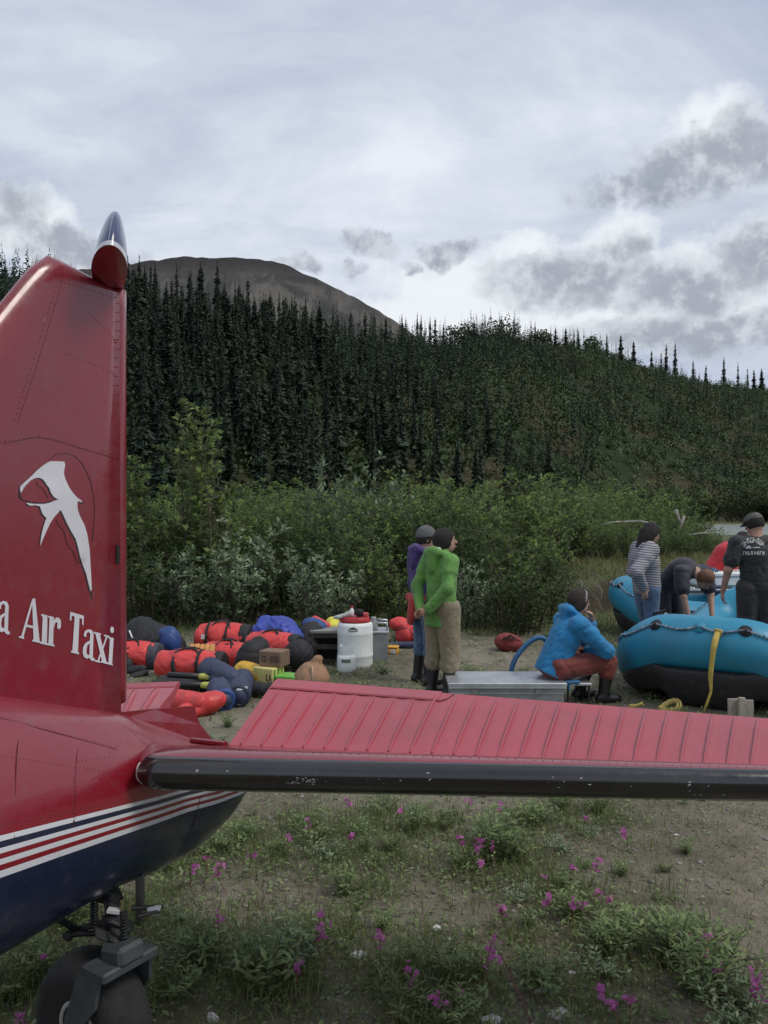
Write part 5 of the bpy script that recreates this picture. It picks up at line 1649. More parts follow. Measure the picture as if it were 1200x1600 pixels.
# worn white print on the shirt back: an arched line, a small figure with a bar, a straight line; too small to read
off_ = np.array(world_off(btop))
vv_ = [Vector(v.co) + Vector(off_) for v in btop.data.vertices]
tb = BVHTree.FromPolygons([tuple(x) for x in vv_], [tuple(p.vertices) for p in btop.data.polygons])
V = []; F = []; rp_ = random.Random(2)
def ink(poly):
    o = len(V)
    for p in poly:
        loc, nr = hit(tb, *p)
        if loc is None: return
        V.append(loc + nr * .004)
    F.append(tuple(range(o, len(V))))
for i in range(8):
    a = math.radians(-52 + i * 14.8)
    cx_, cy_ = 1176.5 + 19.5 * math.sin(a), 862 - 18 * math.cos(a)
    tx_, ty_ = math.cos(a), math.sin(a)
    def q(u, v_): return (cx_ + tx_ * u + ty_ * v_, cy_ + ty_ * u - tx_ * v_)
    ink([q(-1.9, -4), q(-.9, -4), q(-.9, 4), q(-1.9, 4)])
    if i % 3 != 1: ink([q(.8, -4), q(1.8, -4), q(1.8, 4), q(.8, 4)])
    ink([q(-.9, -4 + 3.2 * (i % 3)), q(1.5, -4 + 3.2 * (i % 3)), q(1.5, -2.4 + 3.2 * (i % 3)), q(-.9, -2.4 + 3.2 * (i % 3))])
ink([(1164, 857), (1167, 853), (1171, 852), (1175, 857)]); ink([(1176, 855.3), (1187, 854.6), (1187, 856.2), (1176, 856.4)])
for i in range(8):
    x0 = 1161 + i * 4.1 + (1.5 if i > 3 else 0)
    ink([(x0, 861.5), (x0 + 1, 861.5), (x0 + 1, 867), (x0, 867)])
    if i % 2: ink([(x0 + 2, 861.5), (x0 + 3, 861.5), (x0 + 3, 867), (x0 + 2, 867)])
    ink([(x0 + 1, 861.5 + 2 * (i % 3)), (x0 + 3, 861.5 + 2 * (i % 3)), (x0 + 3, 862.8 + 2 * (i % 3)), (x0 + 1, 862.8 + 2 * (i % 3))])
mk('shirt_print', V, F, M('worn_white_print', (.5, .5, .49), .8), btop, False)
# ------------------------------------------------------------------ rafts
RAFTB, *_ = paint('raft_blue_fabric', (.014, .235, .375), .42, .05, .28, False, .12)
RAFTK, *_ = paint('raft_black_fabric', (.016, .016, .018), .55, .05, .35, False, .1)
RAFTF = M('raft_floor', (.05, .055, .06), .7, .3, 6, .1, 40, dirt=.4)
ROPE1 = M('blue_white_braid', (.30, .36, .42), .8, .2, 30, .3, 150, col2=(.03, .06, .11))
YROPE = M('yellow_webbing', (.46, .34, .07), .8, .25, 20, .3, 120)
BLKW = M('black_webbing', (.014, .014, .015), .8, .3, 20, .2, 120)

def raft(label, loc, heading, Lh, beam, r, kick, group):
    """inflatable oar raft: closed tube turned up at both ends, black lower wrap, floor, thwarts, hand line"""
    a = math.radians(heading)
    ax = Vector((math.sin(a), math.cos(a), 0)); bx = Vector((math.cos(a), -math.sin(a), 0))
    root = thing('raft', label, 'raft', loc, group)
    o = Vector(loc)
    b = beam / 2 - r
    half = [(Lh * .5, -b, r), (1.25, -b, r), (.95, -b, r), (.64, -b, r + kick * .08), (.36, -b * .97, r + kick * .22), (.15, -b * .84, r + kick * .58), (.03, -b * .54, r + kick * .95), (0, -b * .18, r + kick)]
    left = [(x, -y, z) for x, y, z in reversed(half)]
    bow = half[1:] + left[:-1]
    stern = [(Lh - x, -y, z) for x, y, z in bow]
    ctr = bow + stern
    pts = spline([*ctr, ctr[0]], 7)[:-1]
    n = len(pts); nk = 28
    Cs = np.array([tuple(o + ax * p[0] + bx * p[1] + UP * p[2]) for p in pts])
    T = np.roll(Cs, -1, 0) - np.roll(Cs, 1, 0); T /= np.linalg.norm(T, axis=1, keepdims=True)
    mid = np.array(o + ax * (Lh / 2) + UP * (r))
    Hh = np.cross(T, np.array([0, 0, 1.])); Hh /= np.linalg.norm(Hh, axis=1, keepdims=True)
    outw = Cs - mid
    sg = np.sign((Hh * outw).sum(1)); Hh *= sg[:, None]
    Nn = np.cross(Hh, T); Nn *= np.sign(Nn[:, 2])[:, None]
    def ring(a0, a1, m, rr):
        an = np.linspace(a0, a1, m)
        seam = 1 - .006 * (np.arange(n) % 11 == 0)
        return (Cs[:, None, :] + rr * seam[:, None, None] * (np.cos(an)[None, :, None] * Hh[:, None, :] + np.sin(an)[None, :, None] * Nn[:, None, :]))
    R1 = ring(0, 2 * math.pi, nk + 1, r)[:, :nk]
    F = []
    for i in range(n):
        i2 = (i + 1) % n
        for k in range(nk): F.append((i * nk + k, i * nk + (k + 1) % nk, i2 * nk + (k + 1) % nk, i2 * nk + k))
    mk('tube', R1.reshape(-1, 3), F, RAFTB, root, True, recalc=True)
    m2 = 13
    R2 = ring(math.radians(-138), math.radians(-43), m2, r + .006); R2b = ring(math.radians(-138), math.radians(-43), m2, r - .01)
    # under the turned-up ends the black skin reaches down to the ground as the hull bottom
    st_f = np.maximum(1.0, (Cs[:, 2] - o.z - .02) / r)[:, None]
    for A_ in (R2, R2b):
        dz_ = A_[:, :, 2] - Cs[:, None, 2]
        A_[:, :, 2] = np.where(dz_ < -.6 * r, Cs[:, None, 2] - .6 * r + (dz_ + .6 * r) * (1 + (st_f - 1) * 2.4), A_[:, :, 2])
        A_[:, :, 2] = np.maximum(A_[:, :, 2], o.z + .01)
    V = np.concatenate([R2, R2b[:, ::-1]], 1); w_ = 2 * m2
    F = []
    for i in range(n):
        i2 = (i + 1) % n
        for k in range(w_): F.append((i * w_ + k, i * w_ + (k + 1) % w_, i2 * w_ + (k + 1) % w_, i2 * w_ + k))
    mk('lower_wrap', V.reshape(-1, 3), F, RAFTK, root, True, recalc=True)
    fl = Cs - Hh * r * .55 - Nn * r * .35
    c0 = fl.mean(0); c0[2] = o.z + .10
    fl[:, 2] = np.maximum(o.z + .10, fl[:, 2] - .12)
    mk('floor', np.vstack([fl, c0[None]]), [(i, (i + 1) % n, n) for i in range(n)], RAFTF, root, True)
    for f_ in (.36, .64):
        mb = MB(); mb.tube([o + ax * Lh * f_ + bx * -b * .86 + UP * (r + .06), o + ax * Lh * f_ + UP * (r + .10), o + ax * Lh * f_ + bx * b * .86 + UP * (r + .06)], .20, 18)
        mb.build('thwart', RAFTB, root, True)
    # hand line swagged between patches round the outside
    st = [i for i in range(0, n, 9)]
    line = []
    hi, lo_ = math.radians(42), math.radians(33)
    for i in range(n):
        k = (i % 9) / 9.0
        an = hi - (hi - lo_) * math.sin(k * math.pi)
        line.append(Cs[i] + (r + .013) * (math.cos(an) * Hh[i] + math.sin(an) * Nn[i]))
    ln = np.array(line + [line[0]])
    mb = MB()
    tw = spline(ln, 8)
    rad = [.0105 + .0035 * (1 if (i // 2) % 2 else -1) for i in range(len(tw))]
    mb.tube([Vector(p) for p in tw], rad, 6, cap=False)
    rp = mb.build('hand_line', ROPE1, root, True, recalc=False)
    for i in st:
        d = math.cos(hi) * Hh[i] + math.sin(hi) * Nn[i]
        mb = MB(); c = Vector(Cs[i] + d * (r + .004)); zt = Vector(d); xt = Vector(T[i]); yt = zt.cross(xt)
        mb.lathe(c, [(.06, -.004), (.06, .002), (.02, .006), (.018, .02), (.001, .022)], 14, Matrix((xt, yt, zt)).transposed())
        mb.build('d_ring_patch', RAFTB if i % 2 else BLKW, root, True)
    return root, Cs, Hh, Nn, T, r

near, C1, H1, N1, T1, r1 = raft('blue and black inflatable raft with a yellow strap hanging from its bow, nearest the tail', (3.06, 7.82, .0), 34, 4.0, 2.0, .265, .345, 'inflatable rafts')
far_, C2, H2, N2, T2, r2 = raft('blue and black inflatable raft behind the striped top, farther from the tail', (3.72, 12.5, .0), 97, 4.3, 1.9, .29, .30, 'inflatable rafts')
mb = MB()
pts = [P(1121, 988, 7.50), P(1117, 1003, 7.44), P(1114, 1020, 7.42), P(1111, 1046, 7.44), P(1110, 1060, 7.44), P(1111, 1080, 7.45), P(1105, 1098, 7.45), P(1098, 1116, 7.46)]
# strap follows the bow from the hand line
V_ = [tuple(x) for x in C1]
mb.tube([p for p in pts], [.026, .030, .024, .022, .020, .012, .012, .011], 8, flat=.6)
mb.tube([pts[0] + Vector((-.02, .02, .02)), pts[0] + Vector((.03, -.01, .015)), pts[0] + Vector((.02, 0, -.04))], .016, 6)
st_ = mb.build('bow_strap', YROPE, near, True)
# yellow rope coils on the ground by the raft
def coil(label, c, R, n, mat, rr=.011, tilt=0.0, seed=0):
    r = random.Random(seed); pts = []
    for i in range(n * 14):
        a = i / 14 * 2 * math.pi; q = R * (1 + .18 * math.sin(a * .37 + seed) + r.uniform(-.04, .04))
        pts.append(Vector(c) + Vector((math.cos(a) * q, math.sin(a) * q * .8, .012 + .012 * (i / 14) + max(0, math.sin(a + seed)) * tilt)))
    mb = MB(); mb.tube(pts, rr, 6)
    o = thing('rope_coil', label, 'rope', c)
    mb.build('rope', mat, o, True)
    return o
coil('small yellow rope coil on the gravel in front of the near raft', G(1046, 1115, .02), .085, 4, M('faded_yellow_rope', (.34, .27, .08), .85), .011, .07, 1)
coil('yellow rope end lying by the seated person\'s boots', G(993, 1108, .02), .06, 2, M('faded_yellow_rope', ()), .011, .03, 2)

# white cooler and aluminium frame on the far raft
fr = thing('oar_frame', 'aluminium rowing frame lying across the far raft', 'frame', (4.9, 12.6, .7))
mb = MB()
for y_ in (12.25, 13.35): mb.tube([(4.45, y_, .70), (6.6, y_, .70)], .022, 8)
mb.build('side_rail', ALU, fr, True)
for x_ in (4.6, 5.5, 6.4):
    mb = MB(); mb.tube([(x_, 12.25, .72), (x_, 13.35, .72)], .02, 8); mb.build('cross_bar', ALU, fr, True)
co = thing('cooler', 'white cooler strapped onto the far raft beside the bending person', 'cooler', (5.15, 12.75, .72))
WPL = M('white_plastic', (.72, .74, .74), .4, .12, 6, .05, 50, dirt=.2)
mb = MB(); mb.box((5.2, 12.75, .80), (.42, .24, .075), None, .03); mb.build('cooler_body', WPL, co)
mb = MB(); mb.box((5.2, 12.75, .915), (.435, .255, .036), Matrix.Rotation(.02, 3, 'X'), .02); mb.build('lid', WPL, co)
mb = MB(); mb.tube([(4.88, 12.48, .80), (4.98, 12.49, .953), (5.16, 12.98, .955)], .014, 6, flat=.4); mb.tube([(5.02, 12.50, .955), (5.1, 12.60, .965), (5.13, 12.7, .958)], .01, 6); mb.build('strap', M('navy_webbing', (.02, .03, .07), .8), co)
hp = thing('hand_pump', 'grey barrel hand pump lying by the bending person', 'pump', (3.30, 9.95, .3))
mb = MB(); mb.tube([P(1036, 962, 9.3), P(1062, 982, 9.2)], .05, 14); mb.build('barrel', M('grey_pump', (.33, .34, .35), .45, dirt=.2), hp, True)
mb = MB(); mb.tube([P(1036, 962, 9.3), P(1030, 957, 9.35)], .014, 8); mb.tube([P(1020, 960, 9.35), P(1040, 953, 9.35)], .016, 8); mb.build('pump_handle', BLKW, hp, True)

# wooden stake and board by the tail
sk = thing('wooden_stand', 'pale wooden post with short boards standing on the gravel below the near raft', 'stand', G(1159, 1150))
WOOD = M('weathered_wood', (.30, .27, .22), .8, .25, 5, .3, 40, dirt=.3)
mb = MB(); mb.box(P(1157, 1146, 6.9), (.026, .02, .30), Matrix.Rotation(.04, 3, 'Y'), .003); mb.build('post', WOOD, sk)
mb = MB(); mb.box(P(1147, 1113, 6.94), (.05, .012, .115), Matrix.Rotation(-.02, 3, 'Y'), .002); mb.build('board', WOOD, sk)
mb = MB(); mb.box(P(1168, 1114, 6.94), (.045, .012, .11), Matrix.Rotation(.03, 3, 'Y'), .002); mb.build('board', WOOD, sk)

# ------------------------------------------------------------------ long aluminium box
def at(px, py, z=0.0):
    """ground point seen at a pixel"""
    return G(px, py, z)
bx_ = thing('aluminium_box', 'long low aluminium box the blue jacket sits on', 'box', (1.2, 8.05, 0))
AL2 = M('brushed_aluminium', (.50, .52, .54), .38, .14, 4, .06, 60, metal=.75, dirt=.2)
AL3 = M('dull_aluminium_side', (.30, .31, .31), .5, .2, 5, .1, 60, metal=.6, dirt=.3)
mb = MB(); mb.box((1.165, 8.06, .105), (.535, .27, .100), None, .006); mb.build('box_body', AL3, bx_)
mb = MB(); mb.box((1.165, 8.06, .233), (.56, .295, .016), None, .005); mb.build('lid', AL2, bx_)
mb = MB(); mb.box((1.165, 7.774, .207), (.555, .008, .010), None, .002); mb.build('lid_rim', AL2, bx_)
mb = MB(); mb.box((1.165, 7.787, .150), (.53, .006, .004)); mb.build('bead', AL2, bx_)
for x_ in (.86, 1.46):
    mb = MB(); mb.box((x_, 7.782, .165), (.035, .008, .028), None, .004); mb.build('latch', M('latch_steel', (.35, .35, .36), .4, metal=.9), bx_)
b2 = thing('grey_tray', 'short pale aluminium tray beside the seated person\'s boots', 'tray', (1.85, 8.05, 0))
mb = MB(); mb.box((1.86, 8.03, .215), (.125, .16, .012), None, .004); mb.build('tray_top', AL2, b2)
for sx in (-.1, .1):
    for sy in (-.13, .13): mb = MB(); mb.tube([(1.86 + sx, 8.03 + sy, 0), (1.86 + sx, 8.03 + sy, .205)], .010, 6); mb.build('leg', BLKW, b2)

cl_ = thing('blue_rag', 'crumpled blue rag on the edge of the aluminium tray', 'rag', (1.78, 7.9, .23))
body('cloth', [([ell((1.79, 7.90, .235), (.075, .05, .014)), ell((1.84, 7.89, .232), (.04, .03, .02)), cap((1.765, 7.872, .23), (1.76, 7.862, .17), .012)], .02, [])], .008, M('blue_rag_cloth', (.03, .12, .25), .85), cl_, wr=.01, ws=60)
hs_ = thing('blue_hose', 'arched blue hose rising behind the aluminium box', 'hose', (1.35, 8.7, 0))
mb = MB(); mb.tube(spline([tuple(P(797, 1090, 8.5)), tuple(P(798, 1055, 8.5)), tuple(P(804, 1032, 8.5)), tuple(P(818, 1012, 8.5)), tuple(P(836, 998, 8.5)), tuple(P(852, 1000, 8.5)), tuple(P(866, 1030, 8.55)), tuple(P(872, 1080, 8.6))], 6), .026, 10)
mb.build('hose', M('blue_hose_rubber', (.035, .14, .29), .5), hs_, True)

# ------------------------------------------------------------------ bags and boxes on the gravel
DRYR = M('red_dry_bag', (.62, .050, .046), .33, .22, 5, .5, 26, dirt=.15, dirtcol=(.25, .06, .05))
DRYK = M('black_bag_cloth', (.014, .014, .016), .7, .3, 8, .25, 40)
DRYB = M('blue_tarp', (.030, .055, .33), .5, .25, 6, .25, 30)
NAVYB = M('navy_dry_bag', (.030, .040, .085), .55, .25, 6, .25, 35, dirt=.2)
BLUEB = M('blue_dry_bag', (.018, .060, .21), .5, .25, 6, .2, 35)
YELB = M('yellow_dry_bag', (.62, .36, .035), .5, .2, 6, .2, 35, dirt=.15)
TANB = M('tan_sack', (.34, .195, .115), .8, .22, 7, .4, 40)

def strap_ring(root, c, d, r, wd, mat, name='strap', a0=0, a1=360, prot=.009):
    """a flat band round an axis d at c"""
    d = Vector(d).normalized(); x = d.cross(UP).normalized(); y = x.cross(d)
    V = []; n = 26
    an = [math.radians(a0 + (a1 - a0) * i / n) for i in range(n + 1)]
    for a_ in an:
        dr = x * math.cos(a_) + y * math.sin(a_)
        for s_, q in ((-wd, r), (-wd, r + prot), (wd, r + prot), (wd, r)):
            V.append(Vector(c) + dr * q + d * s_)
    F = [tuple(f) for f in grid_faces(n + 1, 4, True)]
    return mk(name, V, F, mat, root, False, recalc=True)

def duffel(label, c, heading, length, r, mat, endmat=None, straps=(-.25, .25), group='red and black gear duffels', wr=.028, lift=0.0, handle=True, endside=1, name='duffel_bag', cat='bag', strapmat=None):
    a = math.radians(heading)
    d = V3(math.sin(a), math.cos(a), 0); c = np.array(c, float)
    zc = c[2] + r * .92
    c0 = np.array([c[0], c[1], zc])
    p0, p1 = c0 - d * (length / 2 - r * .55), c0 + d * (length / 2 - r * .55)
    root = thing(name, label, cat, (c[0], c[1], c[2]), group)
    cutg = [(np.array([0, 0, c[2]]), V3(0, 0, -1))]
    seed = int(abs(c[0] * 977 + c[1] * 131)) % 997
    body('bag', [([cap(p0, p1, r * .97, r), cap(c0 - d * length * .1 + V3(0, 0, .02), c0 + d * length * .15, r * 1.03)], .05, cutg + [(c0 + d * (length / 2 - .02), d), (c0 - d * (length / 2 - .02), -d)])], .014, mat, root, wr=wr, ws=27, seed=seed)
    if endmat:
        e0 = c0 + d * endside * (length / 2 - r * .55)
        body('end_panel', [([cap(e0 + d * endside * r * .05, e0 + d * endside * r * .22, r * 1.02, r * .95), ell(e0 + d * endside * r * .3, (r * .9,) * 3)], .05, cutg + [(c0 + d * endside * (length / 2 + .012), d * endside), (e0 - d * endside * .0, -d * endside)])], .014, endmat, root, wr=wr * .7, ws=30, seed=seed + 3)
    for s_ in straps:
        strap_ring(root, c0 + d * length * s_, d, r * 1.075, .016, strapmat or BLKW, a0=-38, a1=218)
    for s_ in straps:
        q_ = c0 + d * length * s_; sd_ = np.cross(d, V3(0, 0, 1)); sd_ = sd_ * (1 if sd_[1] < 0 else -1)
        mb = MB(); mb.tube([q_ + sd_ * r * 1.09 + V3(0, 0, r * .35), q_ + sd_ * r * 1.2 + d * .03 + V3(0, 0, -r * .1), q_ + sd_ * r * 1.16 + d * .07 + V3(0, 0, -r * .55)], .012, 5, flat=.35); mb.build('strap_tail', strapmat or BLKW, root)
        mb = MB(); mb.box(q_ + sd_ * r * 1.1 + V3(0, 0, r * .3), (.022, .012, .026), None, .004); mb.build('buckle', M('buckle_plastic', (.03, .03, .032), .4), root)
    if handle:
        up_ = V3(0, 0, r * 1.05); sd = np.cross(d, V3(0, 0, 1))
        mb = MB()
        for sg in (1, -1):
            mb.tube(spline([c0 + d * length * -.2 + up_ * .72 + sd * sg * r * .72, c0 + d * length * -.1 + up_ * 1.12 + sd * sg * r * .35, c0 + d * length * .08 + up_ * 1.14 + sd * sg * r * .2, c0 + d * length * .2 + up_ * .72 + sd * sg * r * .72], 5), .018, 6, flat=.5)
        mb.build('handle', BLKW, root, True)
    return root

def heap(name, label, cat, groups, mat, h=.012, wr=.026, ws=26, seed=1, base=None, group=None, part='bag'):
    lo = np.min([_bounds(p)[0] for g in groups for p in g[0]], 0); hi = np.max([_bounds(p)[1] for g in groups for p in g[0]], 0)
    root = thing(name, label, cat, ((lo[0] + hi[0]) / 2, (lo[1] + hi[1]) / 2, max(0, lo[2])) if base is None else base, group)
    body(part, groups, h, mat, root, wr=wr, ws=ws, seed=seed)
    return root
FLOOR = [(V3(0, 0, .0), V3(0, 0, -1))]
def xz(px, py, Y):
    p = P(px, py, Y); return np.array(tuple(p))

# top red duffel, big front duffel, the one between
duffel('red duffel with two black straps lying highest, against the willows', (-2.06, 10.6, .06), 97, .70, .190, DRYR, DRYK, (-.24, .12), endside=1)
mb = MB(); c = P(317, 995, 10.36); mb.box(c, (.022, .004, .028), Matrix.Rotation(.1, 3, 'Y')); 
mb.build('white_tag', WTAB, [o for o in COL.objects if o.name.startswith('duffel_bag') and o.get('label', '').startswith('red duffel with two')][0])
duffel('big red duffel with black carry handles, in front of the other duffels', (-2.17, 9.25, 0), 100, .78, .158, DRYR, DRYK, (-.17, .18), endside=1)
duffel('red duffel half hidden between the big duffel and the black bag', (-1.83, 9.75, 0), 118, .66, .165, DRYR, None, (.05,), endside=1)
duffel('red duffel with dark grey end close behind the tail fin', (-2.95, 9.75, 0), 98, .62, .168, DRYR, M('slate_bag_end', (.040, .046, .060), .7, .25, 8, .2), (-.02,), endside=1)
duffel('red and black duffel under the blue tarpaulin', (-1.30, 9.72, .12), 112, .66, .165, DRYR, DRYK, (-.1,), endside=1)
heap('black_bag', 'round black bag end below the tarpaulin right of the cardboard box', 'bag', [([ell(xz(466, 1022, 9.5), (.17, .16, .17))], .04, FLOOR)], DRYK, seed=61)
mt = thing('folded_mat', 'folded orange slatted mat lying on the big red duffel', 'mat', P(316, 1015, 9.5))
OR = M('orange_foam', (.55, .25, .07), .7, .2, 8, .2, 50)
for i in range(5):
    mb = MB(); mb.box(P(300 + i * 8.0, 1014 - (i % 2) * .6, 9.5), (.027, .10, .022), Matrix.Rotation(.25, 3, 'X') @ Matrix.Rotation(.15, 3, 'Z'), .006); mb.build('slat', OR, mt)
# black and blue bags by the fin
heap('black_bag', 'large slumped black bag beside the tail fin', 'bag', [([ell(xz(243, 1010, 10.5), (.34, .3, .28)), ell(xz(222, 1000, 10.6), (.26, .25, .30)), ell(xz(268, 1015, 10.4), (.18, .2, .2))], .08, FLOOR)], DRYK, seed=3)
mb = MB(); mb.tube([P(202, 985, 10.2), P(207, 997, 10.18), P(212, 1008, 10.2)], .014, 6, flat=.5)
mb.build('pale_strap', WTAB, [o for o in COL.objects if o.name == 'black_bag'][0], True)
heap('blue_stuff_sack', 'crumpled bright blue stuff sack leaning on the large black bag', 'bag', [([ell(xz(266, 1000, 10.15), (.12, .12, .17)), ell(xz(258, 988, 10.15), (.08, .08, .06)), ell(xz(272, 1010, 10.15), (.07, .1, .14))], .05, FLOOR)], BLUEB, seed=5, wr=.02)
heap('boot_pair', 'dark sandals and small gear on the gravel beside the tail fin', 'boots', [([cap(xz(205, 1048, 9.4), xz(222, 1046, 9.4), .05), cap(xz(208, 1058, 9.2), xz(226, 1052, 9.3), .045), ell(xz(200, 1040, 9.5), (.06, .06, .08))], .02, FLOOR)], DRYK, seed=6, wr=.02)
# black bag and pile in the middle
heap('black_bag', 'upright black bag between the red duffels and the cardboard box', 'bag', [([ell(xz(392, 1036, 9.15), (.17, .15, .25)), ell(xz(382, 1056, 9.1), (.19, .15, .13)), ell(xz(404, 1014, 9.3), (.12, .12, .14))], .06, FLOOR)], DRYK, seed=8)
heap('blue_tarp', 'crumpled royal blue tarpaulin on top of the gear pile', 'tarpaulin', [([ell(xz(432, 978, 10.1), (.24, .2, .11)), ell(xz(408, 986, 10.0), (.10, .14, .11)), ell(xz(452, 988, 10.0), (.22, .16, .08), eul(0, .35, 0)), ell(xz(418, 970, 10.1), (.11, .1, .06)), cap(xz(405, 985, 9.85), xz(412, 1000, 9.8), .05)], .05, [])], DRYB, seed=12, wr=.045, ws=36, part='tarp')
heap('gear_pile', 'dark heap of packs under the blue tarpaulin', 'packs', [([ell(xz(430, 1015, 10.2), (.38, .28, .30)), ell(xz(482, 1010, 10.1), (.17, .2, .26)), ell(xz(490, 985, 10.2), (.14, .16, .12))], .08, FLOOR)], DRYK, seed=14, part='packs')
heap('navy_pack', 'navy blue pack with a red edge lying on the dark heap', 'pack', [([ell(xz(492, 980, 10.25), (.17, .14, .11), eul(0, .35, 0))], .05, [])], BLUEB, seed=15)
heap('red_jacket', 'small red jacket folded over the navy pack', 'jacket', [([cap(xz(492, 968, 10.3), xz(510, 978, 10.3), .045, .05)], .04, [])], DRYR, seed=17, part='cloth')
heap('yellow_bag', 'crumpled yellow bag on the grey table behind the barrel', 'bag', [([ell(xz(520, 973, 10.5), (.085, .09, .07)), ell(xz(523, 979, 10.4), (.10, .09, .05))], .03, [])], M('lemon_yellow_bag', (.62, .56, .06), .55, .25, 8, .2), seed=18)

def carton(name, label, cat, px, py, Y, half, rz, mat, base=0.0, marks=None):
    p = P(px, py, Y); z = half[2] + base
    root = thing(name, label, cat, (p.x, p.y, base))
    R = Matrix.Rotation(rz, 3, 'Z')
    mb = MB(); mb.box((p.x, p.y, z), half, R, .008); mb.build('carton', mat, root)
    return root, Vector((p.x, p.y, z)), R
CARD = M('brown_cardboard', (.20, .13, .085), .8, .2, 6, .15, 40); CARY = M('yellow_carton', (.62, .55, .20), .6, .12, 6, .08, 40)
INK = M('dark_ink', (.05, .04, .035), .7)
r_, c_, R_ = carton('yellow_box', 'yellow printed carton under the brown cardboard box', 'box', 420, 1060, 8.70, (.125, .105, .117), -.5, CARY)
for k, (u, v_, w1, h1) in enumerate([(.05, .02, .006, .06), (.07, -.03, .006, .05), (.09, .03, .007, .04), (.105, -.02, .006, .055), (-.06, -.03, .03, .03)]):
    mb = MB(); mb.box(c_ + R_ @ Vector((u, -.1065, v_)), (w1, .001, h1 * .6), R_); mb.build('print_mark', INK if k < 4 else M('ochre_ink', (.50, .40, .12), .7), r_)
for k in range(3):
    mb = MB(); mb.box(c_ + R_ @ Vector((.1265, -.07 + k * .065, .03)), (.001, .016, .07), R_); mb.build('print_mark', M('green_ink', (.12, .30, .06), .7), r_)
r_, c_, R_ = carton('cardboard_box', 'small brown cardboard box on the yellow carton', 'box', 429, 1030, 8.75, (.13, .105, .082), -.35, CARD, .236)
mb = MB(); mb.box(c_ + R_ @ Vector((-.07, -.1065, 0)), (.024, .001, .03), R_); mb.build('print_mark', INK, r_)
mb = MB(); mb.box(c_ + R_ @ Vector((-.07, -.1072, 0)), (.012, .001, .016), R_); mb.build('print_mark', CARD, r_)
mb = MB(); mb.box(c_ + R_ @ Vector((.05, -.1065, 0)), (.05, .001, .035), R_); mb.build('print_mark', M('brown_ink', (.10, .06, .045), .7), r_)
gt = thing('green_tray', 'bright green plastic tray beside the yellow carton', 'tray', P(452, 1052, 8.6))
LIME = M('lime_plastic', (.18, .48, .08), .45, .12)
mb = MB(); mb.box((P(451, 1058, 8.6).x, 8.6, .15), (.11, .10, .02), Matrix.Rotation(-.3, 3, 'Z'), .008); mb.box((P(450, 1058, 8.6).x, 8.62, .10), (.09, .08, .03), Matrix.Rotation(-.3, 3, 'Z'), .008); mb.box((P(450, 1058, 8.6).x, 8.62, .035), (.085, .075, .035), Matrix.Rotation(-.3, 3, 'Z'), .004); mb.build('tray', LIME, gt)
heap('tan_sack', 'tied tan cloth sack on the gravel behind the elevator', 'sack', [([ell((-.75, 8.55, .13), (.185, .15, .15)), ell((-.74, 8.55, .22), (.12, .10, .09)), cap((-.72, 8.54, .27), (-.70, 8.54, .33), .028, .04), cap((-.69, 8.55, .31), (-.655, 8.55, .35), .022)], .05, FLOOR)], TANB, seed=21, wr=.017, ws=48, h=.010, part='sack')
mb = MB(); mb.tube([(-.735, 8.44, .29), (-.73, 8.43, .22), (-.73, 8.41, .12)], [.02, .03, .03], 6, flat=.4)
mb.build('pale_seam', M('pale_tan', (.45, .34, .25), .8), [o for o in COL.objects if o.name == 'tan_sack'][0], True)
# dry bags in front
def drybag(label, a, b, r, mat, endmat=None, group='dry bags in front of the duffels', patch=None):
    a = np.array(tuple(a)); b = np.array(tuple(b))
    d = (b - a) / np.linalg.norm(b - a)
    root = thing('dry_bag', label, 'bag', ((a[0] + b[0]) / 2, (a[1] + b[1]) / 2, 0), group)
    body('bag', [([cap(a, b, r, r * .95)], .03, FLOOR)], .012, mat, root, wr=.022, ws=30, seed=int(abs(a[0] * 500)))
    if endmat:
        body('end_cap', [([cap(b - d * r * .1, b + d * r * .62, r * .99, r * .86)], .02, FLOOR + [(b + d * r * .72, d), (b, -d)])], .010, endmat, root, wr=.006, ws=40)
    if patch is not None:
        ob = [c for c in root.children if c.name.startswith('bag')][0]; off_ = Vector(world_off(ob))
        bv = BVHTree.FromPolygons([tuple(v.co + off_) for v in ob.data.vertices], [tuple(p.vertices) for p in ob.data.polygons])
        mt_, (qx, qy, qw, qh, qs) = patch
        V = []
        for i in range(5):
            for k in range(3):
                u_, v_ = (i / 4 - .5) * qw, (k / 2 - .5) * qh
                loc, nr = hit(bv, qx + u_, qy + v_ + u_ * qs)
                if loc is None: continue
                V.append(loc + nr * .005)
        if len(V) == 15: mk('pale_patch', V, [tuple(f) for f in grid_faces(5, 3)], mt_, root, True)
    return root
PATCH = M('pale_blue_print', (.30, .42, .46), .7)
drybag('slate navy dry bag with a pale patch lying slantwise in front of the big duffel', (-1.83, 8.7, .20), (-1.52, 8.25, .17), .125, NAVYB, None, patch=(PATCH, (340, 1064, 13, 8, -.35)))
drybag('dry bag with a round bright blue end facing the tail', (-1.62, 8.1, .125), (-1.50, 7.72, .115), .115, NAVYB, BLUEB)
drybag('dark navy dry bag with a white stripe beside the yellow bag', (-1.46, 8.5, .13), (-1.38, 7.85, .12), .118, NAVYB, M('deep_navy_cap', (.014, .018, .045), .6), patch=(M('pale_print', (.45, .48, .50), .7), (378, 1076, 16, 5, -.1)))
drybag('yellow dry bag beside the yellow carton', (-1.52, 8.95, .13), (-1.30, 8.75, .12), .115, YELB)
drybag('dark bag lying against the elevator edge', (-1.28, 8.3, .07), (-1.0, 8.2, .07), .085, DRYK)
drybag('red dry bag lying in front of the paddles', (-1.95, 7.75, .09), (-1.66, 7.5, .12), .10, DRYR)
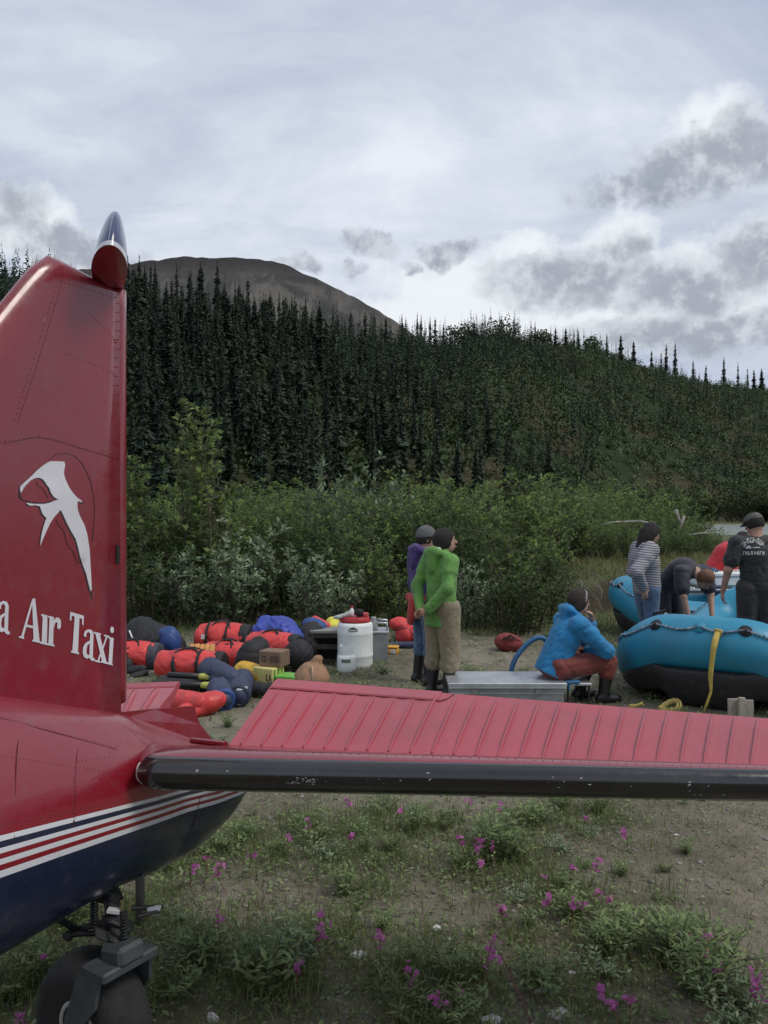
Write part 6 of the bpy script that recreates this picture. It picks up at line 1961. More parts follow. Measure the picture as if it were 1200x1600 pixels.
heap('red_dry_bag', 'flat red bag corner sticking up beside the tail plate', 'bag', [([ell((-1.60, 7.55, .12), (.16, .13, .10), eul(0, -.3, 0)), ell((-1.74, 7.5, .06), (.14, .12, .07))], .05, FLOOR)], DRYR, seed=33)
# paddles
PBLK2 = M('black_shaft', (.015, .015, .016), .45); PYEL = M('yellow_green_blade', (.50, .50, .10), .5, .15)
for k, (a, b, lab) in enumerate([((-2.25, 8.62, .16), (-1.62, 8.42, .17), 'black shafted paddle with a yellow end, upper of the pair by the red bag'), ((-2.2, 8.45, .10), (-1.55, 8.25, .12), 'black shafted paddle with a yellow end, lower of the pair by the red bag')]):
    pr_ = thing('paddle', lab, 'paddle', a)
    A_, B_ = Vector(a), Vector(b)
    mb = MB(); mb.tube([A_, A_.lerp(B_, .55)], .032, 8); mb.build('shaft', PBLK2, pr_, True)
    mb = MB(); mb.tube([A_.lerp(B_, .55), A_.lerp(B_, .62), B_], [.03, .036, .034], 8); mb.build('grip', PYEL, pr_, True)
wb = thing('white_paddle', 'white paddle blade on the ground beside the starboard elevator', 'paddle', (-2.1, 8.2, 0))
mb = MB(); mb.box((-2.05, 8.15, .09), (.12, .05, .01), Matrix.Rotation(.1, 3, 'Y'), .008); mb.build('blade', WTAB, wb)
mb = MB(); mb.tube([(-2.16, 8.16, .085), (-2.5, 8.2, .05)], .016, 8); mb.build('shaft', PBLK2, wb, True)
heap('dark_mat', 'dark folded groundsheet under the paddles', 'groundsheet', [([rbox((-2.0, 8.75, .05), (.42, .22, .05), .04)], .02, FLOOR)], DRYK, seed=40, wr=.012, part='sheet')

# ------------------------------------------------------------------ barrel, propane bottle, table, boxes
BC = P(555, 1000, 9.9)
ba = thing('barrel', 'white plastic barrel with a red screw lid', 'barrel', (BC.x, BC.y, 0))
WBAR = M('barrel_white_plastic', (.74, .77, .75), .45, .10, 4, .06, 30, dirt=.16, dirtcol=(.3, .3, .27)); RLID = M('red_lid', (.42, .022, .026), .45, .2, 8, .1)
br = .212
mb = MB(); mb.lathe((BC.x, BC.y, 0), [(br * .88, 0), (br * .97, .02), (br * 1.0, .06), (br * .985, .13), (br * 1.02, .145), (br * 1.02, .16), (br, .175), (br, .40), (br * 1.015, .41), (br * 1.015, .425), (br, .44), (br * 1.0, .50), (br * .96, .53), (br * .84, .545)], 48)
mb.build('barrel_body', WBAR, ba, True)
mb = MB(); mb.lathe((BC.x, BC.y, .548), [(br * .86, 0), (br * .87, .012), (br * .80, .05), (br * .77, .062), (br * .70, .055), (.001, .055)], 48); mb.build('lid', RLID, ba, True)
lg = MB(); n_ = Vector((-.05, -1, 0)).normalized(); c = Vector((BC.x - .018, BC.y - br - .002, .478))
lg.prism([c + Vector((u * .001, 0, v_ * .001)) for u, v_ in ((-55, -14), (-50, 8), (-30, 12), (-22, 26), (-8, 20), (0, 32), (10, 20), (22, 28), (32, 12), (50, 8), (55, -14), (40, -24), (-40, -24))], (0, .006, 0)); lo_ = lg.build('barrel_logo', INK, ba)
lg = MB(); lg.box(c + Vector((0, -.002, -.008)), (.042, .001, .008)); lg.build('logo_band', M('logo_pale', (.5, .52, .5), .6), lo_)
def small(name, label, cat, loc): return thing(name, label, cat, loc)
zt = .612
bo = small('spray_bottle', 'white and red bottle standing on the barrel lid', 'bottle', (BC.x - .04, BC.y, zt))
mb = MB(); mb.lathe((BC.x - .04, BC.y, zt), [(.026, 0), (.028, .01), (.028, .07), (.014, .09), (.012, .1)], 16); mb.build('bottle', WPL, bo, True)
mb = MB(); mb.lathe((BC.x - .04, BC.y, zt + .10), [(.014, 0), (.016, .004), (.015, .022), (.004, .026)], 12); mb.build('cap', RLID, bo, True)
bl = small('black_cup', 'round black cup on the barrel lid', 'cup', (BC.x + .045, BC.y, zt))
mb = MB(); mb.lathe((BC.x + .05, BC.y, zt), [(.040, 0), (.048, .012), (.050, .05), (.042, .078), (.02, .084)], 20); mb.build('cup', BLKW, bl, True)
gl = small('grey_glove', 'pale grey glove drooping off the left of the barrel lid', 'glove', (BC.x - .13, BC.y, zt))
body('glove', [([cap((BC.x - .07, BC.y - .06, zt + .035), (BC.x - .2, BC.y - .1, zt - .002), .032, .022), cap((BC.x - .2, BC.y - .1, zt), (BC.x - .245, BC.y - .09, zt - .01), .016, .012), cap((BC.x - .2, BC.y - .08, zt + .005), (BC.x - .24, BC.y - .07, zt), .014, .01)], .02, [])], .007, M('pale_glove', (.42, .44, .42), .8), gl, wr=.006, ws=60)
rd = small('red_mug', 'small red mug at the right of the barrel lid', 'mug', (BC.x + .12, BC.y, zt))
mb = MB(); mb.lathe((BC.x + .125, BC.y - .02, zt - .01), [(.03, 0), (.036, .006), (.036, .05), (.032, .055), (.028, .02), (.001, .018)], 18); mb.build('mug', M('pink_red_mug', (.5, .10, .09), .5), rd, True)
# propane bottle
PC = P(541, 1030, 9.45)
pb = thing('propane_bottle', 'small white propane bottle in front of the barrel', 'gas bottle', (PC.x, PC.y, 0))
mb = MB(); mb.lathe((PC.x, PC.y, 0), [(.085, 0), (.088, .006), (.080, .03), (.090, .032), (.104, .05), (.106, .08), (.106, .19), (.100, .215), (.07, .235), (.03, .242)], 32); mb.build('cylinder', WBAR, pb, True)
mb = MB()
V = []; 
for i in range(25):
    a = math.radians(-230 + 280 * i / 24)
    for rr, z_ in ((.078, .235), (.078, .335), (.072, .335), (.072, .235)): V.append(Vector((PC.x + math.cos(a) * rr, PC.y + math.sin(a) * rr, z_)))
mk('collar', V, [tuple(f) for f in grid_faces(25, 4, True)] + [(0, 1, 2, 3), (99, 98, 97, 96)], WBAR, pb, False, recalc=True)
mb = MB(); mb.tube([(PC.x, PC.y, .24), (PC.x, PC.y, .29)], .014, 8); mb.box((PC.x, PC.y - .005, .285), (.028, .014, .012), None, .004); mb.build('valve', BLKW, pb, True)
mb = MB(); V = []
for i in range(9):
    a = math.radians(-118 + 58 * i / 8)
    for z_ in (.15, .19): V.append(Vector((PC.x + math.cos(a) * .1075, PC.y + math.sin(a) * .1075, z_)))
mk('printed_label', V, [tuple(f) for f in grid_faces(9, 2)], M('grey_green_label', (.16, .18, .15), .6), pb)
# crate table left of barrel
tb_ = thing('wooden_crate', 'dark wooden crate with a grey board top left of the barrel', 'crate', (-.66, 10.2, 0))
DKW = M('dark_wood', (.050, .040, .030), .75, .3, 5, .3, 40)
x0, x1, y0, y1 = -.86, -.50, 9.95, 10.45
mb = MB(); mb.box(((x0 + x1) / 2, (y0 + y1) / 2, .415), ((x1 - x0) / 2 + .03, (y1 - y0) / 2 + .03, .016), None, .004); mb.build('top_board', M('grey_board', (.20, .20, .19), .6, .2, 6), tb_)
for x_ in (x0, x1):
    for y_ in (y0, y1): mb = MB(); mb.box((x_, y_, .2), (.02, .02, .197), None, .003); mb.build('leg', DKW, tb_)
for k, z_ in enumerate((.37, .235, .06)):
    mb = MB(); mb.box(((x0 + x1) / 2, y0 - .004, z_), ((x1 - x0) / 2 - .022, .012, .028), None, .003); mb.build('slat', DKW, tb_)
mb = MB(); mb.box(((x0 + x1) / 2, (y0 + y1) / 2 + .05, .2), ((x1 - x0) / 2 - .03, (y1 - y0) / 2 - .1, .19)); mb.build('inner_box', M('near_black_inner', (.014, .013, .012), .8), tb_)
# aluminium box with folding handle right of the barrel
ab = thing('aluminium_case', 'grey aluminium case with a folding handle right behind the barrel', 'case', (-.02, 10.25, 0))
mb = MB(); mb.box((-.09, 10.25, .19), (.14, .2, .19), None, .008); mb.build('case', AL3, ab)
mb = MB(); mb.box((-.09, 10.25, .393), (.15, .21, .012), None, .005); mb.build('lid', AL2, ab)
mb = MB(); mb.tube([(.035, 10.1, .40), (.035, 10.1, .50), (-.1, 10.1, .505)], .014, 8); mb.tube([(.035, 10.4, .40), (.035, 10.4, .50), (-.1, 10.4, .505)], .014, 8); mb.build('handle', AL2, ab, True)
gv = small('grey_jug', 'small grey jug on the aluminium case', 'jug', (-.13, 10.3, .405))
mb = MB(); mb.lathe((-.13, 10.2, .405), [(.05, 0), (.055, .02), (.05, .1), (.03, .14), (.035, .16)], 16); mb.tube([(-.1, 10.2, .53), (-.05, 10.2, .545), (-.03, 10.2, .50)], .012, 6); mb.build('jug', M('grey_enamel', (.28, .29, .28), .5), gv, True)
yc = thing('yellow_case', 'small yellow orange hard case on the gravel', 'case', (.08, 10.75, 0))
mb = MB(); mb.box((.085, 10.75, .052), (.105, .075, .050), Matrix.Rotation(-.12, 3, 'Z'), .02); mb.build('case', M('yellow_orange_plastic', (.60, .30, .02), .45, .12, dirt=.15), yc, True)
mb = MB(); mb.box((.085, 10.75, .108), (.108, .078, .010), Matrix.Rotation(-.12, 3, 'Z'), .008); mb.build('lid', M('yellow_orange_plastic', ()), yc, True)
mb = MB(); mb.box((.115, 10.671, .055), (.036, .002, .026), Matrix.Rotation(-.12, 3, 'Z'), .001); mb.build('white_sticker', WTAB, yc)
heap('red_life_jacket', 'red pack with black straps on the ground left of the purple jacket', 'pack', [([ell((.22, 11.45, .30), (.15, .14, .10), eul(0, .15, 0)), ell((.28, 11.4, .16), (.12, .12, .14)), ell((.45, 11.4, .14), (.12, .12, .16))], .04, FLOOR)], M('coral_red_cloth', (.60, .05, .05), .6, .25, 7, .3), seed=50, part='pack')
_o = [o for o in COL.objects if o.name == 'red_life_jacket'][0]
mb = MB(); mb.tube([(.10, 11.28, .24), (.20, 11.25, .26), (.32, 11.26, .28)], .016, 6, flat=.5); mb.tube([(.34, 11.25, .27), (.42, 11.25, .15), (.36, 11.26, .05)], .016, 6, flat=.5); mb.build('strap', BLKW, _o, True)
heap('blue_pack', 'blue pack standing behind the jeans of the purple jacket', 'pack', [([ell((.46, 11.6, .26), (.13, .13, .20))], .04, FLOOR)], M('mid_blue_cloth', (.03, .13, .36), .6, .25, 7, .3), seed=51)
heap('navy_mat', 'dark navy roll on the gravel in front of the red pack', 'roll', [([cap((.12, 11.2, .05), (.55, 11.15, .055), .05), cap((-.02, 11.3, .04), (.2, 11.25, .04), .04)], .02, FLOOR)], NAVYB, seed=52, part='roll')
mesh_bag = heap('mesh_bag', 'round red and black mesh bag at the foot of the dark shrub', 'bag', [([ell((1.66, 11.0, .115), (.19, .15, .13), eul(0, .2, 0))], .03, FLOOR)], M('dull_red_cloth', (.22, .032, .028), .75, .35, 10, .4), seed=53, wr=.015)
mb = MB()
for i in range(7):
    a = -.9 + i * .3
    mb.tube([Vector((1.66 + .2 * math.sin(a) * math.cos(t_), 11.0 - .16 * math.sin(t_) , .115 + .135 * math.sin(t_) * math.cos(a) )) for t_ in np.linspace(.15, 3.0, 10)], .006, 5)
mb.build('netting', BLKW, mesh_bag, True)

# ------------------------------------------------------------------ driftwood by the river
dw = thing('driftwood_pile', 'grey root wad and driftwood pile behind the striped top', 'driftwood', (6.9, 22.5, .7))
GW = M('grey_driftwood', (.17, .155, .135), .85, .3, 8, .5, 30); PW = M('pale_driftwood', (.33, .31, .275), .8, .3, 8, .4, 30)
r = random.Random(6); c0 = Vector((6.7, 22.4, float(ground_z(6.7, 22.4))))
for k in range(34):
    a = r.uniform(0, 6.28); l = r.uniform(.3, .75)
    d = Vector((math.cos(a), math.sin(a) * .5, r.uniform(-.1, .7))).normalized()
    b0 = c0 + Vector((r.gauss(0, .38), r.gauss(0, .15), r.uniform(.05, .5)))
    mb = MB(); mb.tube([b0 - d * l * .5, b0 + Vector((r.gauss(0, .04), 0, r.gauss(0, .05))), b0 + d * l * .5], [r.uniform(.02, .05), .03, .008], 5); mb.build('root', GW, dw, True)
mb = MB(); mb.tube([P(932, 822, 22), P(958, 816, 22), P(1000, 814.5, 22.2), P(1022, 818, 22.3)], [.015, .028, .032, .02], 7); mb.build('pale_log', PW, dw, True)
for (pts, rr, lab) in [([(1069, 806), (1064, 822), (1060, 832)], .035, 'pale dead branch standing up by the river bank'), ([(1056, 796), (1061, 812), (1064, 818)], .04, 'thin pale dead branch left of the upright one'), ([(1075, 836), (1098, 833), (1128, 832)], .028, 'long pale driftwood branch lying near the water'), ([(852, 852), (880, 860), (925, 866)], .025, 'thin pale stick lying on the grassy bank')]:
    o = thing('dead_branch', lab, 'branch', P(*pts[-1], 20.5)); mb = MB(); mb.tube([P(x, y, 20.5) for x, y in pts], [rr, rr * .8, rr * .4], 6); mb.build('branch', PW, o, True)

# roots hanging out of the cut bank
r = random.Random(16)
for k in range(16):
    x = r.uniform(3.5, 6.2); ye = 14.75 + .12 * (x - 4) + r.uniform(-.2, .3)
    z = r.uniform(.3, .72); d = r.uniform(-.35, .35)
    o = thing('bare_root', 'thin bare root hanging out of the cut bank behind the far raft', 'root', (x, ye, z), 'roots hanging from the cut bank')
    mb = MB(); mb.tube([(x, ye + .35, z + .04), (x + d * .3, ye - .02, z), (x + d, ye - .16, z - r.uniform(.12, .3))], [.016, .012, .005], 5); mb.build('root_strand', GW, o, True)
# ------------------------------------------------------------------ low plants, stones, grass on the river bar
r = np.random.RandomState(77); random.seed(77)

def blades(name, X, Y, hgt, wd, mat, label, lean=.5, flop=1.0):
    n = len(X)
    Z = ground_z(X, Y)
    base = np.stack([X, Y, Z - .005], 1)
    a = r.uniform(0, 6.283, n); ln = np.abs(r.normal(0, lean, n))
    d = np.stack([np.cos(a) * ln, np.sin(a) * ln, np.ones(n)], 1); d /= np.linalg.norm(d, axis=1, keepdims=True)
    b = r.uniform(0, 6.283, n)
    side = np.stack([np.cos(b), np.sin(b), np.zeros(n)], 1) * wd[:, None]
    mid = base + d * (hgt * .55)[:, None]
    tip = base + d * hgt[:, None] + np.stack([np.cos(a), np.sin(a), -np.ones(n) * .5], 1) * (hgt * ln * .45 * flop)[:, None]
    V = np.stack([base - side, base + side, mid + side * .8, tip, mid - side * .8], 1)
    F = np.concatenate([np.stack([np.arange(n) * 5 + k for k in (0, 1, 2, 4)], 1)])
    F2 = np.stack([np.arange(n) * 5 + k for k in (4, 2, 3)], 1)
    me_V = V.reshape(-1, 3)
    Fl = np.concatenate([F, np.stack([F2[:, 0], F2[:, 1], F2[:, 2], F2[:, 2]], 1)])[:, :]
    # tip triangles as their own quads: split the last corner a hair
    V6 = np.concatenate([V, (tip + side * .05)[:, None]], 1)
    k = np.arange(n) * 6
    Fq = np.concatenate([np.stack([k, k + 1, k + 2, k + 4], 1), np.stack([k + 4, k + 2, k + 5, k + 3], 1)])
    o = mk(name, V6.reshape(-1, 3), Fq, mat, None, False, attr=np.repeat(r.rand(n), 6))
    tag(o, label, kind='stuff')
    return o

def scatter(n, x0, x1, y0, y1, keep):
    X = r.uniform(x0, x1, n); Y = r.uniform(y0, y1, n)
    k = r.rand(n) < keep(X, Y)
    return X[k], Y[k]
# weed clumps read off the photograph (pixel column, row, size)
CL = [(500, 1320, 1.0), (380, 1312, .8), (292, 1345, .8), (345, 1330, .9), (640, 1300, .9), (600, 1285, .8), (770, 1345, 1.3), (800, 1330, 1.0), (735, 1355, .9), (325, 1495, 1.2), (400, 1520, 1.3), (470, 1510, 1.3), (440, 1545, 1.1), (520, 1470, .8), (270, 1470, .8), (250, 1545, .9), (540, 1345, .9), (470, 1290, .8), (880, 1285, .9), (940, 1280, .8), (830, 1290, .8),
      (980, 1465, .9), (1030, 1500, 1.1), (1080, 1525, 1.2), (1130, 1545, 1.2), (990, 1520, 1.0), (1050, 1470, .9), (950, 1480, .9), (1180, 1560, 1.0), (930, 1570, 1.0), (640, 1545, 1.1), (690, 1580, 1.2), (660, 1500, .7), (740, 1525, .8), (870, 1400, .8), (910, 1410, .8), (850, 1370, .7), (560, 1300, .8), (700, 1290, .7), (230, 1420, .8), (420, 1345, .7), (120, 1430, .9), (60, 1500, 1.0), (30, 1540, 1.0), (1040, 1400, .4), (810, 1470, .5), (590, 1395, .5), (620, 1345, .7)]
CLP = [G(x, y) for x, y, s_ in CL]
def clump_field(X, Y):
    f = np.zeros_like(X)
    for p, (x, y, s_) in zip(CLP, CL):
        f = np.maximum(f, np.exp(-((X - p.x) ** 2 + ((Y - p.y) * .8) ** 2) / (2 * (.17 * s_) ** 2)))
    return f
patch = lambda X, Y: np.clip(.5 + .9 * wob(X, Y, 1.9, 51), 0, 1)
bare = lambda X, Y: 1 - .85 * np.exp(-((X - .46 * Y - .05) ** 2) / .35) * (Y < 5.2)
X, Y = scatter(200000, -2.2, 3.0, 2.6, 6.2, lambda X, Y: (.006 + .034 * patch(X, Y) + .40 * clump_field(X, Y)) * bare(X, Y))
blades('grass', X, Y, r.uniform(.02, .085, len(X)) * (1 + .8 * clump_field(X, Y)), r.uniform(.0010, .0026, len(X)), L_GRASS, 'sparse short grass on the silty gravel by the tail', .55)
X, Y = scatter(60000, -2.2, 3.0, 2.6, 6.2, lambda X, Y: .13 + .16 * patch(X + 9, Y))
blades('dry_grass', X, Y, r.uniform(.02, .10, len(X)), r.uniform(.0008, .0018, len(X)), L_STRAW, 'dead straw coloured stems on the gravel', 1.6, .4)
X, Y = scatter(80000, -5, 8, 6.0, 14.5, lambda X, Y: (.03 + .20 * patch(X, Y) * sstep(wob(X, Y, .8, 52), -.2, .5) + .5 * sstep(Y, 11.8, 13)) )
blades('grass', X, Y, r.uniform(.03, .11, len(X)) * (1 + 1.3 * sstep(Y, 11.3, 13)), r.uniform(.002, .0045, len(X)), L_GRASS, 'thin grass across the gravel between the gear and the willows', .5)
X, Y = scatter(62000, 2.4, 15, 13.8, 30, lambda X, Y: .85 * sstep(ground_z(X, Y), .52, .68) + .03)
blades('grass', X, Y, r.uniform(.06, .22, len(X)), r.uniform(.004, .009, len(X)), leafmat('bank_grass_blade', (.085, .100, .032), (.26, .25, .11), None, .3), 'tall yellowing grass on top of the cut bank', .45)

# ground-hugging leaves
def litter(n, x0, x1, y0, y1, keep, L0, L1, mat, name, label):
    X, Y = scatter(n, x0, x1, y0, y1, keep); m_ = len(X)
    a = r.uniform(0, 6.283, m_)
    B = np.stack([X, Y, ground_z(X, Y) + r.uniform(.002, .03, m_)], 1)
    D = np.stack([np.cos(a), np.sin(a), r.uniform(-.1, .8, m_)], 1)
    L = r.uniform(L0, L1, m_)
    nr = r.normal(0, .35, (m_, 3)); nr[:, 2] += 1
    V = leaf_fan(B, D, nr, L, L * r.uniform(.14, .26, m_))
    o = mk(name, V.reshape(-1, 3), np.arange(m_ * 4).reshape(-1, 4), mat, None, False, attr=np.repeat(r.rand(m_), 4)); tag(o, label, kind='stuff')
litter(70000, -2.2, 3.0, 2.6, 6.3, lambda X, Y: (.05 + .12 * patch(X + 3, Y) + .55 * clump_field(X, Y)) * bare(X, Y), .012, .042, L_WEED, 'ground_cover', 'small green leaves creeping over the gravel by the tail')
litter(26000, -2.2, 3.0, 2.6, 6.3, lambda X, Y: .22 + 0 * X, .008, .034, leafmat('dead_leaf', (.06, .045, .028), (.30, .26, .19), None, .1), 'leaf_litter', 'dry pale leaf scraps on the gravel')
litter(60000, -5, 8, 6.3, 14, lambda X, Y: .05 + .35 * patch(X, Y) * sstep(wob(X, Y, .8, 52), -.1, .6) + .5 * sstep(Y, 11.6, 13), .03, .08, L_WEED, 'ground_cover', 'low green leaves over the gravel around the gear')

# gravel
ico = np.array([(0, 0, 1), (.89, 0, .45), (.28, .85, .45), (-.72, .53, .45), (-.72, -.53, .45), (.28, -.85, .45), (.72, .53, -.45), (-.28, .85, -.45), (-.89, 0, -.45), (-.28, -.85, -.45), (.72, -.53, -.45), (0, 0, -1)])
icf = np.array([(0, 1, 2), (0, 2, 3), (0, 3, 4), (0, 4, 5), (0, 5, 1), (1, 6, 2), (2, 7, 3), (3, 8, 4), (4, 9, 5), (5, 10, 1), (6, 7, 2), (7, 8, 3), (8, 9, 4), (9, 10, 5), (10, 6, 1), (11, 7, 6), (11, 8, 7), (11, 9, 8), (11, 10, 9), (11, 6, 10)])
def pebbles(n, x0, x1, y0, y1, s0, s1, label):
    X = r.uniform(x0, x1, n); Y = r.uniform(y0, y1, n)
    s_ = s0 * (s1 / s0) ** (r.rand(n) ** 2.6)
    ax_ = np.stack([s_ * r.uniform(.8, 1.5, n), s_ * r.uniform(.7, 1.2, n), s_ * r.uniform(.4, .75, n)], 1)
    a = r.uniform(0, 6.283, n); c_, sn = np.cos(a), np.sin(a)
    v = ico[None] * ax_[:, None] * r.uniform(.82, 1.15, (n, 12, 1))
    V = np.stack([v[..., 0] * c_[:, None] - v[..., 1] * sn[:, None] + X[:, None], v[..., 0] * sn[:, None] + v[..., 1] * c_[:, None] + Y[:, None], v[..., 2] + (ground_z(X, Y) + s_ * .12)[:, None]], -1)
    F = (np.arange(n)[:, None, None] * 12 + icf[None]).reshape(-1, 3)
    o = mk('gravel', V.reshape(-1, 3), F, L_PEB, None, False, attr=np.repeat(r.rand(n), 12)); tag(o, label, kind='stuff')
L_PEB = leafmat('pebble', (.085, .075, .062), (.33, .31, .275), None, 0.0, .85)
pebbles(7500, -2.2, 3.0, 2.6, 6.2, .003, .017, 'fine mixed gravel on the ground by the tail')
pebbles(4500, -5, 8, 6.2, 14, .006, .03, 'scattered gravel on the ground around the gear')

# single stones
STONE = M('pale_stone', (.58, .57, .54), .8, .2, 12, .3, 60); STONE2 = M('grey_stone', (.20, .19, .175), .85, .25, 12, .3, 60)
for (px, py, w_, h_, mat, lab) in [(560, 1497, .052, .016, STONE, 'flat white stone lying pointed on the bare gravel'), (682, 1455, .026, .022, STONE, 'small rounded white stone right of the flat white one'), (864, 1398, .036, .026, STONE2, 'grey rounded stone beside a drooping pink flower'), (332, 1597, .03, .02, STONE, 'pale chip at the tail wheel'), (525, 1478, .02, .012, STONE2, 'small grey stone above the flat white stone'), (875, 1587, .05, .018, STONE, 'flat pale stone at the lower edge below the weeds'), (850, 1555, .055, .02, STONE2, 'broad grey flat stone half sunk in the silt'), (895, 1520, .02, .01, STONE, 'small flat pale stone between two weed patches'), (700, 1470, .014, .010, STONE, 'tiny pale stone beside the rounded white stone'), (770, 1600, .05, .018, STONE, 'pale stone on the lowest edge of the gravel'), (1057, 1307, .016, .012, STONE, 'small white stone on the bare gravel under the elevator')]:
    p = G(px, py)
    rr = np.random.RandomState(int(px)); v = ico * np.array([w_, w_ * .6, h_]) * rr.uniform(.8, 1.2, (12, 1))
    o = mk('stone', v, [tuple(f) for f in icf], mat, None, False); o.location = (p.x, p.y, float(ground_z(p.x, p.y)) + h_ * .35); o.rotation_euler = (0, 0, rr.uniform(-.5, .5)); tag(o, lab, 'stone')

# leafy weeds as plants of their own
def make_weed(seed, nst, hgt, spread, nl, L, lw):
    q = np.random.RandomState(seed); mb = MB(); B = []; D = []
    for i in range(nst):
        a = q.uniform(0, 6.283); h_ = hgt * q.uniform(.5, 1.0); l = spread * q.uniform(.2, 1)
        b0 = np.array([math.cos(a), math.sin(a), 0]) * spread * .3 * q.rand()
        tp = b0 + np.array([math.cos(a) * l, math.sin(a) * l, h_])
        pts = [b0, b0 * .5 + tp * .5 + np.array([0, 0, h_ * .12]), tp]
        mb.tube(pts, [.0022, .0018, .001], 4, cap=False)
        for k in range(nl):
            t_ = (k + .5 + q.normal(0, .2)) / nl; t_ = min(max(t_, .05), 1)
            p = np.array(pts[0]) * (1 - t_) ** 2 + 2 * np.array(pts[1]) * t_ * (1 - t_) + np.array(pts[2]) * t_ ** 2
            an = k * 2.4 + q.uniform(-.4, .4)
            B.append(p); D.append(np.array([math.cos(an), math.sin(an), q.uniform(.1, .9)]))
    B = np.array(B); D = np.array(D); n = len(B)
    nr = q.normal(0, .3, (n, 3)); nr[:, 2] += 1
    s_ = q.uniform(.6, 1.2, n)
    V = leaf_fan(B, D, nr, L * s_, lw * s_, .4)
    return mb, V.reshape(-1, 3), np.repeat(q.rand(n), 4)
WD = []
for i, (nst, hg, sp_, nl, L, lw, mt_) in enumerate([(17, .17, .12, 12, .046, .0066, L_WEED), (18, .13, .14, 11, .040, .0062, L_WEED), (15, .20, .10, 14, .048, .0062, L_WEED), (22, .10, .15, 12, .030, .0045, L_SILVER), (20, .14, .12, 14, .050, .0034, L_GRASS)]):
    mb, V, rv = make_weed(900 + i, nst, hg, sp_, nl, L, lw)
    root = thing('leafy_weed', 'low leafy green weed growing from the gravel under the aircraft tail', 'plant', (0, 0, 0), 'leafy weeds by the tail')
    mb.build('stems', M('green_stem', (.10, .11, .05), .7), root, True, recalc=False)
    mk('foliage', V, np.arange(len(V)).reshape(-1, 4), mt_, root, False, attr=rv)
    WD.append([root, False])
def put_weed(k, x, y, sc_, lab=None, grp=None):
    root, u = WD[k]; loc = (x, y, float(ground_z(x, y)) - .004); rz = random.uniform(0, 6.28)
    if not u:
        WD[k][1] = True; root.location = loc; root.rotation_euler = (0, 0, rz); root.scale = (sc_,) * 3; o = root
    else: o = dup(root, loc, rz, sc_)
    if lab: o['label'] = lab
    if grp: o['group'] = grp
for p, (x, y, s_) in zip(CLP, CL):
    for j in range(2 if s_ > .85 else 1):
        put_weed(random.choice([0, 1, 2, 0, 1, 2, 3, 4]), p.x + random.gauss(0, .10 * s_), p.y + random.gauss(0, .11 * s_), s_ * random.uniform(.75, 1.15))
for _ in range(46):
    y = random.uniform(2.9, 6.4); x = random.uniform(-.36, .47) * y
    if abs(x - .46 * y) < .3 and y < 5: continue
    put_weed(random.randrange(5), x, y, random.uniform(.3, .6), 'small scattered leafy weed on the bare gravel under the aircraft tail', 'small weeds by the tail')
for _ in range(70):
    y = random.uniform(6.6, 13); x = random.uniform(-.34, .36) * y
    put_weed(random.choice([0, 1, 3, 4]), x, y, random.uniform(.6, 1.2), 'low weed on the open gravel around the gear and boxes', 'weeds around the gear')

# dwarf fireweed: stem, narrow leaves, pink flowers
PINK = leafmat('fireweed_petal', (.36, .065, .27), (.64, .22, .50), None, .35)
STEM = M('reddish_stem', (.16, .055, .045), .7)
qf = np.random.RandomState(3)
V = []
for k in range(4):
    a = k * math.pi / 2 + .3
    d = np.array([math.cos(a), math.sin(a), .35]); s_ = np.array([-math.sin(a), math.cos(a), 0])
    V += [np.zeros(3), d * .011 + s_ * .0085, d * .0185, d * .011 - s_ * .0085]
V += [np.zeros(3), np.array([.003, 0, .008]), np.array([0, 0, .016]), np.array([-.003, 0, .008])]
fme = mk('flower', V, np.arange(len(V)).reshape(-1, 4), PINK, None, False, attr=np.repeat(qf.rand(5), 4))
flower_mesh = fme.data; bpy.data.objects.remove(fme)
first = [True]
def fireweed(px, py, hgt, nf, lab, grp=None, leaves=True, spread=.03):
    Y = (H - hgt) * FPX / (py - 800); x = (px - 600) / FPX * Y
    g = float(ground_z(x, Y))
    q = np.random.RandomState(int(px * 7 + py) % 9999)
    b0 = np.array([x + q.normal(0, .03), Y + q.normal(0, .03), g]); tp = np.array([x, Y, g + hgt])
    root = thing('fireweed', lab, 'flower', tuple(b0), grp)
    mb = MB(); m1 = b0 * .5 + tp * .5 + np.array([q.normal(0, .012), q.normal(0, .012), 0])
    pts = spline([b0, m1, tp], 4); mb.tube(pts, [.0024] * 4 + [.002] * 4 + [.001], 5, cap=False); mb.build('stem', STEM, root, True, recalc=False)
    n = 12
    fi = q.uniform(.12, .72, n) * (len(pts) - 1); i0 = fi.astype(int); B = pts[i0] + (pts[np.minimum(i0 + 1, len(pts) - 1)] - pts[i0]) * (fi - i0)[:, None]
    an = np.arange(n) * 2.4; D = np.stack([np.cos(an), np.sin(an), q.uniform(.1, .8, n)], 1)
    nr = q.normal(0, .3, (n, 3)); nr[:, 2] += 1
    V = leaf_fan(B, D, nr, q.uniform(.025, .05, n), q.uniform(.004, .007, n), .4)
    mk('leaves', V.reshape(-1, 3), np.arange(n * 4).reshape(-1, 4), L_WEED, root, False, attr=np.repeat(q.rand(n), 4))
    nf = int(nf * 1.7) + 1
    for k in range(nf):
        o = bpy.data.objects.new('flower', flower_mesh); COL.objects.link(o); o.parent = root
        t_ = 1 - .55 * hgt * 0 - (k / max(1, nf)) * min(.5, .05 * nf)
        p = b0 + (tp - b0) * t_ + np.array([q.normal(0, spread * .45), q.normal(0, spread * .45), q.normal(0, .006)])
        o.location = Vector(p) - root.location
        s_ = q.uniform(.6, 1.0); o.scale = (s_,) * 3
        o.rotation_euler = (q.uniform(.2, 1.3), q.uniform(-.5, .5), q.uniform(0, 6.28))
    return root
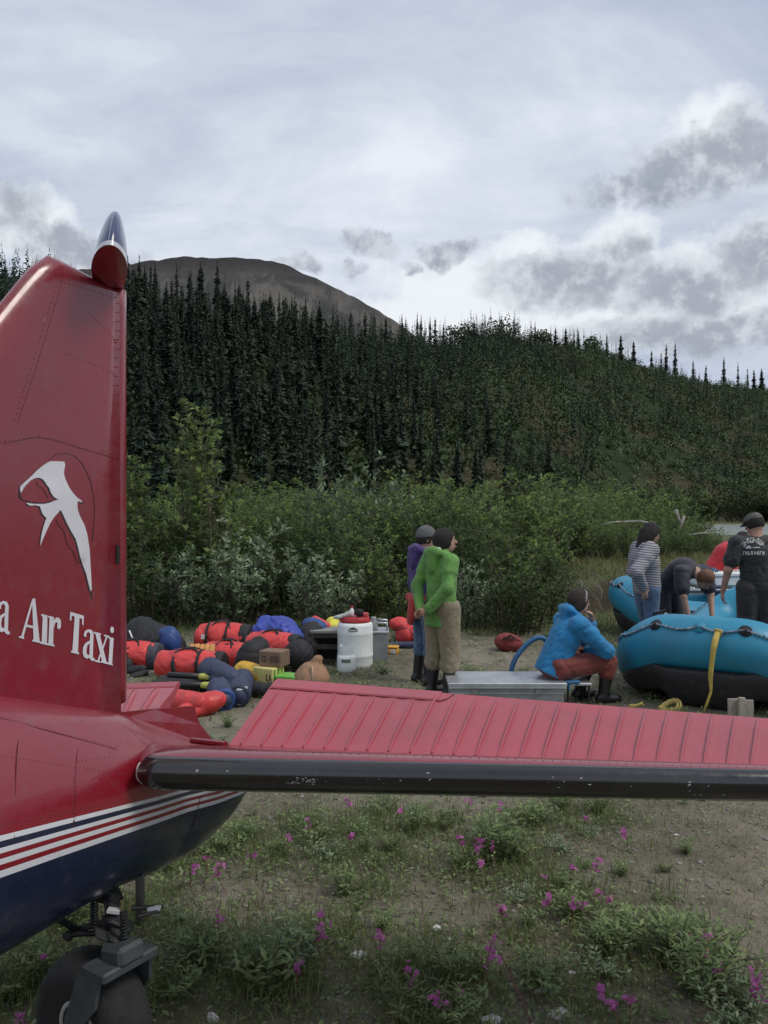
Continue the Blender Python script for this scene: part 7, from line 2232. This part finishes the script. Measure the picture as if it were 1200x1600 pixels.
gF = 'pink fireweed flowering by the tail'; labF = 'slender fireweed with magenta flowers on the gravel under the aircraft tail'
named = {(745, 1312): 'fullest pink fireweed clump, several heads together above a bushy weed', (500, 1432): 'tall fireweed spike with magenta flowers stacked down one stem', (935, 1335): 'fireweed with three magenta flowers beside the bare gravel', (770, 1468): 'dark stemmed fireweed with a drooping head over a long thin stem', (1185, 1520): 'large magenta fireweed at the edge of the gravel', (683, 1555): 'bright magenta fireweed low among the weeds below the flat white stone', (340, 1430): 'dull pink fireweed spike beside the tail wheel weeds'}
FW = [(745, 1312, .17, 9), (722, 1310, .15, 3), (770, 1318, .15, 3), (752, 1345, .11, 2), (500, 1432, .20, 8), (935, 1335, .15, 5), (770, 1468, .19, 8), (1185, 1520, .16, 8), (683, 1555, .12, 6), (340, 1430, .14, 5),
      (545, 1250, .15, 3), (482, 1282, .14, 3), (450, 1308, .13, 3), (545, 1311, .10, 2), (625, 1268, .13, 2), (303, 1350, .13, 4), (340, 1353, .13, 4), (323, 1340, .12, 2), (395, 1340, .12, 2), (735, 1250, .14, 2), (778, 1256, .14, 2), (915, 1277, .12, 2), (897, 1350, .10, 2), (853, 1367, .09, 1), (858, 1402, .10, 4), (897, 1406, .11, 4), (912, 1408, .1, 2), (931, 1389, .11, 3), (952, 1402, .10, 3), (783, 1416, .10, 4), (640, 1510, .11, 2), (650, 1527, .09, 3), (465, 1510, .10, 3), (595, 1460, .11, 4), (975, 1295, .12, 3), (1105, 1460, .14, 4), (1100, 1490, .10, 2), (1070, 1456, .12, 2), (1125, 1510, .10, 2), (1050, 1440, .12, 2), (1190, 1547, .10, 4), (955, 1567, .09, 4), (985, 1555, .10, 2), (940, 1540, .10, 3), (717, 1545, .08, 1), (30, 1582, .10, 4), (70, 1490, .12, 2), (1095, 1470, .1, 3), (1185, 1555, .08, 2)]
for (px, py, hg, nf) in FW:
    lb = named.get((px, py))
    fireweed(px, py, hg, nf, lb or labF, None if lb else gF, spread=.035 if nf > 5 else .022)
# a few bare dark stems
mb = MB()
o = thing('bare_twig', 'bare reddish twig rising from the lowest edge of the gravel', 'plant', G(830, 1600))
mb.tube([G(832, 1604) , G(832, 1604).lerp(P(795, 1520, 3.1), .5) + Vector((0, 0, .01)), P(782, 1490, 3.1)], .0024, 5); mb.build('stem', STEM, o, True)
